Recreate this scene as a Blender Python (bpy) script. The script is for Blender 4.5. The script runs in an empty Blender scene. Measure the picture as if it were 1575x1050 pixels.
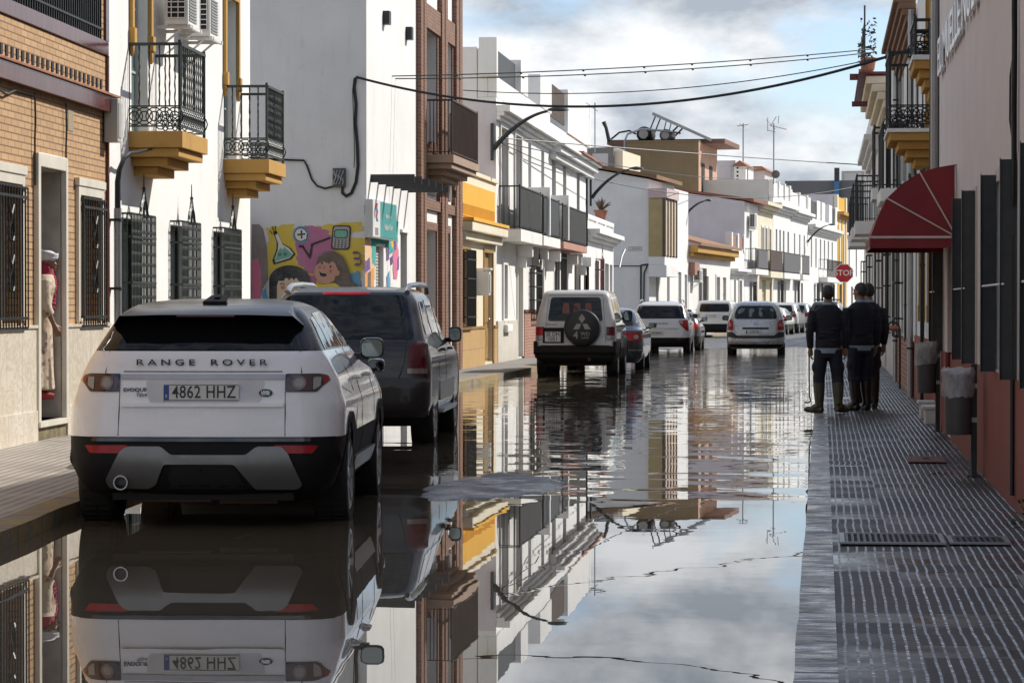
import bpy, bmesh, math, random
import numpy as np
from mathutils import Vector, Matrix
random.seed(7)
R = math.radians
SC = bpy.context.scene
COL = SC.collection

# ------------------------------------------------------------------ camera
F_PX, VPX, HZY, CAM_H = 4300.0, 1266.0, 468.0, 1.52
PITCH = math.atan((525 - HZY) / F_PX)
YAW = math.atan((VPX - 787.5) / F_PX * math.cos(PITCH))
cam_d = bpy.data.cameras.new('camera')
cam_d.sensor_width = 36.0
cam_d.lens = F_PX / 1575 * 36.0
cam_d.clip_start, cam_d.clip_end = 0.5, 5000
cam = bpy.data.objects.new('camera', cam_d)
COL.objects.link(cam)
cam.location = (0, 0, CAM_H)
cam.rotation_euler = (math.pi / 2 - PITCH, 0, YAW)
SC.camera = cam

# ------------------------------------------------------------------ light
SUN_DIR = Vector((0.70, 0.57, 0.72)).normalized()
SUN_EL = math.asin(SUN_DIR.z)
SUN_AZ = math.atan2(SUN_DIR.x, SUN_DIR.y)
sun_d = bpy.data.lights.new('sun', 'SUN')
sun_d.energy = 4.9
sun_d.angle = R(0.5)
sun_d.color = (1.0, 0.95, 0.86)
sun = bpy.data.objects.new('sun', sun_d)
COL.objects.link(sun)
sun.location = (20, 20, 40)
sun.rotation_euler = SUN_DIR.to_track_quat('Z', 'Y').to_euler()

world = bpy.data.worlds.new('World')
SC.world = world
world.use_nodes = True
wt = world.node_tree
wt.nodes.clear()
def wn(t, **k):
    n = wt.nodes.new(t)
    for a, b in k.items(): setattr(n, a, b)
    return n
wl = wt.links.new
w_out = wn('ShaderNodeOutputWorld'); w_bg = wn('ShaderNodeBackground')
w_bg.inputs['Strength'].default_value = 0.112
w_sky = wn('ShaderNodeTexSky', sky_type='NISHITA', sun_disc=False)
w_sky.sun_elevation, w_sky.sun_rotation = SUN_EL, SUN_AZ
w_sky.air_density, w_sky.dust_density = 1.0, 0.4
w_tc = wn('ShaderNodeTexCoord')
w_map = wn('ShaderNodeMapping'); w_map.inputs['Scale'].default_value = (1, 1, 2.0)
w_map.inputs['Location'].default_value = (0.31, 0.12, 0.05)
wl(w_tc.outputs['Generated'], w_map.inputs['Vector'])
w_n1 = wn('ShaderNodeTexNoise'); w_n1.inputs['Scale'].default_value = 11; w_n1.inputs['Detail'].default_value = 9
w_n1.inputs['Roughness'].default_value = 0.52; w_n1.inputs['Distortion'].default_value = 0.35
wl(w_map.outputs[0], w_n1.inputs['Vector'])
w_r1 = wn('ShaderNodeValToRGB')
w_r1.color_ramp.elements[0].position = 0.36; w_r1.color_ramp.elements[1].position = 0.49
wl(w_n1.outputs['Fac'], w_r1.inputs['Fac'])
w_n2 = wn('ShaderNodeTexNoise'); w_n2.inputs['Scale'].default_value = 17; w_n2.inputs['Detail'].default_value = 8
w_n2.inputs['Roughness'].default_value = 0.55
w_map2 = wn('ShaderNodeMapping'); w_map2.inputs['Scale'].default_value = (1, 1, 2.2)
w_map2.inputs['Location'].default_value = (1.7, 4.2, 0.8)
wl(w_tc.outputs['Generated'], w_map2.inputs['Vector']); wl(w_map2.outputs[0], w_n2.inputs['Vector'])
w_r2 = wn('ShaderNodeValToRGB')
e = w_r2.color_ramp.elements
e[0].position = 0.37; e[0].color = (0.37, 0.42, 0.48, 1)
e[1].position = 0.60; e[1].color = (0.84, 0.86, 0.885, 1)
wl(w_n2.outputs['Fac'], w_r2.inputs['Fac'])
w_mul = wn('ShaderNodeVectorMath', operation='SCALE'); wl(w_r2.outputs['Color'], w_mul.inputs[0])
w_sep = wn('ShaderNodeSeparateXYZ'); wl(w_tc.outputs['Generated'], w_sep.inputs[0])
w_el = wn('ShaderNodeMapRange', clamp=True)      # cloud banks pile up bright near the horizon and thin out overhead
for i_, v_ in zip(('From Min', 'From Max', 'To Min', 'To Max'), (0.10, 0.60, 9.6, 7.6)): w_el.inputs[i_].default_value = v_
wl(w_sep.outputs[2], w_el.inputs['Value']); wl(w_el.outputs[0], w_mul.inputs['Scale'])
w_mix = wn('ShaderNodeMix', data_type='RGBA')
w_cov = wn('ShaderNodeMapRange', clamp=True)
for i_, v_ in zip(('From Min', 'From Max', 'To Min', 'To Max'), (0.12, 0.75, 1.0, 0.55)): w_cov.inputs[i_].default_value = v_
wl(w_sep.outputs[2], w_cov.inputs['Value'])
w_cm = wn('ShaderNodeMath', operation='MULTIPLY'); wl(w_r1.outputs['Color'], w_cm.inputs[0]); wl(w_cov.outputs[0], w_cm.inputs[1])
wl(w_cm.outputs[0], w_mix.inputs['Factor'])
w_tint = wn('ShaderNodeVectorMath', operation='MULTIPLY'); w_tint.inputs[1].default_value = (0.90, 0.96, 1.14)
wl(w_sky.outputs[0], w_tint.inputs[0]); wl(w_tint.outputs[0], w_mix.inputs[6]); wl(w_mul.outputs[0], w_mix.inputs[7])
wl(w_mix.outputs[2], w_bg.inputs['Color']); wl(w_bg.outputs[0], w_out.inputs['Surface'])

SC.view_settings.view_transform = 'Standard'
SC.view_settings.look = 'None'
SC.view_settings.exposure = 0.18
SC.view_settings.gamma = 1.0
SC.view_settings.use_curve_mapping = False
SC.render.engine = 'CYCLES'
try:
    SC.cycles.use_denoising = True
    SC.cycles.max_bounces = 8
    SC.cycles.caustics_reflective = False
    SC.cycles.caustics_refractive = False
    SC.cycles.sample_clamp_indirect = 6.0
except Exception:
    pass

# ------------------------------------------------------------------ pixel rays (layout measured on the photograph)
_F = Vector((-math.sin(YAW) * math.cos(PITCH), math.cos(YAW) * math.cos(PITCH), -math.sin(PITCH)))
_R = Vector((math.cos(YAW), math.sin(YAW), 0))
_U = _R.cross(_F)
_C = Vector((0, 0, CAM_H))
def ray(px, py):
    return _F + _R * ((px - 787.5) / F_PX) + _U * ((525 - py) / F_PX)
def hit(px, py, P, N):
    d = ray(px, py); P = Vector(P); N = Vector(N)
    return _C + d * ((P - _C).dot(N) / d.dot(N))
def at_y(px, py, Y): return hit(px, py, (0, Y, 0), (0, 1, 0))
def at_z(px, py, z=0.0): return hit(px, py, (0, 0, z), (0, 0, 1))
def at_x(px, py, x): return hit(px, py, (x, 0, 0), (1, 0, 0))

# ------------------------------------------------------------------ mesh builder
class MB:
    def __init__(s): s.v, s.f, s.m, s.mi = [], [], [], 0
    def mat(s, i): s.mi = i; return s
    def add(s, vs, fs):
        o = len(s.v); s.v += [tuple(p) for p in vs]
        for f in fs: s.f.append(tuple(i + o for i in f)); s.m.append(s.mi)
        return s
    def poly(s, pts): return s.add(pts, [tuple(range(len(pts)))])
    def box(s, x0, x1, y0, y1, z0, z1):
        if x0 > x1: x0, x1 = x1, x0
        if y0 > y1: y0, y1 = y1, y0
        if z0 > z1: z0, z1 = z1, z0
        return s.add([(x0,y0,z0),(x1,y0,z0),(x1,y1,z0),(x0,y1,z0),(x0,y0,z1),(x1,y0,z1),(x1,y1,z1),(x0,y1,z1)],
              [(3,2,1,0),(4,5,6,7),(0,1,5,4),(1,2,6,5),(2,3,7,6),(3,0,4,7)])
    def tube(s, pts, rad, n=6, cap=True, sx=None):
        pts = [Vector(p) for p in pts]
        rs = rad if isinstance(rad, (list, tuple)) else [rad] * len(pts)
        rings = []; ref = None
        for i, p in enumerate(pts):
            a = pts[max(i-1, 0)]; b = pts[min(i+1, len(pts)-1)]
            t = (b - a).normalized()
            if ref is None:
                ref = Vector((0,0,1)) if abs(t.z) < 0.9 else Vector((0,1,0))
            x = t.cross(ref).normalized(); y = x.cross(t).normalized(); ref = y
            rings.append([p + (x * math.cos(2*math.pi*k/n) + y * math.sin(2*math.pi*k/n)) * rs[i] for k in range(n)])
        vs = [v for r in rings for v in r]; fs = []
        for i in range(len(pts)-1):
            for k in range(n):
                a = i*n + k; b = i*n + (k+1) % n
                fs.append((a, b, b+n, a+n))
        if cap:
            fs.append(tuple(range(n-1, -1, -1))); fs.append(tuple((len(pts)-1)*n + k for k in range(n)))
        return s.add(vs, fs)
    def bar(s, p, q, r=0.01, n=4): return s.tube([p, q], r, n)
    def prism(s, pts, d):
        """closed polygon of 3D points extruded by vector d"""
        n = len(pts); d = Vector(d)
        vs = [Vector(p) for p in pts] + [Vector(p) + d for p in pts]
        fs = [tuple(range(n-1, -1, -1)), tuple(range(n, 2*n))] + [(i, (i+1) % n, (i+1) % n + n, i + n) for i in range(n)]
        return s.add(vs, fs)
    def stack(s, rings, n=16, cap=True):
        """rings: (cx,cy,cz,rx,ry) horizontal ellipses"""
        vs = []; fs = []
        for (cx, cy, cz, rx, ry) in rings:
            for k in range(n):
                a = 2*math.pi*k/n
                vs.append((cx + rx*math.cos(a), cy + ry*math.sin(a), cz))
        for i in range(len(rings)-1):
            for k in range(n):
                a = i*n+k; b = i*n+(k+1) % n
                fs.append((a, b, b+n, a+n))
        if cap:
            fs.append(tuple(range(n-1,-1,-1))); fs.append(tuple((len(rings)-1)*n+k for k in range(n)))
        return s.add(vs, fs)
    def lathe(s, prof, axis='z', c=(0,0,0), n=24, close=False):
        """prof: (r, h) pairs"""
        vs = []; fs = []; m = len(prof)
        for k in range(n):
            a = 2*math.pi*k/n; ca, sa = math.cos(a), math.sin(a)
            for (r, h) in prof:
                if axis == 'z': p = (r*ca, r*sa, h)
                elif axis == 'x': p = (h, r*ca, r*sa)
                else: p = (r*ca, h, r*sa)
                vs.append((p[0]+c[0], p[1]+c[1], p[2]+c[2]))
        for k in range(n):
            k2 = (k+1) % n
            for i in range(m-1 if not close else m):
                j = (i+1) % m
                fs.append((k*m+i, k2*m+i, k2*m+j, k*m+j))
        return s.add(vs, fs)
    def sphere(s, c, rx, ry=None, rz=None, n=12, m=8):
        ry = ry or rx; rz = rz or rx
        rings = []
        for i in range(1, m):
            t = math.pi*i/m
            rings.append((c[0], c[1], c[2]-rz*math.cos(t), rx*math.sin(t), ry*math.sin(t)))
        return s.stack(rings, n)
    def mesh(s, name):
        me = bpy.data.meshes.new(name)
        me.from_pydata(s.v, [], s.f)
        me.polygons.foreach_set('material_index', s.m)
        me.update()
        return me
    def build(s, name, mats, parent=None, loc=None, rotz=0, smooth=False, bevel=0, fixn=True):
        me = s.mesh(name)
        for m in (mats if isinstance(mats, (list, tuple)) else [mats]): me.materials.append(m)
        if fixn or bevel:
            bm = bmesh.new(); bm.from_mesh(me)
            if bevel:
                bmesh.ops.remove_doubles(bm, verts=bm.verts, dist=1e-5)
            if fixn: bmesh.ops.recalc_face_normals(bm, faces=bm.faces)
            if bevel:
                es = [e for e in bm.edges if len(e.link_faces) == 2 and e.calc_face_angle(0) > 0.5]
                try: bmesh.ops.bevel(bm, geom=es, offset=bevel, segments=2, profile=0.6, affect='EDGES', clamp_overlap=True)
                except Exception: pass
            bm.to_mesh(me); bm.free()
        if smooth:
            me.polygons.foreach_set('use_smooth', [True]*len(me.polygons))
            try: me.set_sharp_from_angle(angle=R(38))
            except Exception: pass
        o = bpy.data.objects.new(name, me)
        COL.objects.link(o)
        if parent is not None: o.parent = parent
        if loc is not None: o.location = loc
        o.rotation_euler.z = rotz
        return o

def tag(o, label=None, cat=None, group=None, kind=None):
    if label: o['label'] = label
    if cat: o['category'] = cat
    if group: o['group'] = group
    if kind: o['kind'] = kind
    return o
def thing(name, label, cat, loc=(0,0,0), rotz=0, group=None):
    o = bpy.data.objects.new(name, None)
    o.empty_display_size = 0.2
    COL.objects.link(o); o.location = loc; o.rotation_euler = (0, 0, rotz)
    return tag(o, label, cat, group)
def copy_tree(o, parent=None):
    c = o.copy(); COL.objects.link(c)
    if parent is not None: c.parent = parent
    for ch in [x for x in bpy.data.objects if x.parent == o]: copy_tree(ch, c)
    return c
def text_mesh(name, s, size, mat, parent=None, M=Matrix(), ext=0.004, ax='CENTER', width=1.0, space=1.0):
    cu = bpy.data.curves.new(name, 'FONT'); cu.body = s; cu.size = size; cu.extrude = ext
    cu.offset = size*0.007; cu.align_x = ax; cu.align_y = 'CENTER'; cu.space_character = space; cu.resolution_u = 3
    tmp = bpy.data.objects.new(name, cu); COL.objects.link(tmp)
    bpy.context.view_layer.update()
    me = bpy.data.meshes.new_from_object(tmp.evaluated_get(bpy.context.evaluated_depsgraph_get()))
    bpy.data.objects.remove(tmp); bpy.data.curves.remove(cu)
    me.transform(M @ Matrix.Diagonal((width, 1, 1, 1)))
    me.materials.clear(); me.materials.append(mat)
    me.name = name
    o = bpy.data.objects.new(name, me); COL.objects.link(o)
    if parent is not None: o.parent = parent
    return o
def remesh(mb, name, mats, parent, voxel=0.01, smooth_it=2, loc=None, colour_fn=None):
    me = mb.mesh(name)
    bm = bmesh.new(); bm.from_mesh(me); bmesh.ops.recalc_face_normals(bm, faces=bm.faces); bm.to_mesh(me); bm.free()
    tmp = bpy.data.objects.new(name, me); COL.objects.link(tmp)
    md = tmp.modifiers.new('r', 'REMESH'); md.mode = 'VOXEL'; md.voxel_size = voxel
    sm = tmp.modifiers.new('s', 'SMOOTH'); sm.iterations = smooth_it; sm.factor = 0.5
    bpy.context.view_layer.update()
    m2 = bpy.data.meshes.new_from_object(tmp.evaluated_get(bpy.context.evaluated_depsgraph_get()))
    bpy.data.objects.remove(tmp)
    m2.materials.clear()
    for m in (mats if isinstance(mats, (list, tuple)) else [mats]): m2.materials.append(m)
    m2.polygons.foreach_set('use_smooth', [True]*len(m2.polygons))
    if colour_fn:
        m2.polygons.foreach_set('material_index', [colour_fn(p.center) for p in m2.polygons])
    m2.name = name
    o = bpy.data.objects.new(name, m2); COL.objects.link(o)
    if parent is not None: o.parent = parent
    if loc is not None: o.location = loc
    return o

# ------------------------------------------------------------------ materials
class NT:
    def __init__(s, name):
        s.m = bpy.data.materials.new(name); s.m.use_nodes = True
        s.t = s.m.node_tree; s.b = s.t.nodes['Principled BSDF']; s.l = s.t.links.new
    def n(s, t, inp=None, **k):
        n = s.t.nodes.new(t)
        for a, b in k.items(): setattr(n, a, b)
        for a, b in (inp or {}).items():
            if hasattr(b, 'is_linked') or hasattr(b, 'links'): s.l(b, n.inputs[a])
            else: n.inputs[a].default_value = b
        return n
    def set(s, **k):
        for a, b in k.items():
            a = a.replace('_', ' ')
            if hasattr(b, 'links'): s.l(b, s.b.inputs[a])
            else: s.b.inputs[a].default_value = b
    def obj(s, scale=(1,1,1), loc=(0,0,0), rot=(0,0,0)):
        tc = s.n('ShaderNodeTexCoord'); mp = s.n('ShaderNodeMapping', {'Scale': scale, 'Location': loc, 'Rotation': rot})
        s.l(tc.outputs['Object'], mp.inputs['Vector']); return mp.outputs[0]
    def noise(s, vec, scale, detail=5, rough=0.55):
        n = s.n('ShaderNodeTexNoise', {'Vector': vec, 'Scale': scale, 'Detail': detail, 'Roughness': rough}); return n
    def ramp(s, fac, stops):
        r = s.n('ShaderNodeValToRGB', {'Fac': fac}); e = r.color_ramp.elements
        while len(e) < len(stops): e.new(0.5)
        for q, (p, c) in zip(e, stops):
            q.position = p; q.color = (c, c, c, 1) if isinstance(c, (int, float)) else (*c, 1)
        return r.outputs['Color']
    def mix(s, fac, a, b, blend='MIX'):
        m = s.n('ShaderNodeMix', data_type='RGBA', blend_type=blend)
        for i, v in ((0, fac), (6, a), (7, b)):
            if hasattr(v, 'links'): s.l(v, m.inputs[i])
            else: m.inputs[i].default_value = v if i == 0 else (*v, 1)
        return m.outputs[2]
    def math(s, op, a, b=None, c=None):
        m = s.n('ShaderNodeMath', operation=op)
        for i, v in enumerate((a, b, c)):
            if v is None: continue
            if hasattr(v, 'links'): s.l(v, m.inputs[i])
            else: m.inputs[i].default_value = v
        return m.outputs[0]
    def bump(s, h, strength=0.3, dist=0.01):
        b = s.n('ShaderNodeBump', {'Height': h, 'Strength': strength, 'Distance': dist}); s.l(b.outputs[0], s.b.inputs['Normal'])

def hexc(h):
    c = [int(h[i:i+2], 16)/255 for i in (0, 2, 4)]
    return tuple(x/12.92 if x <= 0.04045 else ((x+0.055)/1.055)**2.4 for x in c)
def sc(c, k): return tuple(min(1, x*k) for x in c)
_mc = {}
def M(name, col, rough=0.5, metal=0.0, coat=0.0, var=0.12, vscale=3.0, bump=0.0, bscale=30, spec=0.5):
    if name in _mc: return _mc[name]
    t = NT(name)
    v = t.obj()
    if var:
        f = t.noise(v, vscale, 6, 0.6).outputs['Fac']
        t.set(Base_Color=t.mix(t.ramp(f, [(0.3, 0.0), (0.7, 1.0)]), sc(col, 1-var), sc(col, 1+var*0.6)))
    else: t.set(Base_Color=(*col, 1))
    t.set(Roughness=rough, Metallic=metal, Coat_Weight=coat, Specular_IOR_Level=spec)
    t.b.inputs['Coat Roughness'].default_value = 0.03
    if bump: t.bump(t.noise(v, bscale, 4).outputs['Fac'], bump, 0.01)
    _mc[name] = t.m
    return t.m
def plaster(name, col, dirt=0.25, dirtc=(0.30, 0.27, 0.22), rough=0.85):
    if name in _mc: return _mc[name]
    t = NT(name); v = t.obj()
    f = t.noise(v, 0.9, 6, 0.6).outputs['Fac']
    base = t.mix(t.ramp(f, [(0.3, 0), (0.7, 1)]), sc(col, 0.90), sc(col, 1.03))
    st = t.noise(t.obj((2.6, 2.6, 0.22)), 2.2, 7, 0.65).outputs['Fac']
    sp = t.noise(v, 5.5, 8, 0.7).outputs['Fac']
    stain = t.math('MULTIPLY', t.ramp(st, [(0.52, 0), (0.78, 1)]), t.ramp(sp, [(0.42, 0), (0.66, 1)]))
    base = t.mix(t.math('MULTIPLY', stain, dirt), base, dirtc)
    # splash dirt close to the ground (wear of the wall itself)
    xyz = t.n('ShaderNodeSeparateXYZ', {'Vector': v})
    low = t.math('MULTIPLY', t.ramp(t.math('MULTIPLY_ADD', sp, 0.9, t.math('MULTIPLY', xyz.outputs[2], -0.8)), [(0.0, 0), (0.45, 1)]), dirt*0.8)
    base = t.mix(low, base, dirtc)
    t.set(Base_Color=base, Roughness=rough, Specular_IOR_Level=0.25)
    t.bump(t.math('ADD', t.noise(v, 26, 5).outputs['Fac'], t.math('MULTIPLY', f, 2.0)), 0.35, 0.012)
    _mc[name] = t.m
    return t.m
def brick(name, c1, c2, mortar, bw=0.25, bh=0.07, rough=0.8, ms=0.008, bump=0.6, off=0.5):
    if name in _mc: return _mc[name]
    t = NT(name)
    tc = t.n('ShaderNodeTexCoord'); x = t.n('ShaderNodeSeparateXYZ', {'Vector': tc.outputs['Object']})
    # wrap: use x+y so that returns keep the courses
    cv = t.n('ShaderNodeCombineXYZ', {'X': t.math('ADD', x.outputs[0], x.outputs[1]), 'Y': x.outputs[2], 'Z': 0.0})
    b = t.n('ShaderNodeTexBrick', {'Vector': cv.outputs[0], 'Color1': (*c1,1), 'Color2': (*c2,1), 'Mortar': (*mortar,1), 'Scale': 1.0,
        'Mortar Size': ms, 'Mortar Smooth': 0.2, 'Bias': 0.0, 'Brick Width': bw, 'Row Height': bh})
    b.offset = off
    f = t.noise(tc.outputs['Object'], 1.3, 6, 0.65).outputs['Fac']
    col = t.mix(t.ramp(f, [(0.35, 0.0), (0.75, 0.35)]), b.outputs['Color'], sc(c1, 0.55))
    t.set(Base_Color=col, Roughness=rough)
    inv = t.math('SUBTRACT', 1.0, b.outputs['Fac'])
    t.bump(t.math('ADD', inv, t.math('MULTIPLY', t.noise(tc.outputs['Object'], 40, 3).outputs['Fac'], 0.2)), bump, 0.012)
    _mc[name] = t.m
    return t.m
def paint(name, col, rough=0.28, metal=0.0, coat=1.0, dirt=0.12):
    if name in _mc: return _mc[name]
    t = NT(name); v = t.obj()
    f = t.noise(v, 4.0, 7, 0.65).outputs['Fac']
    xyz = t.n('ShaderNodeSeparateXYZ', {'Vector': v})
    low = t.math('MULTIPLY', t.ramp(t.math('ADD', t.math('MULTIPLY', f, 0.5), t.math('MULTIPLY', xyz.outputs[2], -0.75)), [(0.0, 0.15), (0.12, 1.0)]), dirt*2)
    col2 = t.mix(t.ramp(f, [(0.45, 0), (0.8, dirt)]), col, (0.22, 0.19, 0.15))
    col2 = t.mix(low, col2, (0.20, 0.165, 0.12))
    t.set(Base_Color=col2, Metallic=metal, Coat_Weight=coat, Roughness=t.math('MULTIPLY_ADD', f, 0.25, rough-0.08))
    t.b.inputs['Coat Roughness'].default_value = 0.04
    _mc[name] = t.m
    return t.m

WHITE = plaster('white_plaster', (0.80, 0.79, 0.77), 0.38)
WHITE2 = plaster('aged_white_plaster', (0.76, 0.75, 0.73), 0.55)
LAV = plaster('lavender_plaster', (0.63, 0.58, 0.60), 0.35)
CREAM = plaster('cream_plaster', (0.74, 0.67, 0.52), 0.3)
OCHRE = plaster('ochre_plaster', (0.50, 0.29, 0.085), 0.85, (0.20, 0.11, 0.045))
YELLOW = plaster('yellow_plaster', (0.72, 0.40, 0.06), 0.2, (0.3, 0.16, 0.05))
PINK = plaster('pinkish_grey_plaster', (0.76, 0.71, 0.69), 0.4, (0.50, 0.44, 0.41))
REDW = plaster('red_dado_paint', (0.31, 0.115, 0.09), 0.4, (0.17, 0.08, 0.065))
DKRED = plaster('dark_red_paint', (0.20, 0.04, 0.035), 0.2, (0.10, 0.04, 0.03))
CONC = plaster('weathered_concrete', (0.22, 0.165, 0.10), 0.9, (0.05, 0.04, 0.03))
GREYW = plaster('grey_render', (0.20, 0.20, 0.20), 0.5, (0.08, 0.08, 0.08))
SALMON = plaster('salmon_plaster', (0.52, 0.33, 0.24), 0.3)
GREYP = plaster('light_grey_plaster', (0.55, 0.55, 0.55), 0.3)
TANBAY = M('tan_panel', (0.42, 0.31, 0.14), 0.5)
BRICKA = brick('tan_brick', (0.52, 0.325, 0.165), (0.44, 0.265, 0.13), (0.17, 0.10, 0.06), 0.27, 0.072, ms=0.008)
BRICKD = brick('red_brown_brick', (0.22, 0.105, 0.065), (0.16, 0.072, 0.044), (0.26, 0.18, 0.13), 0.24, 0.07)
BRICKR = brick('thin_red_brick', (0.36, 0.16, 0.11), (0.30, 0.12, 0.08), (0.45, 0.4, 0.35), 0.26, 0.08)
MAROON = brick('maroon_glazed_tile', (0.085, 0.022, 0.022), (0.12, 0.035, 0.03), (0.03, 0.015, 0.015), 0.22, 0.6, 0.12, 0.004, 0.2, 0.0)
IRON = M('black_iron', (0.018, 0.02, 0.02), 0.42, 0.3)
IRONG = M('green_black_iron', (0.022, 0.032, 0.028), 0.45, 0.2)
RUST = M('rusty_iron', (0.055, 0.03, 0.018), 0.7, 0.1, var=0.4)
GREYM = M('galvanised_metal', (0.32, 0.33, 0.34), 0.4, 0.6)
LAMPM = M('lamp_dark_grey', (0.035, 0.04, 0.045), 0.45, 0.2)
STEEL = M('brushed_steel', (0.62, 0.64, 0.65), 0.25, 1.0)
GLASS = M('window_glass', (0.02, 0.025, 0.03), 0.04, 0, 0, var=0.0, spec=0.8)
GLASSB = M('pale_window_glass', (0.13, 0.19, 0.21), 0.06, 0, 0, var=0.2, spec=0.8)
DARKIN = M('dark_opening', (0.012, 0.011, 0.010), 0.8, var=0.2)
WOOD = M('brown_wood', (0.10, 0.05, 0.025), 0.55, var=0.3, vscale=6)
WOODY = M('golden_wood', (0.34, 0.19, 0.05), 0.5, var=0.3, vscale=6)
SHUT = M('grey_roller_shutter', (0.34, 0.34, 0.33), 0.6)
SHUTD = M('dark_shutter', (0.03, 0.032, 0.033), 0.5)
BEIGE = M('beige_door', (0.45, 0.40, 0.30), 0.55)
WHITEM = M('white_painted_metal', (0.72, 0.71, 0.68), 0.4)
REDM = M('dark_red_metal', (0.13, 0.015, 0.02), 0.4)
TERRA = M('terracotta', (0.32, 0.13, 0.075), 0.75, var=0.3)
def marble():
    t = NT('cream_marble'); v = t.obj()
    n = t.noise(v, 2.2, 9, 0.7)
    n.inputs['Distortion'].default_value = 2.5
    vein = t.ramp(n.outputs['Fac'], [(0.44, 0), (0.5, 1), (0.55, 0)])
    base = t.mix(t.ramp(t.noise(v, 1.1, 5).outputs['Fac'], [(0.3, 0), (0.7, 1)]), (0.66, 0.59, 0.48), (0.74, 0.69, 0.60))
    base = t.mix(t.math('MULTIPLY', vein, 0.38), base, (0.40, 0.26, 0.14))
    x = t.n('ShaderNodeSeparateXYZ', {'Vector': v})
    j = t.math('LESS_THAN', t.math('FRACT', t.math('DIVIDE', x.outputs[0], 0.62)), 0.012)
    base = t.mix(j, base, (0.30, 0.26, 0.2))
    t.set(Base_Color=base, Roughness=0.25)
    return t.m
MARBLE = marble()
# ------------------------------------------------------------------ setting materials
def water_mat():
    t = NT('flood_water')
    tc = t.n('ShaderNodeTexCoord'); v = tc.outputs['Object']
    x = t.n('ShaderNodeSeparateXYZ', {'Vector': v}); Y = x.outputs[1]
    def vec_noise(scale, s, detail, rough=0.55):
        mp = t.n('ShaderNodeMapping', {'Vector': v, 'Scale': scale})
        n = t.n('ShaderNodeTexNoise', {'Vector': mp.outputs[0], 'Scale': s, 'Detail': detail, 'Roughness': rough})
        return t.n('ShaderNodeVectorMath', {0: n.outputs['Color'], 1: (0.5, 0.5, 0.5)}, operation='SUBTRACT').outputs[0]
    def amp(stops):
        r = t.n('ShaderNodeMapRange', {'Value': Y, 'From Min': 0, 'From Max': 130}, clamp=True)
        return t.ramp(r.outputs[0], [(a/130, b) for a, b in stops])
    def scl(vec, a): 
        n = t.n('ShaderNodeVectorMath', operation='MULTIPLY')
        t.l(vec, n.inputs[0])
        if hasattr(a, 'links'): t.l(a, n.inputs[1])
        else: n.inputs[1].default_value = a
        return n.outputs[0]
    # fine ripples, quiet near the camera, livelier further up the street
    n1 = scl(scl(vec_noise((0.55, 1.0, 1), 3.6, 3), (0.25, 1.0, 0)), amp([(0, .0022), (20.0, .0030), (21.6, .004), (22.8, .024), (30, .034), (42, .046), (52, .10), (60, .14), (85, .13), (130, .13)]))
    # gust patches modulate
    g = t.ramp(t.noise(t.obj((0.25, 0.12, 1)), 1.0, 3).outputs['Fac'], [(0.3, 0.45), (0.7, 1.5)])
    n1 = scl(n1, g)
    # long low wake rings across the street
    n2 = scl(scl(vec_noise((0.22, 1.5, 1), 1.1, 2, 0.4), (0.1, 1.0, 0)), amp([(0, 0), (21.2, 0.0), (21.9, .070), (25, .040), (33, .010), (45, .008), (130, .02)]))
    # one or two faint lines in the mirror-like foreground
    n3 = scl(scl(vec_noise((0.12, 3.2, 1), 1.6, 3, 0.6), (0.1, 1.0, 0)), amp([(0, .0015), (20, .0022), (22, 0), (130, 0)]))
    s = t.n('ShaderNodeVectorMath', {0: n1, 1: n2}, operation='ADD').outputs[0]
    s = t.n('ShaderNodeVectorMath', {0: s, 1: n3}, operation='ADD').outputs[0]
    s = t.n('ShaderNodeVectorMath', {0: s, 1: (0, 0, 1)}, operation='ADD').outputs[0]
    s = t.n('ShaderNodeVectorMath', {0: s}, operation='NORMALIZE').outputs[0]
    t.l(s, t.b.inputs['Normal'])
    f = t.noise(v, 0.5, 5).outputs['Fac']
    t.set(Base_Color=t.mix(f, (0.10, 0.082, 0.055), (0.14, 0.115, 0.08)), Roughness=amp([(0, 0), (45, 0), (60, .07), (80, .10), (130, .10)]), IOR=1.45, Specular_IOR_Level=0.62)
    return t.m
def road_mat():
    t = NT('wet_asphalt'); v = t.obj()
    f = t.noise(v, 1.6, 8, 0.7).outputs['Fac']; g = t.noise(v, 90, 3).outputs['Fac']
    col = t.mix(g, (0.03, 0.031, 0.033), (0.21, 0.212, 0.215))
    col = t.mix(t.ramp(f, [(0.4, 0), (0.6, 1)]), sc_n(t, col, 0.6), col)
    t.set(Base_Color=col, Roughness=t.ramp(f, [(0.38, 0.12), (0.55, 0.6)]), Specular_IOR_Level=0.5)
    t.bump(t.math('ADD', g, t.math('MULTIPLY', f, 0.6)), 0.5, 0.012)
    return t.m
def sc_n(t, col, k):
    n = t.n('ShaderNodeVectorMath', operation='SCALE'); t.l(col, n.inputs[0]); n.inputs['Scale'].default_value = k
    return n.outputs[0]
def tilted(t, v, scale, s, lean, wob):
    """uneven wet surface: facets leaning back towards the open sky"""
    mp = t.n('ShaderNodeMapping', {'Vector': v, 'Scale': scale})
    n = t.n('ShaderNodeTexNoise', {'Vector': mp.outputs[0], 'Scale': s, 'Detail': 5, 'Roughness': 0.6})
    a = t.n('ShaderNodeVectorMath', {0: n.outputs['Color'], 1: (0.5, 0.5, 0.5)}, operation='SUBTRACT').outputs[0]
    a = t.n('ShaderNodeVectorMath', {0: a, 1: (wob[0]*2, wob[1]*2, 0)}, operation='MULTIPLY').outputs[0]
    a = t.n('ShaderNodeVectorMath', {0: a, 1: (lean[0], lean[1], 1)}, operation='ADD').outputs[0]
    return t.n('ShaderNodeVectorMath', {0: a}, operation='NORMALIZE').outputs[0]
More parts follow.
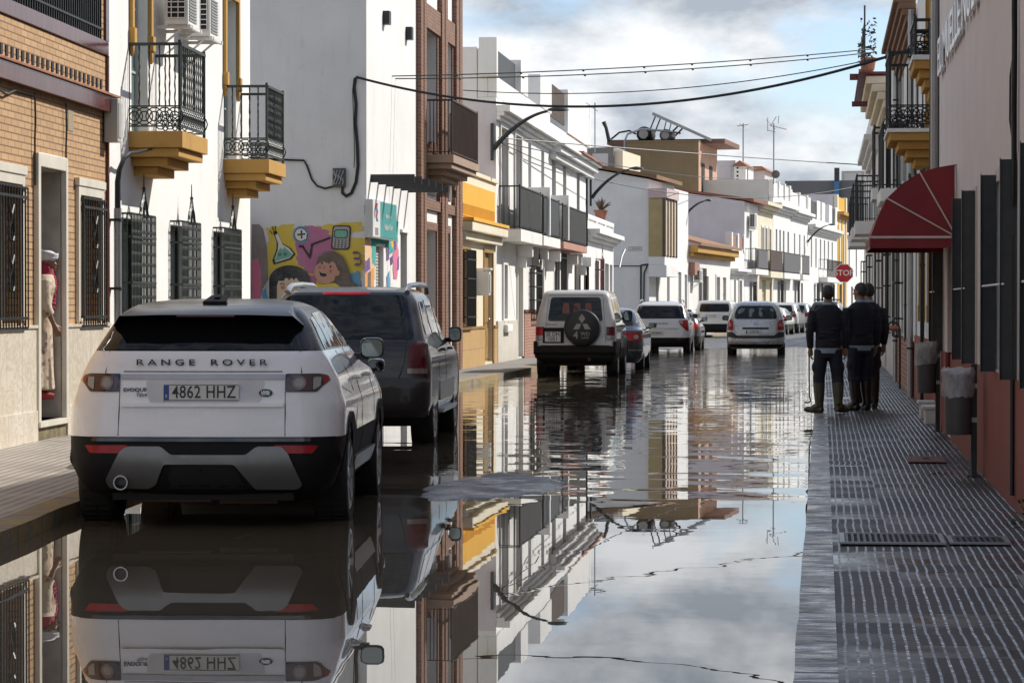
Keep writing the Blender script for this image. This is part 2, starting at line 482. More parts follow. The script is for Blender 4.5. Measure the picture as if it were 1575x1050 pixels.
def paving(name, wet, rot):
    t = NT(name); v = t.obj(rot=(0, 0, rot))
    x = t.n('ShaderNodeSeparateXYZ', {'Vector': v}); X, Y = x.outputs[0], x.outputs[1]
    wob = t.noise(t.obj((0.6, 1.1, 1)), 1.5, 3).outputs['Fac']
    # every 0.4 m tile is laid a little off its neighbour
    tilex = t.math('FLOOR', t.math('DIVIDE', X, 0.405)); tiley = t.math('FLOOR', t.math('DIVIDE', Y, 0.405))
    wn_ = t.n('ShaderNodeTexWhiteNoise', {'Vector': t.n('ShaderNodeCombineXYZ', {'X': tilex, 'Y': tiley, 'Z': 0.0}).outputs[0]}, noise_dimensions='3D')
    rnd = wn_.outputs['Value']
    Xs = t.math('ADD', t.math('MULTIPLY_ADD', rnd, 0.005, X), t.math('MULTIPLY', wob, 0.022))
    fr = t.math('FRACT', t.math('DIVIDE', Xs, 0.0506 if wet else 0.095))
    gro = t.math('LESS_THAN', fr, 0.24)
    jx = t.math('LESS_THAN', t.math('FRACT', t.math('DIVIDE', Y, 0.405)), 0.032)
    rib = t.math('LESS_THAN', t.math('FRACT', t.math('DIVIDE', Y, 0.0253)), 0.3)
    patch = t.ramp(t.noise(v, 1.0, 7, 0.65).outputs['Fac'], [(0.40, 0), (0.60, 1)])
    fine = t.noise(v, 14, 5).outputs['Fac']
    any_ = t.math('MAXIMUM', gro, jx)
    if wet:
        a = t.mix(fine, (0.045, 0.042, 0.040), (0.105, 0.098, 0.092))
        a = t.mix(t.math('MULTIPLY', rnd, 0.45), a, (0.03, 0.03, 0.03))
        a = t.mix(t.math('MULTIPLY', patch, 0.55), a, (0.035, 0.033, 0.032))
        a = t.mix(t.math('MULTIPLY', rib, 0.45), a, (0.02, 0.02, 0.02))
        col = t.mix(t.math('MULTIPLY', gro, 0.8), a, (0.17, 0.16, 0.15))  # grooves coloured paler to add to the sky glint on their water
        col = t.mix(jx, col, (0.02, 0.02, 0.02))
        sheen = t.math('MULTIPLY', patch, t.ramp(rnd, [(.35, 0), (.75, 1)]))
        col = t.mix(t.math('MULTIPLY', jx, .9), col, (0.012, 0.012, 0.012))
        rough = t.mix(gro, t.mix(sheen, (0.55,)*3, (0.16,)*3), (0.05,)*3)
        t.set(Base_Color=col, Roughness=rough, Specular_IOR_Level=t.mix(gro, t.mix(sheen, (0.22,)*3, (0.5,)*3), (0.55,)*3))
        nv = tilted(t, v, (1, 5, 1), 6, (-0.20, -0.20), (0.3, 0.6))
        up = tilted(t, v, (1, 2, 1), 3, (0, -0.02), (0.03, 0.08))
        t.l(t.mix(gro, up, nv), t.b.inputs['Normal'])
    else:
        gro = t.math('LESS_THAN', fr, 0.42); any_ = gro
        a = t.mix(fine, (0.34, 0.31, 0.27), (0.46, 0.42, 0.375))
        a = t.mix(t.math('MULTIPLY', rnd, 0.2), a, (0.2, 0.18, 0.15))
        col = t.mix(t.math('MULTIPLY', any_, 0.72), a, (0.15, 0.13, 0.11))
        col = t.mix(t.math('MULTIPLY', patch, 0.3), col, (0.12, 0.105, 0.09))
        t.set(Base_Color=col, Roughness=t.mix(patch, (0.7,)*3, (0.42,)*3))
    return t.m
def kerb_mat(name, yellow, wet):
    t = NT(name); v = t.obj()
    f = t.noise(t.obj((.45, 1.5, 1)), 12, 8, 0.75).outputs['Fac']; g = t.noise(v, 2.2, 6, 0.7).outputs['Fac']
    col = t.mix(t.ramp(f, [(.3, 0), (.7, 1)]), (0.07, 0.066, 0.06) if wet else (0.14, 0.125, 0.10), (0.42, 0.40, 0.37) if wet else (0.36, 0.33, 0.27))
    Y = t.n('ShaderNodeSeparateXYZ', {'Vector': v}).outputs[1]
    j = t.math('LESS_THAN', t.math('FRACT', t.math('DIVIDE', Y, 0.83)), 0.02)
    col = t.mix(j, col, (0.04, 0.035, 0.03))
    if yellow:
        col = t.mix(t.math('MULTIPLY', t.ramp(g, [(0.42, 0), (0.55, 1)]), yellow), col, (0.46, 0.29, 0.035))
    t.set(Base_Color=col, Roughness=t.ramp(g, [(0.4, 0.12), (0.6, 0.42)]) if wet else 0.7)
    if wet:
        t.set(Specular_IOR_Level=t.mix(t.math('MAXIMUM', j, t.ramp(f, [(.45, 1), (.62, 0)])), (.5,)*3, (.08,)*3))
        t.l(tilted(t, v, (.5, 1.6, 1), 9, (-0.08, -0.08), (0.4, 0.7)), t.b.inputs['Normal'])
    else: t.bump(t.math('ADD', f, t.math('MULTIPLY', g, 1.5)), 1.0, 0.03)
    return t.m
WATER = water_mat(); ROAD = road_mat()
PAVR = paving('wet_ribbed_paving', True, 0); PAVL = paving('dry_ribbed_paving', False, R(-5))
KERBR = kerb_mat('wet_granite_kerb', 0, True); KERBL = kerb_mat('yellowed_kerb', 0.55, False)
CONCP = M('grey_concrete_paving', (0.23, 0.22, 0.205), 0.6, var=0.3, bump=0.3)
GROUND = M('bare_ground', (0.20, 0.18, 0.15), 0.9, var=0.3)

# ------------------------------------------------------------------ ground, road, water
tag(MB().poly([(-900,-300,-0.5),(900,-300,-0.5),(900,2500,-0.5),(-900,2500,-0.5)]).build('ground', GROUND), kind='structure')

KERB_L = [(-4.15, 4.0), (-5.13, 17.43), (-5.36, 19.87), (-5.75, 25), (-6.2, 33), (-6.5, 44), (-6.62, 50.3), (-6.5, 62.8), (-6.45, 75), (-6.3, 95), (-6.05, 112), (-5.75, 122),
          (-4.6, 135), (-2.2, 160), (0.3, 186), (3.0, 214), (6.0, 245)]
KERB_R = [(-0.11, 4.0), (-0.115, 60), (-0.05, 92), (0.35, 100), (1.6, 118), (3.2, 135), (5.6, 160), (8.2, 186), (11, 214), (14, 245)]
def interp(poly, y):
    for (x0, y0), (x1, y1) in zip(poly, poly[1:]):
        if y0 <= y <= y1: return x0 + (x1-x0)*(y-y0)/(y1-y0)
    return poly[-1][0] if y > poly[-1][1] else poly[0][0]
def hsh(x, y):
    v = 0
    for k, (fx, fy, a) in enumerate([(1.7, 1.1, 1), (3.9, 2.7, .5), (8.3, 6.1, .3), (17., 13., .16)]):
        v += a*math.sin(fx*x + 1.3*k + 1.9*math.sin(fy*y*0.7 + k))*math.cos(fy*y + 0.7*k + math.sin(fx*x*0.6))
    return v/1.9
def road_z(x, y):
    z = -0.07
    # the street climbs out of the water further on
    if y > 62: z += 0.10*min(1, (y-62)/50.0)**1.0 + 0.012*hsh(x*0.6, y*0.12)*min(1, (y-62)/10)
    # crown of the road left dry as a small island near the parked cars
    u, w = (x + 2.72)/0.54, (y - 23.2)/1.70
    d = math.sqrt(u*u + w*w) + 0.26*hsh(x*2.2, y*0.9) + 0.16*hsh(x*9+3, y*4.1)
    z += min(0.082, 0.17*max(0.0, 1 - (max(0.0, d)/1.33)**2))
    return z
def grid_sheet(name, xs, ys, zf, m, xf=None):
    mb = MB(); nx = len(xs)
    for y in ys:
        for x in xs: mb.v.append((x, y, zf(x, y)))
    for j in range(len(ys)-1):
        for i in range(nx-1):
            a = j*nx+i; mb.f.append((a, a+1, a+nx+1, a+nx)); mb.m.append(0)
    return mb.build(name, m, fixn=False, smooth=True)
xs = [-9, -7] + [-6.4 + 0.4*i for i in range(6)] + [-4.0 + 0.05*i for i in range(49)] + [-1.4, -1.0, -0.6, -0.2, 0.3, 2, 5, 9, 14, 20]
ys = [-20, 0, 10, 16, 19, 20] + [20.4 + 0.08*i for i in range(72)] + [26.4, 28, 32, 40, 50] + [60 + 1.2*i for i in range(60)] + [140, 170, 210, 260]
tag(grid_sheet('road', xs, ys, road_z, ROAD), kind='structure')
tag(MB().poly([(-40,-20,0),(12,-20,0),(20,160,0),(-40,160,0)]).build('water', WATER), kind='structure')

def strip(name, inner, outer, z0, z1, m, ys, ka=0.0, jit=0.0):
    """raised sheet between x=inner(y) and x=outer(y)"""
    mb = MB(); n = len(ys)
    for y in ys:
        j = jit*hsh(y*1.3, y*0.7)
        a, b = inner(y) + 0, outer(y) + j
        mb.v += [(a, y, z1), (b, y, z1), (b, y, z0)]
    for k in range(n-1):
        mb.add([], [])
        a = 3*k
        mb.f += [(a, a+1, a+4, a+3), (a+1, a+2, a+5, a+4)]; mb.m += [0, 0]
    return mb.build(name, m, fixn=False)
PZ = 0.10
yl = [4 + 0.5*i for i in range(60)] + [34 + 1.0*i for i in range(90)] + [124 + 4*i for i in range(30)]
kl = lambda y: interp(KERB_L, y)
kr = lambda y: interp(KERB_R, y)
# a side street joins between the white corner house and the mural house, and before the far gable
def left_pav(name, ya, yb, m):
    ys_ = [ya] + [y for y in yl if ya < y < yb] + [yb]
    mb = MB()
    for y in ys_: mb.v += [(-22, y, PZ+0.03), (kl(y)-0.22, y, PZ)]
    for k in range(len(ys_)-1): mb.f.append((2*k, 2*k+1, 2*k+3, 2*k+2)); mb.m.append(0)
    mb.box(-22, kl(ya)-0.2, ya-0.02, ya, -0.4, PZ+0.002)
    mb.box(-22, kl(yb)-0.2, yb, yb+0.02, -0.4, PZ+0.002)
    o = tag(mb.build(name, m), kind='structure')
    k = strip('kerb', lambda y: kl(y)-0.23, kl, -0.4, PZ+0.006, KERBL, ys_, jit=0.02)
    tag(k, kind='structure')
left_pav('pavement', 4, 43.2, PAVL); left_pav('pavement', 47.6, 107, CONCP); left_pav('pavement', 117.5, 243, CONCP)
ysr = [4 + 0.35*i for i in range(120)] + [46 + 2*i for i in range(99)]
mb = MB()
for y in ysr: mb.v += [(kr(y)+0.16, y, PZ), (kr(y)+9, y, PZ+0.02)]
for k in range(len(ysr)-1): mb.f.append((2*k, 2*k+1, 2*k+3, 2*k+2)); mb.m.append(0)
tag(mb.build('pavement', PAVR, fixn=False), kind='structure')
tag(strip('kerb', lambda y: kr(y)+0.17, kr, -0.4, PZ+0.006, KERBR, ysr, jit=0.007), kind='structure')

# drain gratings and covers set in the right pavement
def grating(x0, x1, y0, y1, label, cat='drain cover', m=None):
    t = thing('drain_grate', label, cat, ((x0+x1)/2, (y0+y1)/2, PZ+0.012))
    w, l = (x1-x0)/2, (y1-y0)/2
    mb = MB()
    mb.box(-w, w, -l, -l+0.03, 0, 0.012); mb.box(-w, w, l-0.03, l, 0, 0.012); mb.box(-w, -w+0.03, -l+0.03, l-0.03, 0, 0.012); mb.box(w-0.03, w, -l+0.03, l-0.03, 0, 0.012)
    mb.build('rim', GREYM, t)
    g = MB(); n = int((x1-x0-0.06)/0.035)
    for i in range(n):
        a = -w+0.035+i*0.035
        g.box(a, a+0.016, -l+0.03, l-0.03, 0.001, 0.010)
    g.build('grille', IRON, t)
    MB().box(-w+0.03, w-0.03, -l+0.03, l-0.03, -0.004, 0.0).build('sump', DARKIN, t)
grating(0.10, 0.72, 16.55, 17.25, 'long ribbed metal drain across the pavement, nearer the kerb')
grating(0.74, 1.10, 16.60, 17.1, 'short ribbed metal drain cover between the long drain and the pink wall')
grating(1.0, 1.34, 14.1, 14.65, 'dark drain cover closest to the camera at the foot of the pink wall')
t = thing('cover_plate', 'reddish square inspection cover set in the pavement near the litter bins', 'drain cover', (0.93, 25.6, PZ+0.010))
MB().box(-0.17, 0.17, -0.45, 0.45, 0, 0.012).build('plate', M('rusty_red_cover', (0.16, 0.05, 0.05), 0.5, var=0.3), t, bevel=0.004)
MB().box(-0.03, 0.03, -0.05, 0.05, 0.0125, 0.02).build('handle', IRON, t)
# ------------------------------------------------------------------ houses
class House:
    def __init__(s, name, label, P0, P1, cat='house', group=None):
        P0, P1 = Vector((*P0, 0)), Vector((*P1, 0))
        s.P0 = P0; s.d = (P1-P0).normalized(); s.W = (P1-P0).length
        s.n = Vector((0,0,1)).cross(s.d)           # points into the house
        s.ang = math.atan2(s.d.y, s.d.x)
        s.t = thing(name, label, cat, P0, s.ang, group)
    def uz(s, px, py, off=0.0):
        p = hit(px, py, s.P0 + s.n*off, s.n)
        return (p - s.P0).dot(s.d), p.z
    def u(s, px, off=0.0): return s.uz(px, 468, off)[0]
    def z(s, px, py, off=0.0): return s.uz(px, py, off)[1]
    def side(s, px, py, u=0.0):
        p = hit(px, py, s.P0 + s.d*u, s.d)
        return (p - s.P0).dot(s.n), p.z
    def w(s, u, y, z): return s.P0 + s.d*u + s.n*y + Vector((0,0,z))
    def part(s, name, mb, mats, parent=None, **k):
        return mb.build(name, mats, parent or s.t, **k)
    def wall(s, zt, holes, mat, depth=9, rev=0.22, name='wall', u0=0, u1=None, z0=0.0):
        """facade with real openings, reveals and the body of the house behind"""
        u1 = s.W if u1 is None else u1
        holes = [(max(a, u0), min(b, u1), max(c, z0), min(d, zt)) for a, b, c, d in holes]
        us = sorted({u0, u1, *[h[0] for h in holes], *[h[1] for h in holes]})
        zs = sorted({z0, zt, *[h[2] for h in holes], *[h[3] for h in holes]})
        mb = MB()
        inside = lambda a, b: any(h[0]-1e-6 < a < h[1]+1e-6 and h[2]-1e-6 < b < h[3]+1e-6 for h in holes)
        for ua, ub in zip(us, us[1:]):
            for za, zb in zip(zs, zs[1:]):
                if ub-ua < 1e-5 or zb-za < 1e-5 or inside((ua+ub)/2, (za+zb)/2): continue
                mb.poly([(ua,0,za),(ub,0,za),(ub,0,zb),(ua,0,zb)])
        for (a, b, c, d) in holes:
            mb.poly([(a,0,c),(a,0,d),(a,rev,d),(a,rev,c)]); mb.poly([(b,0,c),(b,rev,c),(b,rev,d),(b,0,d)])
            mb.poly([(a,0,d),(b,0,d),(b,rev,d),(a,rev,d)]); mb.poly([(a,0,c),(a,rev,c),(b,rev,c),(b,0,c)])
        r = rev
        mb.poly([(u0,r,z0),(u1,r,z0),(u1,r,zt),(u0,r,zt)])
        mb.poly([(u0,0,z0),(u0,0,zt),(u0,depth,zt),(u0,depth,z0)]); mb.poly([(u1,0,z0),(u1,depth,z0),(u1,depth,zt),(u1,0,zt)])
        mb.poly([(u0,depth,z0),(u0,depth,zt),(u1,depth,zt),(u1,depth,z0)]); mb.poly([(u0,0,zt),(u1,0,zt),(u1,depth,zt),(u0,depth,zt)])
        return s.part(name, mb, mat, fixn=False)
    def box(s, name, u0, u1, y0, y1, z0, z1, mat, parent=None, bevel=0):
        return s.part(name, MB().box(u0, u1, y0, y1, z0, z1), mat, parent, bevel=bevel)
    def window(s, h, fm=WHITEM, gm=GLASS, y=0.10, muntins=1, bars=0, name='window', fw=0.05, label=None):
        a, b, c, d = h; mb = MB(); e = 0.002
        a += e; b -= e; c += e; d -= e
        mb.box(a, a+fw, y, y+0.06, c, d); mb.box(b-fw, b, y, y+0.06, c, d); mb.box(a+fw, b-fw, y, y+0.06, c, c+fw); mb.box(a+fw, b-fw, y, y+0.06, d-fw, d)
        for i in range(muntins):
            x = a + (b-a)*(i+1)/(muntins+1); mb.box(x-0.025, x+0.025, y+0.005, y+0.055, c+fw, d-fw)
        for i in range(bars):
            z = c + (d-c)*(i+1)/(bars+1); mb.box(a+fw, b-fw, y+0.012, y+0.045, z-0.015, z+0.015)
        o = s.part(name, mb, fm)
        if label: o['label'] = label
        MB().box(a+fw*0.5, b-fw*0.5, y+0.03, y+0.036, c+fw*0.5, d-fw*0.5).build('pane', gm, o)
        return o
    def shutter(s, h, m=SHUT, y=0.08, name='shutter', pitch=0.055):
        a, b, c, d = h; mb = MB(); n = max(3, int((d-c)/pitch)); st = (d-c)/n
        for i in range(n):
            z = c + i*st
            mb.add([(a+.003,y+.012,z+.001),(b-.003,y+.012,z+.001),(b-.003,y,z+st*.5),(a+.003,y,z+st*.5),(a+.003,y+.012,z+st-.001),(b-.003,y+.012,z+st-.001)], [(0,1,2,3),(3,2,5,4)])
        return s.part(name, mb, m, fixn=False)
    def door(s, h, m=WOOD, y=0.14, panels=3, leaf=1, name='door'):
        a, b, c, d = h; mb = MB().box(a+.003, b-.003, y, y+.05, c, d-.003)
        for l in range(leaf):
            la, lb = a + (b-a)*l/leaf + .05, a + (b-a)*(l+1)/leaf - .05
            for i in range(panels):
                za = c + (d-c)*(i+.08)/panels; zb = c + (d-c)*(i+.92)/panels
                if lb-la > 0.08: mb.box(la, lb, y-.018, y, za, zb)
        o = s.part(name, mb, m, bevel=0.004)
        MB().sphere((b-.09, y-.03, c+1.0), .03).build('handle', STEEL, o, smooth=True)
        return o
    def surround(s, h, w=0.12, m=WHITE, out=0.03, name='window_surround', bottom=True, drop=0):
        a, b, c, d = h; mb = MB(); o = out
        cb = c - (w if bottom else 0) - drop
        mb.box(a-w, a, -o, -0.001, cb, d+w); mb.box(b, b+w, -o, -0.001, cb, d+w); mb.box(a, b, -o, -0.001, d, d+w)
        if bottom: mb.box(a, b, -o, -0.001, c-w, c)
        return s.part(name, mb, m, bevel=0.006)
    def grille(s, h, out=0.18, m=IRONG, pitch=0.11, bands=3, finial=False, ov=0.08, r=0.009, hoops=False, name='window_grille'):
        a, b, c, d = h; a -= ov; b += ov; c -= ov*.6; d += ov*.6; mb = MB(); y = -out
        n = max(2, round((b-a)/pitch))
        for i in range(n+1):
            x = a + (b-a)*i/n; mb.box(x-r, x+r, y-r, y+r, c, d)
        ns = max(1, round(out/pitch))
        for i in range(ns):
            yy = y + out*(i+1)/(ns+1)
            for x in (a, b): mb.box(x-r, x+r, yy-r, yy+r, c, d)
        for i in range(bands):
            z = c + (d-c)*(i+.5)/bands if bands > 2 else c + (d-c)*(i*0.86+0.07)
            mb.box(a, b, y-r*1.7, y-r*1.05, z-.014, z+.014)
            for x in (a, b): mb.box(x-r*1.3, x+r*1.3, y, 0.0, z-.012, z+.012)
        for z in (c, d):
            mb.box(a, b, y, y+.015, z-.012, z+.012); mb.box(a-.01, a+.01, y, 0, z-.012, z+.012); mb.box(b-.01, b+.01, y, 0, z-.012, z+.012)
        if hoops:      # twisted ornament rows
            for i in range(n):
                x = a + (b-a)*(i+.5)/n
                for k in range(int((d-c)/0.13)):
                    z = c + .1 + k*.13
                    mb.tube([(x-.035, y, z), (x, y, z+.045), (x+.035, y, z), (x, y, z-.045), (x-.035, y, z)], .006, 4, cap=False)
        o = s.part(name, mb, m)
        if finial:
            f = MB(); cx = (a+b)/2; z = d
            for sg in (-1, 1):
                f.tube([(cx+sg*.20*math.cos(q)*(1-q/9), y, z+.02+.20*math.sin(q)*(1-q/9)) for q in [i*.35 for i in range(9)]], .016, 4)
                f.tube([(cx+sg*.22, y, z), (cx+sg*.12, y, z+.12), (cx+sg*.03, y, z+.24), (cx, y, z+.30)], .018, 4)
            f.tube([(cx, y, z), (cx, y, z+.5)], [.016, .006], 5); f.sphere((cx, y, z+.32), .025, n=6, m=5)
            f.build('finial', m, o)
        return o
    def balcony(s, u0, u1, out, zs, rh, slab=0.12, sm=WHITE, rm=IRON, corbel=0, cm=None, pitch=0.115, rings=False, cover=None, cover_range=None, twist=False, inset=0.04, top=0.02, ends=(True, True)):
        mb = MB()
        mb.box(u0, u1, -out, -0.001, zs-slab, zs)
        b = s.part('balcony', mb, sm, bevel=0.008)
        if corbel:
            c = MB(); z = zs-slab-0.001; L = u1-u0
            for i in range(corbel):
                k = (i+0.35)/(corbel+0.6)
                c.box(u0+L*k*0.28, u1-L*k*0.28, -out*(1-k*0.85), -0.001, z-0.105, z-0.002); z -= 0.105
            c.build('corbel', cm or sm, b, bevel=0.012)
        r = MB(); i_ = inset; a0, a1, yo = u0+i_, u1-i_, -out+i_
        rr = 0.009
        def run(p, q):
            p, q = Vector(p), Vector(q); L = (q-p).length; n = max(1, round(L/pitch))
            zb = zs+0.06; zr = zs+0.30 if rings else zb
            for i in range(n+1):
                x = p + (q-p)*i/n
                if twist and i not in (0, n):
                    pts = [(x.x+.004*math.cos(j*1.9), x.y+.004*math.sin(j*1.9), zr+(zs+rh-zr)*j/14) for j in range(15)]
                    r.tube(pts, [.011 if j % 2 else .008 for j in range(15)], 4, cap=False)
                else: r.box(x.x-rr, x.x+rr, x.y-rr, x.y+rr, zs, zs+rh)
            for z in ([zb, zr, zs+rh] if rings else [zb, zs+rh]):
                hh = 0.018 if z == zs+rh else 0.009
                d = (q-p).normalized(); nn = Vector((-d.y, d.x, 0))*(0.024 if z == zs+rh else 0.010)
                pts = [p+nn, p-nn, q-nn, q+nn]
                r.prism([(v.x, v.y, z-hh) for v in pts], (0, 0, 2*hh))
            if rings:
                m = max(1, round(L/0.115)); rad = min(0.105, (zr-zb)/2-0.004)
                for i in range(m):
                    c = p + (q-p)*(i+.5)/m; d = (q-p).normalized()
                    for rad2 in (rad, rad*.55):
                        r.tube([(c.x+d.x*rad2*math.cos(k*math.pi/5), c.y+d.y*rad2*math.cos(k*math.pi/5), (zb+zr)/2+rad2*math.sin(k*math.pi/5)) for k in range(11)], .008, 4, cap=False)
        if ends[0]: run((a0, 0, 0), (a0, yo, 0))
        run((a0, yo, 0), (a1, yo, 0))
        if ends[1]: run((a1, yo, 0), (a1, 0, 0))
        for x in (a0, a1): r.box(x-.016, x+.016, yo-.016, yo+.016, zs, zs+rh+.05)
        ro = r.build('railing', rm, b)
        if cover:
            ca, cb = cover_range or (a0, a1)
            c = MB(); n = max(2, int((cb-ca)/0.35))
            for i in range(n):
                xa, xb = ca+(cb-ca)*i/n, ca+(cb-ca)*(i+1)/n
                c.box(xa+.004, xb-.004, yo-.022, yo-.012, zs+.08, zs+rh-.04)
            c.build('railing_panel', cover, b)
        return b
    def cornice(s, z, hts=(0.08, 0.08, 0.10), outs=(0.08, 0.16, 0.24), m=WHITE, u0=None, u1=None, name='cornice'):
        mb = MB(); u0 = 0 if u0 is None else u0; u1 = s.W if u1 is None else u1
        for h, o in zip(hts, outs):
            mb.box(u0, u1, -o, -0.001, z, z+h-0.001); z += h
        return s.part(name, mb, m, bevel=0.012)
    def parapet(s, z0, z1, posts, m=WHITE, pw=0.45, panels=None, pm=None, base=0.3):
        """posts: centres; panels between"""
        mb = MB(); mb.box(0, s.W, 0.0, 0.22, z0+.001, z0+base)
        for c in posts: mb.box(c-pw/2, c+pw/2, -0.02, 0.26, z0+base, z1)
        o = s.part('parapet', mb, m, bevel=0.015)
        if panels:
            g = MB()
            for a, b in panels: g.box(a, b, 0.08, 0.13, z0+base+.002, z1-.12)
            g.build('parapet_panel', pm, o)
        return o
# ================================================================== LEFT ROW
def rect(H, x0, x1, ytop, ybot, off=0.0, zb=None, zt=None):
    """opening from two pixel columns; the heights are read at the nearer one"""
    u0, u1 = H.u(x0, off), H.u(x1, off)
    return (u0, u1, H.z(x0, ybot, off) if zb is None else zb, H.z(x0, ytop, off) if zt is None else zt)

# ---- tan brick house with the open doorway
A = House('brick_house', 'tan brick house with maroon tile bands, marble base and an open doorway', (-7.582, 14.0), (-8.269, 31.776))
a_dado = 1.27
a_door = rect(A, 55, 94, 256, 650, zb=0.30)
a_w2 = rect(A, 119, 152, 300, 505, zb=a_dado+0.06)
a_w1 = rect(A, -20, 29, 280, 505, zb=a_dado+0.06); a_w1 = (a_w1[0], a_w1[1], a_w1[2], a_w2[3])
zc0, zc1 = 3.73, 3.945
zs0, zs1 = 4.40, 4.56
a_up = (A.u(-160), A.u(157), zs1+0.002, 6.6)
A.wall(7.4, [a_door, a_w1, a_w2, a_up], BRICKA, depth=7, rev=0.42)
# marble base, butted either side of the door
dz0, dz1 = a_door[0]-0.10, a_door[1]+0.10
mb = MB(); mb.box(0, dz0-.001, -0.035, -0.001, 0.09, a_dado); mb.box(dz1+.001, A.W-.02, -0.035, -0.001, 0.09, a_dado)
dado = A.part('marble_base', mb, MARBLE, bevel=0.004)
mb = MB(); mb.box(0, dz0-.002, -0.055, -0.001, a_dado+.001, a_dado+.035); mb.box(dz1+.002, A.W-.02, -0.055, -0.001, a_dado+.001, a_dado+.035)
A.part('ledge', mb, MARBLE, dado, bevel=0.006)
mb = MB(); mb.box(0, dz0-.001, -0.05, -0.0355, 0.09, 0.42); mb.box(dz1+.001, A.W-.02, -0.05, -0.0355, 0.09, 0.42)
A.part('plinth', mb, MARBLE, dado, bevel=0.004)
# door frame, jamb lining, threshold, steps
PALE = M('pale_frame_stone', (0.66, 0.62, 0.53), 0.4)
JAMB = M('grey_veined_marble', (0.40, 0.37, 0.33), 0.3, var=0.25, vscale=4)
mb = MB()
mb.box(a_door[0]-.10, a_door[0], -0.06, -0.001, .30, a_door[3]+.14); mb.box(a_door[1], a_door[1]+.10, -0.06, -0.001, .30, a_door[3]+.14); mb.box(a_door[0], a_door[1], -0.06, -0.001, a_door[3], a_door[3]+.14)
A.part('door_surround', mb, PALE, bevel=0.01)
mb = MB(); mb.box(a_door[0]+.001, a_door[0]+.02, .001, .41, .301, a_door[3]-.02); mb.box(a_door[1]-.02, a_door[1]-.001, .001, .41, .301, a_door[3]-.02); mb.box(a_door[0]+.001, a_door[1]-.001, .001, .41, a_door[3]-.019, a_door[3]-.001)
A.part('jamb_lining', mb, JAMB)
mb = MB(); mb.box(a_door[0]-.10, a_door[1]+.10, -0.075, 0.41, .24, .30)
th = A.part('threshold', mb, PALE, bevel=0.006)
A.box('step_face', a_door[0]-.09, a_door[1]+.09, -.03, 0.1, .08, .238, plaster('mossy_step', (0.36, 0.30, 0.2), 1.0, (0.06, 0.055, 0.02)))
A.box('inner_step', a_door[0]+.022, a_door[0]+.60, .14, .415, .302, .50, JAMB, bevel=0.006)
A.box('door', a_door[0]+.022, a_door[1]-.022, .36, .40, .302, a_door[3]-.022, M('dim_interior_door', (0.12, 0.09, 0.06), 0.5))
for h in (a_w1, a_w2):
    A.window(h, PALE, GLASS, y=0.14, bars=0)
    A.surround(h, 0.10, PALE, 0.045, bottom=False)
    A.box('lintel', h[0]-.14, h[1]+.14, -.06, -.002, h[3]+.102, h[3]+.19, PALE, bevel=.006)
    g = A.grille((h[0]+.05, h[1]+.04, h[2]-.02, h[3]-.06), out=0.075, m=IRON, pitch=0.115, bands=2, ov=0.05, r=0.0065)
    f = MB()
    for zz in (h[2]+.5, h[2]+1.0):
        x = (h[0]+h[1])/2
        for sg in (-1, 1):
            f.tube([(x+sg*(.05+.05*math.sin(q*.9)), -.085, zz-.18+.045*q) for q in range(9)], .013, 5)
    f.build('scroll', IRON, g)
# maroon lip between storeys, with its brick dentils
mb = MB(); mb.box(0, A.W+.10, -0.10, -0.001, zc0, zc1-.03)
cor = A.part('cornice', mb, MAROON, bevel=0.006)
mb = MB(); mb.box(0, A.W+.14, -0.13, -0.001, zc1-.029, zc1+.0); A.part('tile_edge', mb, TERRA, cor, bevel=0.006)
mb = MB(); n = int(A.W/0.215)
for i in range(n): mb.box(i*.215, i*.215+.09, -0.012, -0.001, zc1+.05, zc1+.155)
A.part('dentil_row', mb, DARKIN)
mb = MB(); mb.box(0, A.W-.0, -0.025, -0.001, zs0, zs1); A.part('sill_tiles', mb, MAROON, bevel=0.006)
mb = MB(); mb.box(A.W-.16, A.W-.002, -0.03, -0.001, zs1+.001, 7.3); A.part('tile_pilaster', mb, MAROON)
mb = MB(); mb.box(A.W-.07, A.W-.002, -0.03, -0.001, a_dado+.05, zc0-.002); mb.box(A.W-.07, A.W-.002, -0.03, -0.001, zc1+.01, zs0-.002)
A.part('corner_tiles', mb, MAROON)
mb = MB(); x = a_up[0]
while x < a_up[1]:
    mb.box(x-.011, x+.011, -.011, .011, zs1, 6.6); x += .105
for z in (zs1+.12, zs1+.9, 6.2): mb.box(a_up[0], a_up[1], -.02, .02, z-.012, z+.012)
for zz in (5.0, 5.5, 6):
    for k in range(4):
        xx = a_up[1]-.55-k*1.05
        for sg in (-1, 1): mb.tube([(xx+sg*(.03+.04*math.sin(q*.9)), -.015, zz+.045*q) for q in range(9)], .011, 4)
g = A.part('balcony_bars', mb, IRON)
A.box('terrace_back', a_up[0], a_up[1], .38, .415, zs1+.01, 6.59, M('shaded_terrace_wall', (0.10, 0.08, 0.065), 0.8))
mb = MB()
for uu, za, zb_ in ((A.u(50), 2.75, 3.7), (A.u(98), 2.7, 3.7)):
    tag(MB().tube([(uu, -.03, zb_), (uu+.02, -.03, zb_-.3), (uu-.01, -.03, (za+zb_)/2), (uu, -.03, za)], .011, 5).build('wall_cable', IRON, None, loc=A.P0, rotz=A.ang), 'thin black cable dropping down the tan brick to the %s side of the doorway lintel' % ('near' if za > 2.72 else 'far'), 'cable')
mb = MB(); mb.tube([(A.u(-30), -.03, 3.66), (A.u(5), -.04, 3.60), (A.u(20), -.03, 3.67), (A.u(50), -.03, 3.68)], .012, 5)
tag(mb.build('wall_cable', IRON, None, loc=A.P0, rotz=A.ang), 'slack black cable looping under the maroon tile band of the brick house', 'cable')

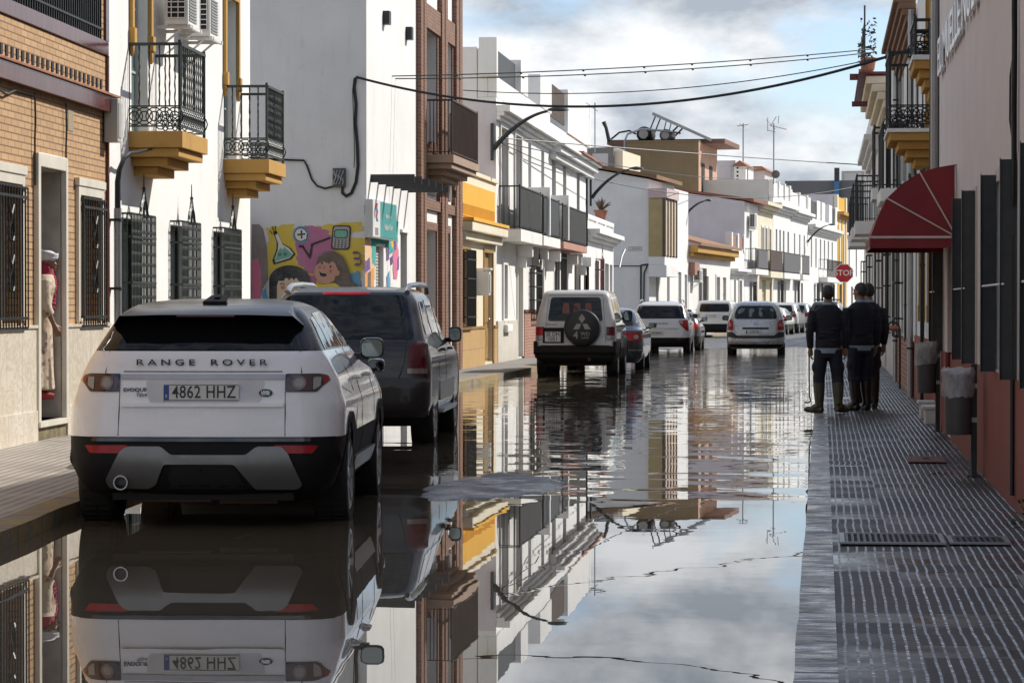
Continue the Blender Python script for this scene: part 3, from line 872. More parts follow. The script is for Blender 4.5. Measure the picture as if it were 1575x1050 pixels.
u_, z_ = A.uz(108, 182); A.box('patched_hole', u_-.12, u_+.14, -.006, -.001, z_-.14, z_+.1, plaster('raw_patch', (.34,.28,.2), .6), None)
u_, z_ = A.uz(161, 190)
t = thing('meter_box', 'pale grey utility box under the end of the maroon cornice', 'utility box', A.w(A.W-.14, -.02, z_-.22), A.ang)
MB().box(-.10, .12, -.16, 0, 0, .50).build('case', M('pale_grey_box', (.42,.41,.38), .6), t, bevel=.01)
MB().box(-.07, .09, -.168, -.161, .05, .45).build('lid', M('pale_grey_box2', (.36,.35,.33), .6), t, bevel=.003)

# ---- white house with the two ochre balconies
B = House('balcony_house', 'white house with ochre stepped balconies and dark iron window cages', (-8.269, 31.776), (-8.656, 41.812))
def bal_from_px(H, xwall, xcorner, xfar, yrail, yslab):
    u0 = H.u(xwall)
    Y = H.w(u0, 0, 0).y
    p = hit(xcorner, 468, H.w(u0, 0, 0), H.d)
    out = -(p - H.w(u0, 0, 0)).dot(H.n)
    u1 = H.u(xfar, -out)
    return u0, u1, out, H.z(xcorner, yslab, -out), H.z(xcorner, yrail, -out)
b1 = bal_from_px(B, 198, 281, 320, 66, 201); b2 = bal_from_px(B, 344, 414, 440, 134, 245)
zsl = (b1[3]+b2[3])/2; rh = ((b1[4]-b1[3]) + (b2[4]-b2[3]))/2
b_d1 = (b1[0]+.18, b1[0]+1.15, zsl, zsl+2.35); b_d2 = (b2[0]+.10, b2[0]+1.05, zsl, zsl+2.35)
bw = []
for (x0, x1, yt) in ((198, 233, 318), (276, 303, 330), (341, 366, 342)):
    h = rect(B, x0, x1, yt, 500, off=-.12, zb=1.0); bw.append(h)
bw = [(h[0], h[1], 1.0, bw[0][3]-.12) for h in bw]
B.wall(8.2, [b_d1, b_d2] + bw, WHITE, depth=9)
for (b, d, lab) in ((b1, b_d1, 0), (b2, b_d2, 1)):
    B.balcony(b[0], b[1], b[2], zsl, rh, slab=.20, sm=OCHRE, rm=IRONG, corbel=3, cm=OCHRE, rings=True, twist=True, pitch=0.125)
    B.window(d, M('grey_green_joinery', (.40,.44,.43), .5), GLASSB, y=.12, muntins=1, bars=2, name='balcony_door')
    mb = MB(); a, b_, c, e_ = d
    for x in (a-.14, b_+.02):
        mb.box(x, x+.12, -.05, -.001, c+1.25, e_+.12); mb.box(x-.02, x+.14, -.075, -.001, c+1.06, c+1.25); mb.prism([(x, -.05, c+1.06), (x+.12, -.05, c+1.06), (x+.06, -.05, c+.90)], (0, .049, 0))
    mb.box(a-.02, b_+.02, -.05, -.001, e_, e_+.12); mb.box(a-.20, b_+.20, -.10, -.001, e_+.121, e_+.2)
    B.part('door_surround', mb, OCHRE, bevel=.012)
for h in bw:
    B.window(h, IRONG, GLASS, y=.12, muntins=1)
    B.grille((h[0]+.06, h[1], h[2], h[3]), out=.16, m=IRONG, pitch=.085, bands=3, finial=True, ov=.07, r=.006, hoops=True)
    B.box('window_sill', h[0]-.12, h[1]+.12, -.28, -.001, h[2]-.12, h[2]-.052, WHITE, bevel=.01)
# wall pipe with its bent black arm
u0, z0 = B.uz(175, 225); u0 = .16
t = thing('cable_mast', 'grey conduit with a bent black arm between the brick and white houses', 'conduit', B.w(u0, -.09, 0.09), B.ang)
MB().tube([(0,0,0),(0,0,2.55)], .045, 10).build('pipe', GREYM, t, smooth=True)
mb = MB(); mb.tube([(0,0,2.53),(0,0,2.86),(0,-.02,3.0),(.06,-.06,3.13),(.2,-.1,3.2),(.42,-.14,3.22),(1.0,-.2,3.30)], [.036,.034,.03,.028,.026,.022,.018], 8); mb.build('arm', IRON, t, smooth=True)
mb = MB()
for z in (.5, 1.6, 2.4): mb.box(-.06, .06, -.05, .09, z, z+.03)
mb.build('clamp', IRON, t)
# air conditioners
def aircon(loc, rotz, label, w=.80, h=.56, d=.30, group=None):
    t = thing('air_conditioner', label, 'air conditioner', loc, rotz, group)
    cas = MB().box(0, w, -d-.12, -.12, 0, h).build('case', WHITEM, t, bevel=.015)
    g = MB(); 
    for i in range(12): g.box(.05, w*.68, -d-.132, -d-.121, .05+i*(h-.1)/12, .05+(i+.55)*(h-.1)/12)
    g.build('fan_grille', M('ac_grey', (.28,.28,.27), .5), t)
    s_ = MB(); s_.box(-.012, -.001, -d-.08, -.16, .08, h-.07); sd = s_.build('side_grille', DARKIN, t)
    for i in range(6): pass
    l = MB()
    for i in range(7): l.box(-.020, -.0125, -d-.08, -.16, .08+i*(h-.16)/6-.006, .08+i*(h-.16)/6+.006)
    for i in range(4): l.box(-.020, -.0125, -d-.08+i*(d-.04)/3-.005, -d-.08+i*(d-.04)/3+.005, .08, h-.07)
    l.build('slat', WHITEM, sd)
    k = MB()
    for x in (.1, w-.1): k.box(x-.02, x+.02, -d-.16, -.0, -.045, -.004); k.prism([(x-.015, -.03, -.3), (x-.015, 0, -.3), (x-.015, -.3, -.046), (x-.015, -.34, -.046)], (.03, 0, 0))
    k.box(0, w, -d-.15, -d-.11, -.045, -.004)
    k.build('bracket', WHITEM, t)
    return t
# unit hung beside the first balcony door
ua, za = B.uz(285, 62, -.42)
aircon(B.w(B.u(254, -.12), 0, B.z(254, 38, -.12)), B.ang, 'white air conditioner above the first ochre balcony, nearer the brick house')
aircon(B.w(B.u(289, -.12), 0, B.z(289, 56, -.12)), B.ang, 'white air conditioner hung just behind the other one above the balconies')

# ---- white corner house with the mural
C = House('mural_house', 'tall white corner house with a colourful painted mural and steel fins', (-7.9, 48.1), (-7.9, 54.27))
c_d1 = rect(C, 578, 590, 378, 600, zb=.12); c_d2 = rect(C, 616, 626, 358, 600, zb=.12)
C.wall(9.2, [c_d1, c_d2], WHITE2, depth=12)
C.shutter(c_d1, SHUT); C.door(c_d2, SHUTD, y=.18)
C.box('door_lintel', c_d2[0]-.05, c_d2[1]+.08, -.05, -.001, c_d2[3]+.01, c_d2[3]+.07, WHITE)
C.box('shade_toned_end_wall', -.0018, -.0002, 0.002, 12, .1, 9.19, plaster('shade_toned_grey', (.66,.66,.662), .45))  # grey paint, toned to carry this wall's shade as well
# mural: flat paint on the wall that faces down the street
COLS = dict(yel=(.62,.47,.05), mag=(.42,.14,.26), wht=(.66,.65,.63), blk=(.015,.014,.018), grn=(.16,.40,.29), skin=(.48,.27,.19), skin2=(.60,.47,.33), brn=(.115,.082,.065),
            blu=(.10,.30,.48), gry=(.34,.33,.32), pnk=(.62,.16,.27), tau=(.22,.185,.165), blush=(.45,.15,.13), teal=(.03,.33,.31), pur=(.13,.06,.22), org=(.62,.28,.07), pch=(.68,.45,.27))
def spray(name, col):
    t = NT(name); v = t.obj()
    a = t.noise(v, 3.0, 8, .7).outputs['Fac']; b = t.noise(t.obj((1, 3, 12)), 6, 6, .7).outputs['Fac']
    f = t.math('ADD', t.math('MULTIPLY', t.ramp(a, [(.35, 0), (.7, 1)]), .35), t.math('MULTIPLY', t.ramp(b, [(.5, 0), (.75, 1)]), .35))
    t.set(Base_Color=t.mix(f, col, tuple(x*.55+.25 for x in col)), Roughness=.9, Specular_IOR_Level=.2); t.bump(t.noise(v, 26, 5).outputs['Fac'], .35, .012)
    return t.m
CN = list(COLS); MUR = [spray('mural_'+k, COLS[k]) for k in CN]
mur = MB(); _lay = [0]
def mp(pts, col, lift=None):
    _lay[0] += 1; e = .003 + .0006*_lay[0]
    mur.mat(CN.index(col)).poly([(-e, *C.side(x, y)) for x, y in pts])
def circ(cx, cy, rx, ry=None, n=22, a0=0, a1=360): 
    ry = ry or rx
    return [(cx+rx*math.cos(R(a0+(a1-a0)*i/n)), cy+ry*math.sin(R(a0+(a1-a0)*i/n))) for i in range(n+ (0 if a1-a0 == 360 else 1))]
def ragged(pts, amp, n=4):
    out = []; rnd = random.Random(len(pts)*7+int(amp*10))
    for (x0, y0), (x1, y1) in zip(pts, pts[1:]+pts[:1]):
        for k in range(n): out.append((x0+(x1-x0)*k/n+rnd.uniform(-amp, amp), y0+(y1-y0)*k/n+rnd.uniform(-amp, amp)))
    return out
def stroke(pts, w, col):
    for (x0, y0), (x1, y1) in zip(pts, pts[1:]):
        dx, dy = x1-x0, y1-y0; L = math.hypot(dx, dy) or 1; nx, ny = -dy/L*w/2, dx/L*w/2; ex, ey = dx/L*w*.4, dy/L*w*.4
        mp([(x0-ex+nx, y0-ey+ny), (x0-ex-nx, y0-ey-ny), (x1+ex-nx, y1+ey-ny), (x1+ex+nx, y1+ey+ny)], col)
# yellow brushwork in rough strokes
for (x0, x1, y, w) in [(410,452,352,3),(412,470,358,5),(414,500,366,7),(412,560,376,9),(412,560,388,10),(411,560,401,11),(412,560,414,11),(414,556,427,10),(415,552,440,12),(408,440,385,8),(488,556,349,3),(500,559,356,5)]:
    mp(ragged([(x0,y-w/2),((x0+x1)/2,y-w/2-4),(x1,y-w/2-6),(x1,y+w/2-4),((x0+x1)/2,y+w/2+1),(x0,y+w/2+3)], 1.6, 5), 'yel')
mp(ragged([(455,372),(470,348),(485,346),(505,356),(512,376),(508,400),(500,412),(488,424),(470,420),(458,402)], 2.6, 5), 'mag')
mp(ragged([(470,425),(488,424),(486,470),(466,470)], 2, 4), 'mag')
mp([(386,470),(388,345),(399,345),(405,352),(411,380),(413,430),(404,445),(398,470)], 'tau')
mp(ragged([(388,400),(397,396),(402,420),(400,470),(388,470)], 2, 3), 'pnk')
mp(ragged([(404,452),(410,436),(414,470),(402,470)], 1.5, 3), 'blu')
mp(ragged([(538,420),(553,416),(556,440),(546,470),(540,440)], 2, 4), 'blu')
# flask
fl = [(420,357),(425,354),(430,364),(434,374),(447,381),(455,391),(448,399),(421,407),(419,400),(425,385),(426,372)]
mp([(437+(x-437)*1.0, y) for x, y in fl], 'blk')
mp([(437+(x-437)*.80, 386+(y-386)*.84) for x, y in fl], 'wht')
mp([(428,386),(432,381),(435,384),(438,380),(441,383),(450,391),(445,396),(423,402),(424,397)], 'grn')
for q in ((430.5,391.5),(439,391)): mp(circ(*q, 2.3), 'blk'); mp(circ(*q, 1.2), 'grn')
stroke([(416,355),(419,360)], 1.4, 'blk'); stroke([(419,349),(421.5,355)], 1.4, 'blk'); stroke([(424,348),(423.5,353)], 1.4, 'blk')
# plus sign bubble
mp(circ(463,361,12.5,13.5)+[], 'blu'); mp([(466,366),(475,362),(473,375)], 'blu'); mp(circ(463,361,10.3,11), 'blk'); mp([(462,364),(474.4,359),(472,371)], 'blk'); mp(circ(463,361,9,9.6), 'wht'); mp([(463,362),(472.6,358),(471,369)], 'wht')
stroke([(458.5,361),(469,360)], 2.6, 'blk'); stroke([(464,355),(464.4,366)], 2.6, 'blk')
# square root sign
stroke([(461,379),(466,379),(477,396)], 3.4, 'blk'); stroke([(477,396),(480.5,376)], 3.4, 'blk'); stroke([(480,376),(507,366)], 2.8, 'blk')
# calculator
def rr_(x0, y0, x1, y1, r, sk=0): 
    o = []
    for cx, cy, a in ((x1-r, y0+r, -90), (x1-r, y1-r, 0), (x0+r, y1-r, 90), (x0+r, y0+r, 180)):
        o += [(cx+r*math.cos(R(a+q))+sk*(y1-cy), cy+r*math.sin(R(a+q))) for q in (0, 30, 60, 90)]
    return o
mp(rr_(509.5,346.5,538,384,5,.07), 'blk'); mp(rr_(511.5,348.5,536,382,4,.07), 'gry')
mp(rr_(514,353,535,366.5,3,.05), 'blk'); mp(rr_(515.4,354.4,533.6,365,2.5,.05), 'grn')
for i in range(4):
    for j in range(4): mp(circ(515.5+i*5.3+(3-j)*.35, 369.5+j*3.4, 1.5, 1.1, 8), 'blk')
# spiral
stroke([(549+5*math.cos(q)+q*.25-1, 384+q*1.45+3.2*math.sin(q)) for q in [i*.5 for i in range(0, 36)]][2:], 1.8, 'pur')
# two painted children's faces
mp(circ(446,431,31,23,26,180,360)+[(477,470),(415,470)], 'blk')
mp([(427,470),(427,440),(430,428),(459,428),(463,440),(463,470)], 'skin2')
mp([(428,432),(432,424),(460,424),(464,432),(459,431),(457,424),(453,432),(449,424),(446,432),(441,424),(438,432)], 'blk')
for cx in (435.5, 455.5): stroke(circ(cx,438,3.4,2.2,6,200,340), 1.3, 'blk')
mp(circ(436,442,3), 'blush'); mp(circ(457,441,3), 'blush'); mp([(443.5,436),(446,436),(446,440),(443.5,440)], 'blush'); mp(circ(447,447,8,3.5,12,0,180), 'blk')
mp([(487,410),(490,396),(500,388),(515,386),(528,394),(536,412),(541,432),(552,440),(552,470),(520,470),(516,435)], 'brn')
mp([(487,409),(494,402),(508,401),(516,404),(521,416),(524,418),(522,424),(517,424),(515,432),(505,437),(495,435),(487,428),(484,418)], 'skin')
mp([(487,408),(496,398),(512,400),(508,406),(498,402),(492,405)], 'brn')
for q in ((496.5,405),(509.5,410)): mp(circ(*q, 1.5, 1.9, 8), 'blk')
mp([(499.5,408),(502,409),(501,414),(497.5,413)], 'blush'); mp(circ(493,411,2.8), 'blush'); mp(circ(509.5,417,2.8), 'blush')
mp([(492,417),(496,420),(503,421),(503.5,424),(499,426),(494,424)], 'blk')
mp(ragged([(484,438),(498,437),(516,434),(522,440),(524,470),(484,470)], 1.2, 3), 'yel')
mur.build('mural', MUR, C.t, fixn=False)
# mural wrapping on to the street front
mur = MB(); _lay[0] = 0
def fp(pts, col):
    _lay[0] += 1; e = .002 + .0006*_lay[0]
    mur.mat(CN.index(col)).poly([(u, -e, z) for u, z in [C.uz(x, y) for x, y in pts]])
fp(ragged([(561,315),(566,310),(569,330),(566,352),(561,348)], .8, 3), 'teal')
fp(ragged([(566,322),(573,328),(572,362),(561,372),(561,352)], .8, 3), 'yel')
fp([(561,372),(568,368),(574,392),(573,410),(561,400)], 'pch'); fp([(561,404),(569,394),(572,412),(561,420)], 'pur'); fp([(568,392),(577,400),(577,430),(570,424)], 'pch')
fp([(561,420),(575,412),(575,470),(561,470)], 'org'); fp([(565,420),(570,417),(570,445),(565,450)], 'brn'); fp([(562,448),(573,440),(573,470),(562,470)], 'blush')
fp(ragged([(571,365),(600,366),(605,345),(612,340),(611,372),(606,384),(598,392),(592,380),(592,375),(577,375),(577,410),(572,405)], .8, 4), 'teal')
fp(ragged([(600,372),(604,362),(605,375),(602,386)], .6, 3), 'yel')
fp(ragged([(603,392),(607,374),(611,372),(613,400),(610,430),(605,428),(604,410)], .7, 4), 'pnk')
for q in ([(593,382),(598,380),(598,398),(594,402)], [(604,372),(608,366),(609,382),(606,388)], [(599,396),(604,392),(603,406),(600,408)], [(610,398),(613,394),(613,414),(610,416)]): fp(ragged(q, .6, 3), 'pur')
fp(ragged([(594,425),(598,416),(600,440),(594,470)], .6, 3), 'blu')
mur.build('mural', MUR, C.t, fixn=False)
# six steel fins above the entrance
FIN = M('black_steel_fin', (.02,.02,.022), .5)
f0, f1 = C.u(570), C.u(628)
for i in range(6):
    u = f0 + (f1-f0)*i/5
    C.box('shade_fin', u, u+.05, -.78, -.001, 3.66, 3.80, FIN, bevel=.004)
# sign box on the front
us, zs_ = C.uz(571, 365, -.12); ue = C.u(608, -.12); zt_ = C.z(571, 306, -.12)
t = thing('wall_sign', 'teal and white box sign projecting from the mural house front', 'sign', C.w(us, 0, zs_), C.ang)
W_, H_ = ue-us, zt_-zs_
MB().box(0, W_, -.14, -.002, 0, H_).build('case', M('sign_grey', (.5,.5,.5), .5), t, bevel=.008)
TEAL = M('sign_teal', (.045,.30,.285), .4, var=.08)
MB().box(W_*.30, W_-.02, -.148, -.1405, .02, H_-.02).build('panel', TEAL, t)
MB().box(.02, W_*.30-.004, -.148, -.1405, .02, H_-.02).build('panel', WHITEM, t)['label'] = 'white strip with a red and blue emblem'
RX = Matrix.Rotation(math.pi/2, 4, 'X')
text_mesh('lettering', 'Velvets Lindón', H_*.15, WHITEM, t, Matrix.Translation((W_*.64, -.150, H_*.62)) @ RX, .002, width=1.15)
text_mesh('lettering', 'Nubla di Torr', H_*.22, WHITEM, t, Matrix.Translation((W_*.64, -.150, H_*.32)) @ RX, .002, width=1.15)
em = MB()
for i, z in enumerate((.86, .74, .62, .50)): em.mat(i % 2).prism([(W_*(.10+.04*(i % 2)), -.1505, H_*(z-.07)), (W_*(.18+.04*(i % 2)), -.1505, H_*(z-.06)), (W_*(.20-.03*(i % 2)), -.1505, H_*(z+.06)), (W_*(.13-.02*(i % 2)), -.1505, H_*(z+.05))], (0, .002, 0))
em.build('emblem', [M('emblem_red', (.4,.04,.05), .5, var=0), M('emblem_blue', (.05,.12,.3), .5, var=0)], t)
bc = MB()
for i in range(4): bc.box(W_*.09, W_*.22, -.1505, -.1485, H_*(.08+i*.05), H_*(.11+i*.05))
bc.build('small_print', M('print_dark', (.05,.05,.06), .5, var=0), t)
# junction box and thick black cable on the shaded side wall
y0, z0 = C.side(513, 288); y1, z1 = C.side(532, 259)
t = thing('junction_box', 'open electrical box with looped cables on the shaded side wall', 'junction box', C.w(-.0, y0, z0), C.ang)
dy = y1-y0
MB().box(-.10, -.001, min(0,dy), max(0,dy), 0, z1-z0).build('case', M('dark_plastic_box', (.06,.06,.055), .5), t, bevel=.008)
mb = MB()
for k in range(4):
    yy = dy*(.2+.2*k)
    mb.tube([(-.115, yy+.02*math.sin(q*1.1+k), .04+(z1-z0-.08)*q/8) for q in range(9)], .012, 5)
mb.build('wire_loop', GREYM, t)
def on_side(pts, off=-.03): return [C.w(off, *C.side(x, y)) for x, y in pts]
mb = MB(); mb.tube(on_side([(547,120),(545,135),(548,160),(547,190),(550,225),(551,255),(548,280),(541,297),(533,302),(527,297),(527,288)]), .028, 7)
tag(mb.build('wall_cable', IRON), 'thickest black cable running down the grey side wall to the junction box', 'cable'); mb = MB(); mb.tube(on_side([(513,287),(500,290),(488,286),(480,276),(473,256),(468,247),(440,246),(386,243)]), .018, 6)
tag(mb.build('wall_cable', IRON), 'black cable from the junction box across the shaded wall to the white house', 'cable'); mb = MB(); mb.tube(on_side([(545,122),(543,140),(545,200),(546,240),(545,258)], -.05), .008, 5)
tag(mb.build('wall_cable', IRON), 'thin black wire beside the thickest cable on the grey side wall', 'cable')
mb = MB()
for x, y in ((590,28),(625,52)):
    u, z = C.uz(x, y); C.part('wall_bracket', MB().box(u-.1, u+.12, -.12, -.001, z-.12, z+.12), IRON)
# alley behind the white house: cabinet at its mouth
t = thing('alley_box', 'white and grey utility cabinet at the mouth of the side street', 'utility box', (-10.2, 47.2, .12), 0)
mb = MB().box(-.5, .35, 0, .35, 0, 3.0); mb.build('cabinet', M('cabinet_white', (.62,.62,.6), .5), t, bevel=.02)
MB().box(-.4, .25, -.012, -.001, .3, 1.4).build('door', GREYM, t, bevel=.003)
MB().box(-.3, .2, -.012, -.001, 1.7, 2.5).build('lid', GREYM, t, bevel=.003)

# ---- brick-framed house
D = House('brick_framed_house', 'narrow house with red brick pilasters, arched fanlights and an iron balcony', (-7.9, 54.27), (-7.9, 60.55))
zs_d = D.z(650, 238); 
d_up1 = rect(D, 652, 671, 44, 228, zb=zs_d); d_up2 = rect(D, 686, 694, 66, 150, zb=zs_d+.02)
d_lo1 = rect(D, 650, 670, 352, 600, zb=.14); d_lo2 = rect(D, 682, 690, 358, 600, zb=.14)
D.wall(9.6, [d_up1, d_up2, d_lo1, d_lo2], WHITE, depth=12, rev=.3)
mb = MB()
for x0, x1 in ((640.3, 649), (673, 682), (695.5, 704.8)):
    a, b = D.u(x0), D.u(x1); m1 = (a+b)/2
    mb = MB(); mb.box(a, m1-.06, -.10, -.001, .12, 9.5); mb.box(m1+.06, b, -.10, -.001, .12, 9.5); mb.box(m1-.06, m1+.06, -.05, -.001, .12, 9.5); D.part('brick_pilaster', mb, BRICKD)
mb = MB()
for z0, z1 in ((zs_d-.12, zs_d+.02), (3.42, 3.62), (d_up1[3]+.02, d_up1[3]+.5), (8.3, 8.8)):
    for x0, x1 in ((649.2, 672.8), (682.2, 695.3)): D.part('brick_band', MB().box(D.u(x0), D.u(x1), -.07, -.001, z0, z1), BRICKD)
for d in (d_up1, d_up2): D.window(d, WOOD, GLASS, y=.2, bars=1, name='balcony_door')
for d in (d_lo1, d_lo2): D.door(d, WOOD, y=.2)
for d in (d_up1, d_up2, d_lo1, d_lo2): D.surround((d[0], d[1], d[2], d[3]), .16, BRICKD, .03, bottom=False)
mb = MB()
for x0, x1 in ((650, 672), (683, 695)):
    a, b = D.u(x0), D.u(x1); c = (a+b)/2; rr = (b-a)/2; pts = []
    zc = 3.70
    for k in range(15):
        q = math.pi*k/14; mb.box(c+rr*math.cos(q)-.07, c+rr*math.cos(q)+.07, -.08, -.001, zc+1.0*math.sin(q)**.7-.10, zc+1.0*math.sin(q)**.7+.10)
D.part('brick_arch', mb, BRICKD)
mb = MB()
for x0, x1 in ((654, 668), (685, 693)):
    a, b = D.u(x0), D.u(x1); c = (a+b)/2; r_ = (b-a)/2
    mb.prism([(c+r_*math.cos(math.pi*k/10), -.03, 3.72+.75*math.sin(math.pi*k/10)) for k in range(11)], (0, .028, 0))
D.part('fanlight', mb, M('fanlight_grey', (.18,.15,.13), .5))
ub0, ub1 = D.u(650), D.u(690)
D.balcony(ub0, ub1+.3, .62, zs_d, 1.08, slab=.16, sm=plaster('balcony_stone', (.36,.26,.2), .5), rm=RUST, corbel=3, pitch=.07)
D.cornice(9.0, m=BRICKD)

# ---- low cream house
E = House('cream_house', 'low cream house with an ochre parapet panel and wooden door', (-7.9, 60.55), (-7.9, 67.5))
e_w = rect(E, 707, 722, 385, 500, zb=E.z(722, 500)); e_d = rect(E, 744, 757, 388, 556, zb=.16)
E.wall(E.z(704, 262), [e_w, e_d], CREAM, depth=12)
E.window(e_w, WOODY, GLASS, y=.1); E.surround(e_w, .09, WOODY, .03); E.grille((e_w[0]+.1, e_w[1]-.1, e_w[2], e_w[3]), .16, IRON, bands=4, finial=False, ov=.03)
E.door(e_d, WOODY, y=.1); E.surround(e_d, .10, WOODY, .03, bottom=False)
zp0 = E.z(708, 330); zp1 = E.z(708, 279)
E.box('parapet_panel', .35, E.W-.5, -.03, -.001, zp0, zp1, YELLOW)
mb = MB(); x = .4
while x < E.W-.6: mb.box(x, x+.06, -.045, -.0305, zp0+.03, zp0+.26); x += .14
E.part('dentil_row', mb, YELLOW)
mb = MB(); mb.box(0, E.W, -.30, -.001, zp0-.36, zp0-.14); mb.box(0, E.W, -.16, -.001, zp0-.55, zp0-.361)
E.part('cornice', mb, CREAM, bevel=.03); E.box('cornice_cap', -.02, E.W, -.33, -.001, zp0-.139, zp0-.06, YELLOW, bevel=.01)
E.box('capping', 0, E.W, -.06, .25, E.z(704, 262)+.001, E.z(704, 262)+.10, CREAM, bevel=.015)
zd_ = E.z(700, 508)
mb = MB(); mb.box(0, e_d[0]-.1, -.04, -.001, .1, zd_); mb.box(e_d[1]+.1, E.W, -.04, -.001, .1, zd_); E.part('tiled_base', mb, brick('ochre_base_tile', (.50,.32,.13), (.46,.28,.11), (.36,.23,.1), .5, .5), bevel=.004)
mb = MB(); mb.box(0, e_d[0]-.1, -.06, -.001, zd_+.001, zd_+.06); mb.box(e_d[1]+.1, E.W, -.06, -.001, zd_+.001, zd_+.06); E.part('ledge', mb, WOODY)
u, z = E.uz(744, 458, -.1)
t = thing('wall_lantern', 'white glazed lantern box on the cream house beside its door', 'lantern', E.w(E.u(738,-.1)+.1, -.02, E.z(740, 458, -.1)), E.ang)
MB().box(-.16, .16, -.3, 0, .05, .62).build('case', WHITEM, t, bevel=.02); MB().box(-.11, .11, -.315, -.302, .12, .54).build('panel', GLASSB, t); MB().box(-.2, .2, -.34, 0.015, .63, .68).build('cap', WHITEM, t, bevel=.01)

# ---- long white house with the flat terraces
Fh = House('terraced_house', 'long white two storey house with grey shutters and wrapped balconies', (-7.9, 67.5), (-7.9, 94.1))
F_zs = Fh.z(801, 352, -.55)
ops = []; lo = []
for (x0, x1, yt) in ((769,779,190),(791,800,200),(812.5,817,225),(832.5,837,234),(849,855,240),(866,871,248)):
    ops.append(('s', (Fh.u(x0), Fh.u(x1), F_zs+.02, Fh.z(x0, yt))))
zt_ = sum(o[1][3] for o in ops)/6
ops = [(k, (h[0], h[1], h[2], zt_)) for k, h in ops]
for (x0, x1) in ((887,891.5),(901,904)): ops.append(('b', (Fh.u(x0), Fh.u(x1), F_zs+.1, Fh.z(887, 266))))
lows = [('w', (Fh.u(773), Fh.u(778), Fh.z(773, 490), Fh.z(773, 407))), ('d', (Fh.u(795), Fh.u(802.5), .15, Fh.z(795, 397))), ('g', (Fh.u(814.5), Fh.u(822.5), Fh.z(814, 490), Fh.z(814, 412))), ('s', (Fh.u(832), Fh.u(837), .15, Fh.z(832, 412))),
        ('k', (Fh.u(853), Fh.u(861), 1.0, 3.0)), ('s', (Fh.u(863.5), Fh.u(867.5), .15, 3.0)), ('s', (Fh.u(870), Fh.u(874), .15, 3.0)), ('y', (Fh.u(884), Fh.u(891), 1.0, 3.0)), ('y', (Fh.u(898.5), Fh.u(904), 1.0, 3.0))]
Froof = 6.55
Fh.wall(Froof, [h for _, h in ops+lows], WHITE, depth=13, rev=.2)
# the end wall that faces down the street is lavender
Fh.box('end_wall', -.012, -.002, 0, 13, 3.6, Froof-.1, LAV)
for k, h in ops + lows:
    if k == 's': Fh.shutter(h, SHUT, y=.1)
    elif k == 'b': Fh.window(h, IRON, GLASS)
    elif k == 'w': Fh.window(h, WHITEM, GLASS); Fh.surround(h, .14, WHITE, .05); Fh.box('window_sill', h[0]-.2, h[1]+.2, -.16, -.001, h[2]-.34, h[2]-.142, WHITE, bevel=.03)
    elif k == 'd': Fh.door(h, BEIGE); Fh.surround(h, .12, WHITE, .04, bottom=False)
    elif k == 'g': Fh.window(h); Fh.grille(h, .2, IRON, bands=4, finial=True)
    elif k == 'k': Fh.window(h); Fh.grille(h, .2, IRON, bands=2)
    elif k == 'y': Fh.window(h, WOOD, GLASS); Fh.surround(h, .1, WOOD, .04)
for k, h in ops[:2]: Fh.surround(h, .16, M('stone_surround', (.60,.57,.52), .7), .05, bottom=False)
COV = M('black_mesh_screen', (.012,.013,.013), .75, var=.3); 
ua, ub = Fh.u(767), Fh.u(834, -.55)
Fh.balcony(ua, ub, .55, F_zs, 1.05, slab=.3, sm=WHITE, rm=IRON, cover=COV, pitch=.13)
uc = Fh.u(836.5, -.55); ud = Fh.u(862, -.55)
Fh.balcony(uc, ud, .55, F_zs-.02, 1.05, slab=.26, sm=WHITE, rm=IRON, cover=SHUTD, cover_range=(uc+.25, ud-.25), pitch=.13)
ue = Fh.u(867, -.55); uf = Fh.u(903, -.55)
Fh.balcony(ue, uf, .55, F_zs-.05, 1.05, slab=.20, sm=plaster('red_edge_slab', (.45,.25,.2), .4), rm=IRONG, cover=COV, pitch=.13)
mb = MB()
for x in (835, 864.5): Fh.part('balcony_divider', MB().box(Fh.u(x, -.4)-.12, Fh.u(x, -.4)+.12, -.6, -.001, F_zs, F_zs+1.3), WHITE, bevel=.01)

mb = MB(); 
for x in (795, 820, 840, 868, 890):
    u = Fh.u(x); mb = MB(); mb.box(u-.12, u+.12, -.42, -.001, F_zs-.62, F_zs-.31); mb.box(u-.10, u+.10, -.25, -.001, F_zs-.9, F_zs-.621); Fh.part('corbel', mb, WHITE, bevel=.02)
zco = Froof - .55
Fh.cornice(zco, (.10, .10, .16), (.10, .2, .34), WHITE, u1=Fh.u(845))
mb = MB(); mb.box(Fh.u(845)+.01, Fh.W+.25, -.20, -.001, zco-.25, zco-.06); mb.box(Fh.u(845)+.01, Fh.W+.3, -.34, -.001, zco-.059, zco+.12); mb.box(Fh.u(845)+.01, Fh.W+.36, -.46, -.001, zco+.121, zco+.2)
cc = Fh.part('cornice', mb, WHITE2, bevel=.03)
mb = MB(); mb.box(Fh.u(872), Fh.W+.42, -.52, .1, zco+.201, zco+.27); mb.build('roof_tiles', TERRA, cc)
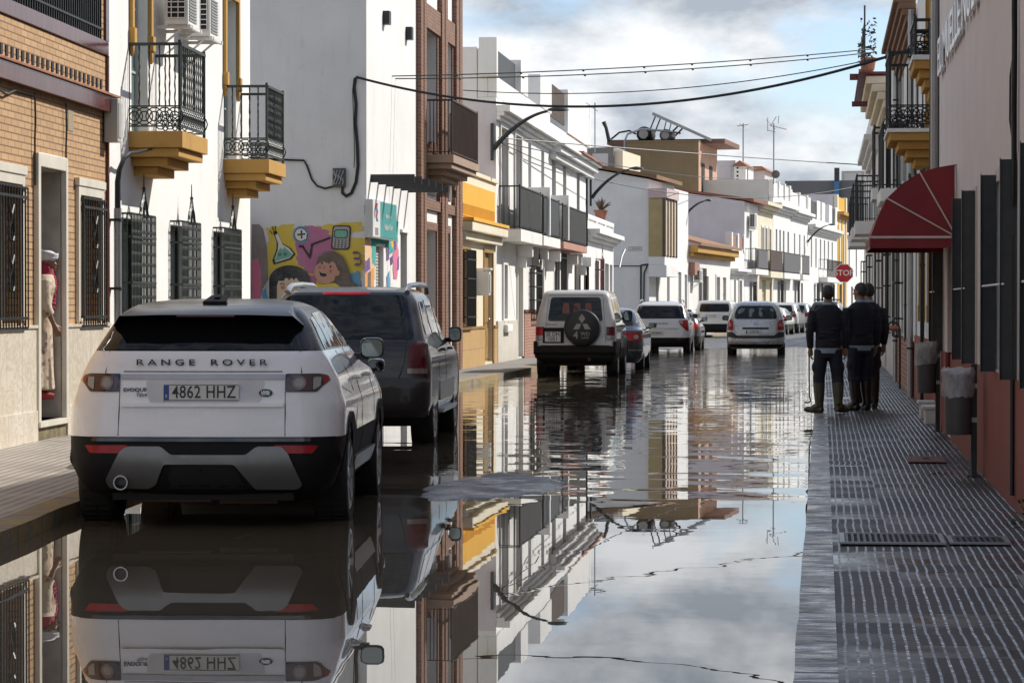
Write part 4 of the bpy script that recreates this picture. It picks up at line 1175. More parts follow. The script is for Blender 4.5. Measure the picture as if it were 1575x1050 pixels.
# parapet along the terrace
pz1 = Fh.z(763, 58); 
mb = MB(); mb.box(-.03, Fh.u(845), -.02, .2, Froof+.001, Froof+.5)
mb.box(Fh.u(845)+.01, Fh.W, .05, .25, Froof+.001, Froof+.3)
for x0, x1, yt in ((761.5, 763.6, 57), (799, 810, 92), (829, 846.5, 114)):
    a, b = Fh.u(x0), Fh.u(x1); mb.box(a, b, -.04, .4, Froof+.501, Fh.z(x0, yt))
a = Fh.u(873.5); mb.box(a, Fh.u(909), -.0, 3.0, Froof+.301, Fh.z(874, 138))
mb.box(-.03, 4.5, .2, .45, Froof, pz1-.25)
mb.box(-.04, .3, .46, 13, Froof-.1, pz1-.22)
par = Fh.part('parapet', mb, WHITE2, bevel=.02)
g = MB(); g.box(Fh.u(764), Fh.u(798.5), .10, .14, Froof+.52, Fh.z(764, 72)); g.build('railing_panel', SHUTD, par)
g = MB(); g.box(Fh.u(847.5), Fh.u(873), .10, .14, Froof+.52, Fh.z(848, 124)); g.build('railing_panel', RUST, par)['label'] = 'rusty brown railing screen'
g = MB(); g.box(Fh.u(811), Fh.u(828), 1.5, 1.9, Froof, Fh.z(815, 112)); g.build('chimney', WHITE2, par)
zd_ = Fh.z(765, 516)
mb = MB(); mb.box(.02, lows[1][1][0]-.14, -.05, -.001, .1, 1.12); Fh.part('plaster_base', mb, plaster('base_grey', (.60,.56,.50), .4), bevel=.01)
mb = MB(); mb.box(lows[1][1][1]+.14, lows[3][1][0]-.1, -.06, -.001, .1, 1.3); mb.box(lows[3][1][1]+.1, lows[4][1][0]+1, -.06, -.001, .1, .98); bb = Fh.part('brick_base', mb, BRICKR); 
mb = MB(); mb.box(lows[1][1][1]+.14, lows[3][1][0]-.1, -.09, -.001, 1.301, 1.38); mb.build('ledge', MAROON, bb)
t = thing('ac_box', 'small white box unit on the wall above the boxy off-roader', 'utility box', Fh.w(Fh.u(889.5,-.3), -.02, 2.75), Fh.ang)
MB().box(-.25, .25, -.4, 0, 0, .35).build('case', WHITEM, t, bevel=.02); MB().box(-.2, .2, -.41, -.402, .05, .3).build('grille', GREYM, t)

# ---- low white end house with the panelled parapet
F2 = House('low_white_house', 'small low white house with panelled parapet at the end of the white terrace', (-7.9, 94.1), (-7.9, 105.8))
f2_w = (F2.u(915.5), F2.u(920.5), .95, 3.05); f2_d = (F2.u(928), F2.u(934), .15, 3.0); f2_d2 = (F2.u(938), F2.u(942), .15, 3.0)
z2 = 4.1
F2.wall(z2, [f2_w, f2_d, f2_d2], WHITE, depth=12)
F2.window(f2_w, REDM, GLASS); F2.grille(f2_w, .2, REDM, bands=3, finial=True); F2.door(f2_d, SHUT); F2.surround(f2_d, .2, WHITE, .06, bottom=False); F2.door(f2_d2, SHUT)
F2.cornice(z2-.42, (.12,.12,.16), (.15,.3,.42), WHITE)
mb = MB(); zt_ = F2.z(910, 331); mb.box(0, F2.W, 0, .25, z2+.001, z2+.25); mb.box(0, F2.W, .06, .25, z2+.251, zt_-.15); mb.box(0, F2.W, -.02, .27, zt_-.149, zt_)
for i in range(4): x = F2.W*i/3; mb.box(max(0, x-.25), min(F2.W, x+.25), -.01, .059, z2+.252, zt_-.15)
F2.part('parapet', mb, WHITE, bevel=.015)
mb = MB(); mb.tube([F2.n*0+Vector((F2.W-1, -.3, 2.9)), Vector((F2.W-.6,-.35,3.3)), Vector((F2.W-.2,-.45,3.6))], .03, 5); F2.part('cable_stub', mb, GREYM)
p = F2.w(F2.u(929), .12, zt_)
t = thing('potted_plant', 'spiky plant in a terracotta pot standing on the low white parapet', 'plant', p)
MB().lathe([(.0,0),(.16,0),(.24,.3),(.27,.3),(.27,.36),(.2,.36),(.0,.34)], n=14).build('pot', TERRA, t, smooth=True)
mb = MB()
for i in range(22):
    a = i*2.4; l = .38+.2*random.random(); s = .2+.8*random.random()
    q = Vector((math.cos(a)*s, math.sin(a)*s, 1.1-s*.5)).normalized()*l
    mb.tube([(0,0,.33), Vector((0,0,.35))+q*.6, Vector((0,0,.30))+q], [.03,.025,.003], 4)
mb.build('leaves', M('succulent', (.14,.10,.06), .6, var=.4), t)
# ================================================================== FAR ROW (the street bends to the right)
def far_x(y): return -7.4 + 0.0966*(y-119.6)
def far_y(px): return 18.95/(0.0966 - (px-1266)/F_PX)
def far_pt(px):
    y = far_y(px); return (far_x(y), y)
G = House('gable_house', 'white gabled house with a tan enclosed bay and blank side wall', (-7.4, 119.6), far_pt(1060))
gz = 6.75
g_ops = [(G.u(1009), G.u(1013), .15, 2.8), (G.u(1026), G.u(1030), .15, 2.9), (G.u(1043), G.u(1048), .15, 3.0), (G.u(1053), G.u(1057), .15, 2.9)]
G.wall(gz, g_ops, WHITE, depth=14)
G.door(g_ops[0], DARKIN); G.door(g_ops[1], SHUT); G.shutter(g_ops[2], SHUT); G.shutter(g_ops[3], SHUT)
# mono-pitch top rising towards the back, mossy tile edge
mb = MB(); mb.prism([(0, -.0, gz+.001), (0, 14, gz+.001), (0, 14, gz+2.7), (0, 0, gz+.12)], (G.W*.62, 0, 0)); G.part('gable_wall', mb, WHITE2)
mb = MB(); mb.prism([(-.18, -.35, gz+.14), (-.18, 14, gz+2.72), (-.18, 14, gz+2.9), (-.18, -.35, gz+.30)], (G.W*.62+.3, 0, 0)); G.part('roof', mb, plaster('mossy_tiles', (.25,.15,.09), .9, (.09,.085,.04)))
ba0, ba1 = G.u(1008, -.3), G.u(1008, -.3)+3.4
bz0, bz1 = 3.55, 6.05
mb = MB(); mb.box(ba0, ba1, -.78, -.001, bz0-.85, bz0-.35); mb.box(ba0, ba1, -.70, -.001, bz0-.349, bz0); bay = G.part('bay', mb, WHITE, bevel=.02)
MB().box(ba0+.03, ba1-.03, -.66, -.001, bz0+.001, bz1).build('bay_side', TANBAY, bay)
mb = MB()
for i in range(5): x = ba0+.03+(ba1-ba0-.06)*i/4; mb.box(x-.07, x+.07, -.74, -.66, bz0+.001, bz1)
mb.box(ba0, ba0+.10, -.74, -.60, bz0+.002, bz1+.01); mb.build('bay_post', M('bay_bronze', (.09,.07,.05), .5), bay)
mb = MB()
for i in range(4): x = ba0+.03+(ba1-ba0-.06)*(i+.5)/4; mb.box(x-.30, x+.30, -.70, -.665, bz0+.05, bz1-.05)
mb.build('bay_blind', M('cream_blind', (.55,.42,.30), .6), bay)
MB().box(ba0-.05, ba1+.05, -.80, -.001, bz1+.011, bz1+.42).build('bay_cap', M('pale_pink_cap', (.55,.42,.40), .7), bay)
ys_, zs_ = G.side(966, 386); ye_, ze_ = G.side(988, 379)
t = thing('street_name_plate', 'small white street name plate on the blank gable wall', 'sign', G.w(-.004, (ys_+ye_)/2, zs_), G.ang)
hw = abs(ye_-ys_)/2
MB().box(-.02, 0, -hw, hw, 0, ze_-zs_).build('plate', WHITEM, t)
mb = MB(); zz = ze_-zs_; mb.box(-.023, -.0205, -hw+.02, hw-.02, .02, .035); mb.box(-.023, -.0205, -hw+.02, hw-.02, zz-.035, zz-.02); mb.box(-.023, -.0205, -hw+.02, -hw+.035, .036, zz-.036); mb.box(-.023, -.0205, hw-.035, hw-.02, .036, zz-.036); mb.build('border', IRON, t)
text_mesh('lettering', 'C. DELICIAS', .085, IRON, t, Matrix.Translation((-.023, 0, zz*.5)) @ Matrix.Rotation(-math.pi/2, 4, 'Z') @ RX, .001)
mb = MB(); mb.tube([G.w(-.05, *G.side(986, y)) for y in (560, 470, 410, 408)] + [G.w(-.05, *G.side(1000, 406))], .035, 6); mb.tube([G.w(-.05, *G.side(x, y)) for x, y in ((990,520),(991,420),(996,408))], .03, 5); mb.tube([G.w(-.05, *G.side(x, 409)) for x in (900, 950, 985)], .02, 5)
tag(mb.build('wall_cable', IRON), 'black cables climbing the corner of the blank gable wall', 'cable')

def simple_house(name, label, x0, x1, zt, mat, ops=(), depth=12, P0=None, P1=None, side=None):
    H = House(name, label, P0 or far_pt(x0), P1 or far_pt(x1))
    hs = [(H.u(a), H.u(b), z0, z1) for (k, a, b, z0, z1) in ops]
    H.wall(zt, hs, mat, depth=depth)
    for (k, a, b, z0, z1), h in zip(ops, hs):
        if k == 's': H.shutter(h, SHUT, pitch=.12)
        elif k == 'd': H.door(h, WOOD)
        elif k == 'b': H.door(h, BEIGE)
        elif k == 'g': H.window(h); H.grille(h, .2, IRON, bands=2, pitch=.16)
        elif k == 'w': H.window(h); H.surround(h, .14, WHITE, .05)
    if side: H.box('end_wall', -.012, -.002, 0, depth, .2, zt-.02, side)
    return H
K1 = simple_house('low_tiled_house', 'low white house with ochre eaves and a tiled roof beside the gabled house', 1060.6, 1125, 4.0, WHITE,
    [('g',1075,1080,.15,3.2),('b',1084,1090,.15,2.9),('w',1101,1106,.9,2.9),('b',1112,1117,.15,2.9)], depth=9)
mb = MB(); mb.box(0, K1.W, -.25, -.001, 3.75, 3.95); mb.box(0, K1.W, -.45, -.001, 3.951, 4.3); K1.part('eave', mb, OCHRE, bevel=.04)
mb = MB(); mb.prism([(0, -.6, 4.301), (0, 6, 6.0), (0, 6, 6.12), (0, -.6, 4.42)], (K1.W, 0, 0)); K1.part('roof', mb, plaster('brown_tiles', (.30,.17,.10), .8, (.1,.06,.04)))
mb = MB(); mb.box(.02, 1.6, -.3, -.001, 2.9, 3.5); K1.part('brick_ledge', mb, BRICKR)
aircon(K1.w(.9, 0, 2.6), K1.ang, 'white air conditioner on the low house with ochre eaves')
K1b = simple_house('tiny_white_house', 'narrow single storey white house with pierced brick parapet under the lavender end wall', 1125.4, 1146, 4.3, WHITE, [('s',1129,1132,.15,2.8),('w',1136,1140,.8,2.8)], depth=9)
mb = MB(); 
for x in (.0, K1b.W*.5-.25, K1b.W-.5): mb.box(x, x+.5, -.05, .3, 4.301, 5.3)
mb.box(.5, K1b.W-.5, .02, .2, 4.301, 4.5); pp = K1b.part('parapet', mb, WHITE, bevel=.02)
MB().box(.5, K1b.W-.5, .05, .15, 4.501, 5.15).build('brick_screen', BRICKR, pp)
K1b.cornice(3.1, (.15,.15), (.2,.4), WHITE)
K2 = simple_house('lavender_end_house', 'two storey white house with lavender end wall and air conditioner', 1146.2, 1167, 7.1, WHITE, [('g',1153,1157,.9,2.7),('s',1153,1156,3.6,5.6),('d',1162,1165,.15,2.8)], side=LAV)
mb = MB(); mb.prism([(-.02, -.5, 7.101), (-.02, 8, 8.3), (-.02, 8, 8.45), (-.02, -.5, 7.24)], (K2.W, 0, 0)); K2.part('roof', mb, plaster('red_tiles_far', (.30,.12,.09), .6))
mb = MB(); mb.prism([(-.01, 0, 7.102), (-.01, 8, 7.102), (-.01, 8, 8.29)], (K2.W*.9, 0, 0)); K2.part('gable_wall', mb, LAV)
K2.balcony(.3, K2.W-.1, .6, 3.45, 1.1, slab=.3, rm=IRON, cover=M('grey_screen', (.10,.10,.105), .7), cover_range=(1.6, K2.W-.2), pitch=.2)
aircon(K2.w(1.2, 0, 5.7), K2.ang, 'white air conditioner high on the house with the lavender end wall', w=1.1, h=.8)
K2b = simple_house('pale_yellow_house', 'pale yellow two storey house with three tall upper windows and brown balcony screen', 1167.2, 1190, 7.3, CREAM, [('w',1171,1173.5,3.7,5.9),('w',1176.5,1179,3.7,5.9),('w',1182.5,1185,3.7,5.9),('b',1172,1178,.15,2.9),('d',1184,1187,.15,2.8)])
K2b.cornice(6.8, (.15,.2,.2), (.15,.35,.55), CREAM); K2b.balcony(1.0, K2b.W-.2, .6, 3.4, 1.2, slab=.35, sm=CREAM, cover=RUST, pitch=.2)
K3 = simple_house('tall_parapet_house', 'tall white house with panelled parapet and grey balcony screens', 1190.2, 1217, 7.6, WHITE, [('s',1193,1195.5,3.7,6),('s',1198.5,1201,3.7,6),('s',1204,1206.5,3.7,6),('s',1211,1213.5,3.7,6),('g',1196,1200,.9,2.9),('b',1206,1209,.15,2.9)])
K3.cornice(7.0, (.15,.2,.2), (.15,.3,.5), WHITE); K3.parapet(7.6, 8.9, [.3, K3.W/3, K3.W*2/3, K3.W-.3], WHITE, .5, [(.6, K3.W/3-.3), (K3.W/3+.3, K3.W*2/3-.3), (K3.W*2/3+.3, K3.W-.6)], WHITE2)
mb = MB(); mb.box(-.02, .24, .3, 12, 7.3, 8.9); K3.part('parapet_return', mb, GREYP)
K3.balcony(.6, K3.W-.2, .6, 3.4, 1.2, slab=.35, cover=M('grey_screen', (.10,.10,.105), .7), pitch=.2)
K4 = simple_house('plain_white_house', 'white two storey house with a grey balcony and short panelled parapet', 1217.2, 1243, 7.5, WHITE, [('s',1221,1223,3.7,6),('s',1229,1231,3.7,6),('s',1236,1238,3.7,6),('g',1222,1225,.9,2.9),('d',1232,1235,.15,2.9)])
K4.cornice(6.9, (.15,.2,.2), (.15,.3,.5), WHITE); K4.parapet(7.5, 8.7, [.3, K4.W/2, K4.W-.3], WHITE, .6, [(.6, K4.W/2-.3), (K4.W/2+.3, K4.W-.6)], WHITE)
K4.balcony(1.5, K4.W*.55, .6, 3.4, 1.2, slab=.35, cover=M('grey_screen', (.10,.10,.105), .7), pitch=.2)
K5 = simple_house('many_window_house', 'long white house with six upper windows and dark terrace screens', 1243.2, 1287, 7.0, WHITE, [('s',1247,1249,4,6.0),('s',1254,1256,4,6.0),('s',1261,1263,4,6.0),('s',1267,1269,4,6.0),('s',1273,1275,4,6.0),('s',1279,1281,4,6.0),('g',1252,1254.5,.9,2.9),('g',1259,1261.5,.9,2.9),('d',1268,1271,.15,2.9),('g',1277,1279.5,.9,2.9)], depth=14)
K5.cornice(6.3, (.15,.2,.2), (.15,.3,.5), WHITE); K5.parapet(7.0, 8.6, [.4, K5.W*.33, K5.W*.5, K5.W*.75, K5.W-.4], WHITE, 2.2, [(.6, K5.W*.33-.4), (K5.W*.75, K5.W-.6)], SHUTD)
K5.balcony(K5.W*.35, K5.W*.9, .6, 3.4, 1.2, slab=.35, rm=IRON, pitch=.25)
K6 = simple_house('yellow_trim_house', 'three storey white house with yellow parapet panel and ochre cornice at the far end', 1287.2, 1302, 8.3, CREAM, [('s',1290,1292,3.9,7),('s',1296,1298,3.9,7),('d',1291,1294,.15,3)], depth=14, side=LAV)
K6.cornice(7.9, (.2,.25), (.2,.5), OCHRE); K6.parapet(8.3, 9.6, [.5, K6.W-.5], CREAM, 1.0, [(1, K6.W-1)], YELLOW, base=.2)
K6.box('end_parapet', -.01, .3, .3, 12, 8.301, 9.6, LAV)
for u in (K6.u(1289), K6.u(1294.5), K6.u(1300)): K6.box('ochre_band', u-.35, u+.35, -.05, -.001, .2, 7.89, YELLOW)
K7 = simple_house('last_white_house', 'plain white house closing the view at the bend of the street', 1302.5, 1340, 7.0, WHITE, [('s',1305,1307,3.7,6),('d',1309,1312,.15,2.9),('s',1316,1318,3.7,6)])
K7.cornice(6.6, m=WHITE)

# ---- buildings rising behind the far row
def back_block(name, label, x0, x1, Y, ytop, mat, depth=9, ang=0.0966, extra=None):
    a = at_y(x0, 468, Y); b = at_y(x1, 468, Y); zt = at_y((x0+x1)/2, ytop, Y).z
    t = thing(name, label, 'building', (a.x, Y, 0), math.atan(-ang) if ang else 0)
    w = (b-a).length
    MB().box(0, w, 0, depth, 0, zt).build('wall', mat, t)
    return t, w, zt
def rot_at(a): return a
t, w, zt = back_block('concrete_block_house', 'brown stained concrete block with a flat overhanging roof above the gabled house', 963, 1075, 165, 219, CONC, 8.2)
t.rotation_euler.z = -math.atan(.0966)
MB().box(w+.002, w+.012, .02, 8.1, 0, zt-.02).build('street_front', SALMON, t)
rf = MB().box(-1.5, w+1.3, 2.0, 8.9, zt+.001, zt+.28).build('roof', plaster('slab_brown', (.22,.13,.10), .6), t)
MB().box(-.04, w+.02, -.05, 1.99, zt+.001, zt+.10).build('roof_edge', CONC, rf)
mb = MB()
for y0, y1 in ((1.2, 2.4), (4.6, 5.8)): mb.box(w+.013, w+.05, y0, y1, zt-3.4, zt-1.2)
mb.build('window', DARKIN, t); MB().box(w+.013, w+.5, 3.2, 6.6, zt-3.9, zt-3.5).build('ledge', TERRA, t)
mb = MB(); mb.tube([(-.08, -.05, zt-4), (-.08, -.05, zt+.1), (.1, -.05, zt+.5), (.9, .2, zt+.8), (2.2, .8, zt+.7), (3, 1.5, zt+.6)], .06, 6); mb.build('drain_hose', GREYM, t)
# solar water heater on the roof
hx = at_y(1024, 220, 166.5)
t = thing('solar_heater', 'solar water heater with tilted panel and two round tanks on the concrete roof', 'solar heater', (hx.x, 166.5, zt+.1), -.09)
pa, pb = Vector((-.7, 0, 1.55)), Vector((2.6, 0, -.05))
s_ = 1/25.8
mb = MB(); mb.prism([(-.7, -.6, 1.6), (2.75, -.6, .0), (2.80, -.6, .11), (-.65, -.6, 1.72)], (0, 2.3, 0)); mb.build('collector', M('solar_panel_blue', (.10,.13,.17), .15, .2, var=.05), t)
mb = MB(); mb.prism([(-.74, -.66, 1.58), (2.79, -.66, -.04), (2.83, -.66, .13), (-.68, -.66, 1.75)], (0, .06, 0)); mb.prism([(-.74, 1.7, 1.58), (2.79, 1.7, -.04), (2.83, 1.7, .13), (-.68, 1.7, 1.75)], (0, .06, 0)); mb.build('frame', GREYM, t)
mb = MB(); 
for y in (-.5, 1.5): mb.bar((-.55, y, 1.5), (-1.15, y, .02), .04); mb.bar((.1, y, 1.2), (-.2, y, .02), .03); mb.bar((.8, y, .9), (.3, y, .4), .05)
mb.build('stand', IRON, t)
for cx, cz, rr_0, m in ((-1.25, .46, .46, IRON), (.05, .38, .37, M('tank_grey', (.15,.14,.13), .4))):
    mb = MB(); mb.lathe([(.0, -.9), (rr_0*.7, -.92), (rr_0*.95, -.82), (rr_0, -.7), (rr_0, .9), (0, .9)], 'y', (cx, .3, cz), 22); k = mb.build('tank', m, t, smooth=True)
    MB().lathe([(0, -.925), (rr_0*.55, -.925), (rr_0*.6, -.93), (rr_0*.6, -.90)], 'y', (cx, .3, cz), 18).build('tank_cap', M('tank_cap', (.42,.38,.35), .5), k)
mb = MB(); mb.tube([(-3.4, 0, .02), (-3.6, 0, .9), (-3.75, 0, 1.25)], [.12,.1,.13], 6); mb.tube([(-3.3, 0, .2), (-2.8, 0, .6), (-2.2, 0, .7), (-1.8, 0, .5)], .06, 6); mb.build('pipe', IRON, t)

t, w, zt = back_block('grey_roof_store', 'dark grey rooftop store with a pale end wall behind the gabled house', 903, 944, 140, 227, GREYW, 6)
MB().box(w+.001, w+.42, .3, 5.8, 5, zt-.15).build('annex', CREAM, t); MB().box(w*.2, w*.8, -.02, -.002, zt-2, zt-.3).build('stain', GREYP, t)
t, w, zt = back_block('lavender_block', 'small lavender block with a tiny white turret between the concrete block and the far roofs', 1098, 1131, 215, 247, LAV, 8)
MB().box(w+.01, w+.9, -.8, 4, 0, zt-.5).build('turret', WHITE, t)
mb = MB()
for q in range(4): mb.box(w+.2+.0*q, w+.35, -.81, -.802, zt-1.6+.3*q, zt-1.45+.3*q)
mb.build('vent_hole', DARKIN, t); 
mb = MB(); mb.prism([(w-.2, -1.0, zt-.499), (w+1.1, -1.0, zt-.499), (w+.45, -1, zt-.05)], (0, 5, 0)); mb.build('roof', TERRA, t)
t, w, zt = back_block('far_cream_block', 'pale block with red tiled corner behind the tall parapet house', 1140, 1176, 222, 263, plaster('pale_block', (.55,.50,.50), .3), 8)
mb = MB(); mb.prism([(w-1.6, -.3, zt+.001), (w+.3, -.3, zt+.001), (w-.2, -.3, zt+.35), (w-1.2, -.3, zt+.35)], (0, 6, 0)); mb.build('roof', TERRA, t)
t, w, zt = back_block('dark_grey_hall', 'long dark grey building at the end of the street with a blue pipe chimney', 1207, 1345, 262, 278, GREYW, 12)
xx = at_y(1284, 468, 261.5).x - at_y(1207, 468, 262).x
ch = MB().box(xx, xx+.45, -.5, -.05, 2, zt+1.15).build('chimney', M('dark_chimney', (.05,.055,.06), .6), t); MB().box(xx-.02, xx+.47, -.53, -.501, 2, zt-.1).build('blue_pipe', M('blue_paint', (.06,.20,.42), .5), ch)
t, w, zt = back_block('pale_roof_block', 'pale stained rooftop block above the dark grey hall', 1294, 1330, 285, 263, plaster('pale_stained', (.62,.58,.48), .5), 6)
MB().box(.3, w-.3, -.02, -.002, zt-1.2, zt-.2).build('panel', WHITE2, t)

# aerials
def antenna(px, ytop, ybase, Y, label, style):
    b = at_y(px, ybase, Y); h = at_y(px, ytop, Y).z - b.z
    t = thing('antenna', label, 'antenna', b)
    mb = MB(); mb.tube([(0,0,0),(0,0,h)], .035*Y/150, 6); mb.build('mast', GREYM, t)
    r = .018*Y/150; mb = MB()
    if style == 'yagi':
        mb.bar((-.25,0,h-.1),(.75,.1,h-.35), r)
        for i in range(6): x = -.2+.17*i; mb.bar((x,-.35,h-.12-.045*i),(x,.35,h-.12-.045*i), r)
        mb.bar((-.45,0,h+.25),(.1,0,h-.35), r); mb.bar((.15,0,h+.4),(-.15,0,h-.1), r); mb.bar((-.35,0,h+.35),(-.35,0,h-.45), r); mb.bar((.3,0,h+.45),(.25,0,h), r); mb.bar((-.35,0,h-.4),(.1,0,h-.5), r)
    elif style == 'tee':
        mb.bar((-.7,0,h-.05),(.7,0,h-.05), r); 
        for i in range(5): mb.bar((-.6+.3*i,-.3,h-.05),(-.6+.3*i,.3,h-.05), r)
    else:
        mb.bar((-.5,0,h-.2),(.4,0,h-.1), r); mb.bar((-.3,0,h),(.1,0,h-.3), r)
        for i in range(4): mb.bar((-.4+.2*i,-.2,h-.17+.02*i),(-.4+.2*i,.2,h-.17+.02*i), r)
    mb.build('aerial', GREYM, t); return t
t = antenna(1190, 190, 283, 163.5, 'tall television aerial on a thin mast above the tall parapet house', 'yagi')
MB().lathe([(0, .05), (.15, .02), (.24, -.06), (.23, -.05), (.14, .04), (0, .07)], 'y', (.12, -.2, .55), 18).build('dish', M('dish_grey', (.16,.15,.15), .5), t, smooth=True)
antenna(915, 158, 235, 95, 'thin bent aerial above the end of the long white terrace', 'bent')
antenna(1143, 190, 262, 225, 'bare whip aerial rising behind the lavender block', 'bent')
antenna(1125, 255, 282, 190, 'low T shaped aerial in front of the lavender block', 'tee')
antenna(1150, 258, 282, 190, 'low T shaped aerial right of the tiny white turret', 'tee')

# ================================================================== RIGHT ROW (the local axis runs from far to near)
P = House('pink_building', 'pinkish grey building with red base, dark shutter fins and silver letters', (1.34, 33.0), (1.34, 6.0))
def PU(Y): return 33.0 - Y
p_wins = [(PU(21.95), PU(19.55), 1.02, 2.46), (PU(26.75), PU(24.9), 1.02, 2.46), (PU(17.6), PU(15.2), 1.02, 2.46), (PU(31.6)+.0, PU(31.6)+.9, 1.02, 2.6)]
p_door = (PU(30.95)+.3, PU(29.45), .12, 2.35)
p_wins[3] = (PU(32.6), PU(31.55), 1.02, 2.6)
P.wall(8.0, p_wins+[p_door], PINK, depth=10, rev=.25)
gaps = sorted([(p_door[0], p_door[1])]); 
mb = MB(); mb.box(0, p_door[0]-.002, -.02, -.001, .10, 1.0); mb.box(p_door[1]+.002, P.W, -.02, -.001, .10, 1.0); P.part('red_base', mb, REDW)
mb = MB(); mb.box(p_door[0]+.002, p_door[0]+.02, .001, .24, .11, 1.0); mb.box(p_door[1]-.02, p_door[1]-.002, .001, .24, .11, 1.0); P.part('red_jamb', mb, DKRED)
P.door(p_door, DKRED, y=.2)
FINM = M('slate_shutter', (.045,.047,.048), .6, var=.25, vscale=8)
for wv in p_wins:
    P.window(wv, M('grey_window_frame', (.25,.24,.23), .5), GLASS, y=.14, muntins=1)
    P.surround(wv, .10, M('pale_window_band', (.60,.56,.52), .7), .012)
    for u in (wv[0], wv[1]-.03):
        f = P.part('shutter', MB().box(u, u+.03, -.125, -.0125, wv[2]-.02, wv[3]+.06), FINM, bevel=.003)
        m2 = MB(); m2.box(u-.02, u+.05, -.13, -.1255, wv[2]-.03, wv[3]+.07); m2.build('shutter_edge', IRON, f)
    P.part('tie_rod', MB().tube([(wv[0]-.15, -.115, 1.66), (wv[1]+.15, -.115, 1.66)], .008, 5), WHITEM)
# silver letters high on the wall
la, zb = P.uz(1449, 118, -.06); 
let = MB()
t = thing('wall_lettering', 'silver metal letters fixed high on the pinkish grey wall', 'sign', P.w(0, -.01, 0), P.ang)
LM = M('polished_letters', (.78,.80,.81), .3, .35, var=.05)
zl = 4.07; lh = .42
text_mesh('lettering', 'EL MUELLE NUEVO', lh*1.40, LM, t, Matrix.Translation((P.u(1448), -.03, zl+lh/2)) @ RX, .014, ax='LEFT', width=1.9)
# cable bundle at the frame edge
mb = MB(); uw = P.u(1566)
mb.tube([(uw+.02*math.sin(i*1.3), -.03, 1.9+i*.25) for i in range(10)], .022, 6); mb.tube([(uw+.06+.03*math.sin(i*1.7), -.04, 2.2+i*.22) for i in range(9)], .014, 6)
tag(mb.build('wall_cable', IRON, None, loc=P.P0, rotz=P.ang), 'thick pair of black cables twisting up the pink wall near the camera', 'cable'); mb = MB(); mb.tube([(uw-.05, -.03, 2.6), (uw-.13, -.05, 2.8), (uw-.10, -.05, 3.1), (uw, -.03, 3.3)], .008, 5); mb.tube([(uw, -.03, 2.2), (uw-.12, -.05, 2.28), (uw-.2, -.05, 2.24)], .008, 5); mb.tube([(uw+.03, -.04, .2), (uw+.03, -.04, 2.0)], .018, 6)
for i in range(7): mb.tube([(uw-.04*math.sin(i), -.06, 3.9+.06*i), (uw+.06, -.08, 3.95+.05*i), (uw+.02, -.05, 4.0+.07*i)], .012, 5)
tag(mb.build('wall_cable', IRON, None, loc=P.P0, rotz=P.ang), 'loose black loops and tails hanging beside the twisted cables on the pink wall', 'cable')
# down pipe at the far corner of the pink wall
mb = MB(); mb.tube([(.06, -.05, 2.6+.0), (.06, -.05, 7.9)], .05, 8); tag(mb.build('drainpipe', GREYM, None, loc=P.P0, rotz=P.ang), 'grey downpipe at the far corner of the pink wall', 'drainpipe')
mb = MB()
for k in range(3): mb.tube([(-.05+.03*k+.015*math.sin(i*1.1+k), -.06-.02*k, 2.4+i*.3) for i in range(9)], .012, 5)
tag(mb.build('wall_cable', IRON, None, loc=P.P0, rotz=P.ang), 'loose black wires beside the downpipe at the far end of the pink wall', 'cable')
# bush tip poking in at the foot of the wall
t = thing('weed', 'small green leafy weed growing at the foot of the pink wall', 'plant', (1.30, 18.0, PZ))
mb = MB(); rnd = random.Random(4)
for i in range(110):
    a = rnd.uniform(0, 6.28); r_ = rnd.uniform(.0, .16); z = rnd.uniform(.0, .17)
    c = Vector((r_*math.cos(a)*.7, r_*math.sin(a), z)); d1 = Vector((rnd.uniform(-1,1), rnd.uniform(-1,1), rnd.uniform(-.3,.9))).normalized()*.022; d2 = d1.cross(Vector((rnd.uniform(-1,1), rnd.uniform(-1,1), 1))).normalized()*.011
    mb.poly([c-d1, c+d2, c+d1, c-d2])
mb.build('leaves', M('weed_green', (.055,.10,.03), .6, var=.4), t, fixn=False)
mb = MB(); mb.tube([(0,0,0),(0,.02,.1)], .006, 4); mb.build('stem', M('weed_stem', (.10,.12,.05), .7), t)

# red Dutch awning over the doorway
t = thing('awning', 'dark red quarter round awning with white piping over the red doorway', 'awning', P.w(PU(31.3), 0, 2.2), P.ang)
AW = M('red_awning_cloth', (.21,.010,.016), .6, var=.25); PIPE = M('piping_white', (.6,.55,.5), .6)
L_ = 31.3-28.6
arc = [(0, .735), (-.19, .705), (-.37, .655), (-.545, .54), (-.70, .395), (-.79, .205), (-.865, 0)]
mb = MB()
for (ya, za), (yb, zb_) in zip(arc, arc[1:]): mb.poly([(0, ya, za), (L_, ya, za), (L_, yb, zb_), (0, yb, zb_)])
for u in (0, L_): mb.poly([(u, 0, 0)] + [(u, y, z) for y, z in arc])
mb.build('canopy', AW, t)
mb = MB(); mb.box(0, L_, -.87, -.855, -.11, -.001); mb.box(L_-.012, L_, -.854, -.02, -.11, -.001); mb.box(0, .012, -.854, -.02, -.11, -.001); mb.build('valance', AW, t)
mb = MB()
for (y, z) in (arc[2], arc[4], arc[6]): mb.tube([(L_+.006, 0, 0), (L_+.006, y, z), (0, y*1.01, z*1.01)], .008, 5)
mb.tube([(L_+.006, -.01, 0), (L_+.006, -.01, .72)], .012, 5); mb.box(L_-.0, L_+.012, -.86, -.0, -.012, .012); mb.box(0, L_, -.872, -.8605, -.112, -.10)
mb.build('piping', PIPE, t)
MB().sphere((L_+.01, -.02, 0), .035).build('pivot', GREYM, t)

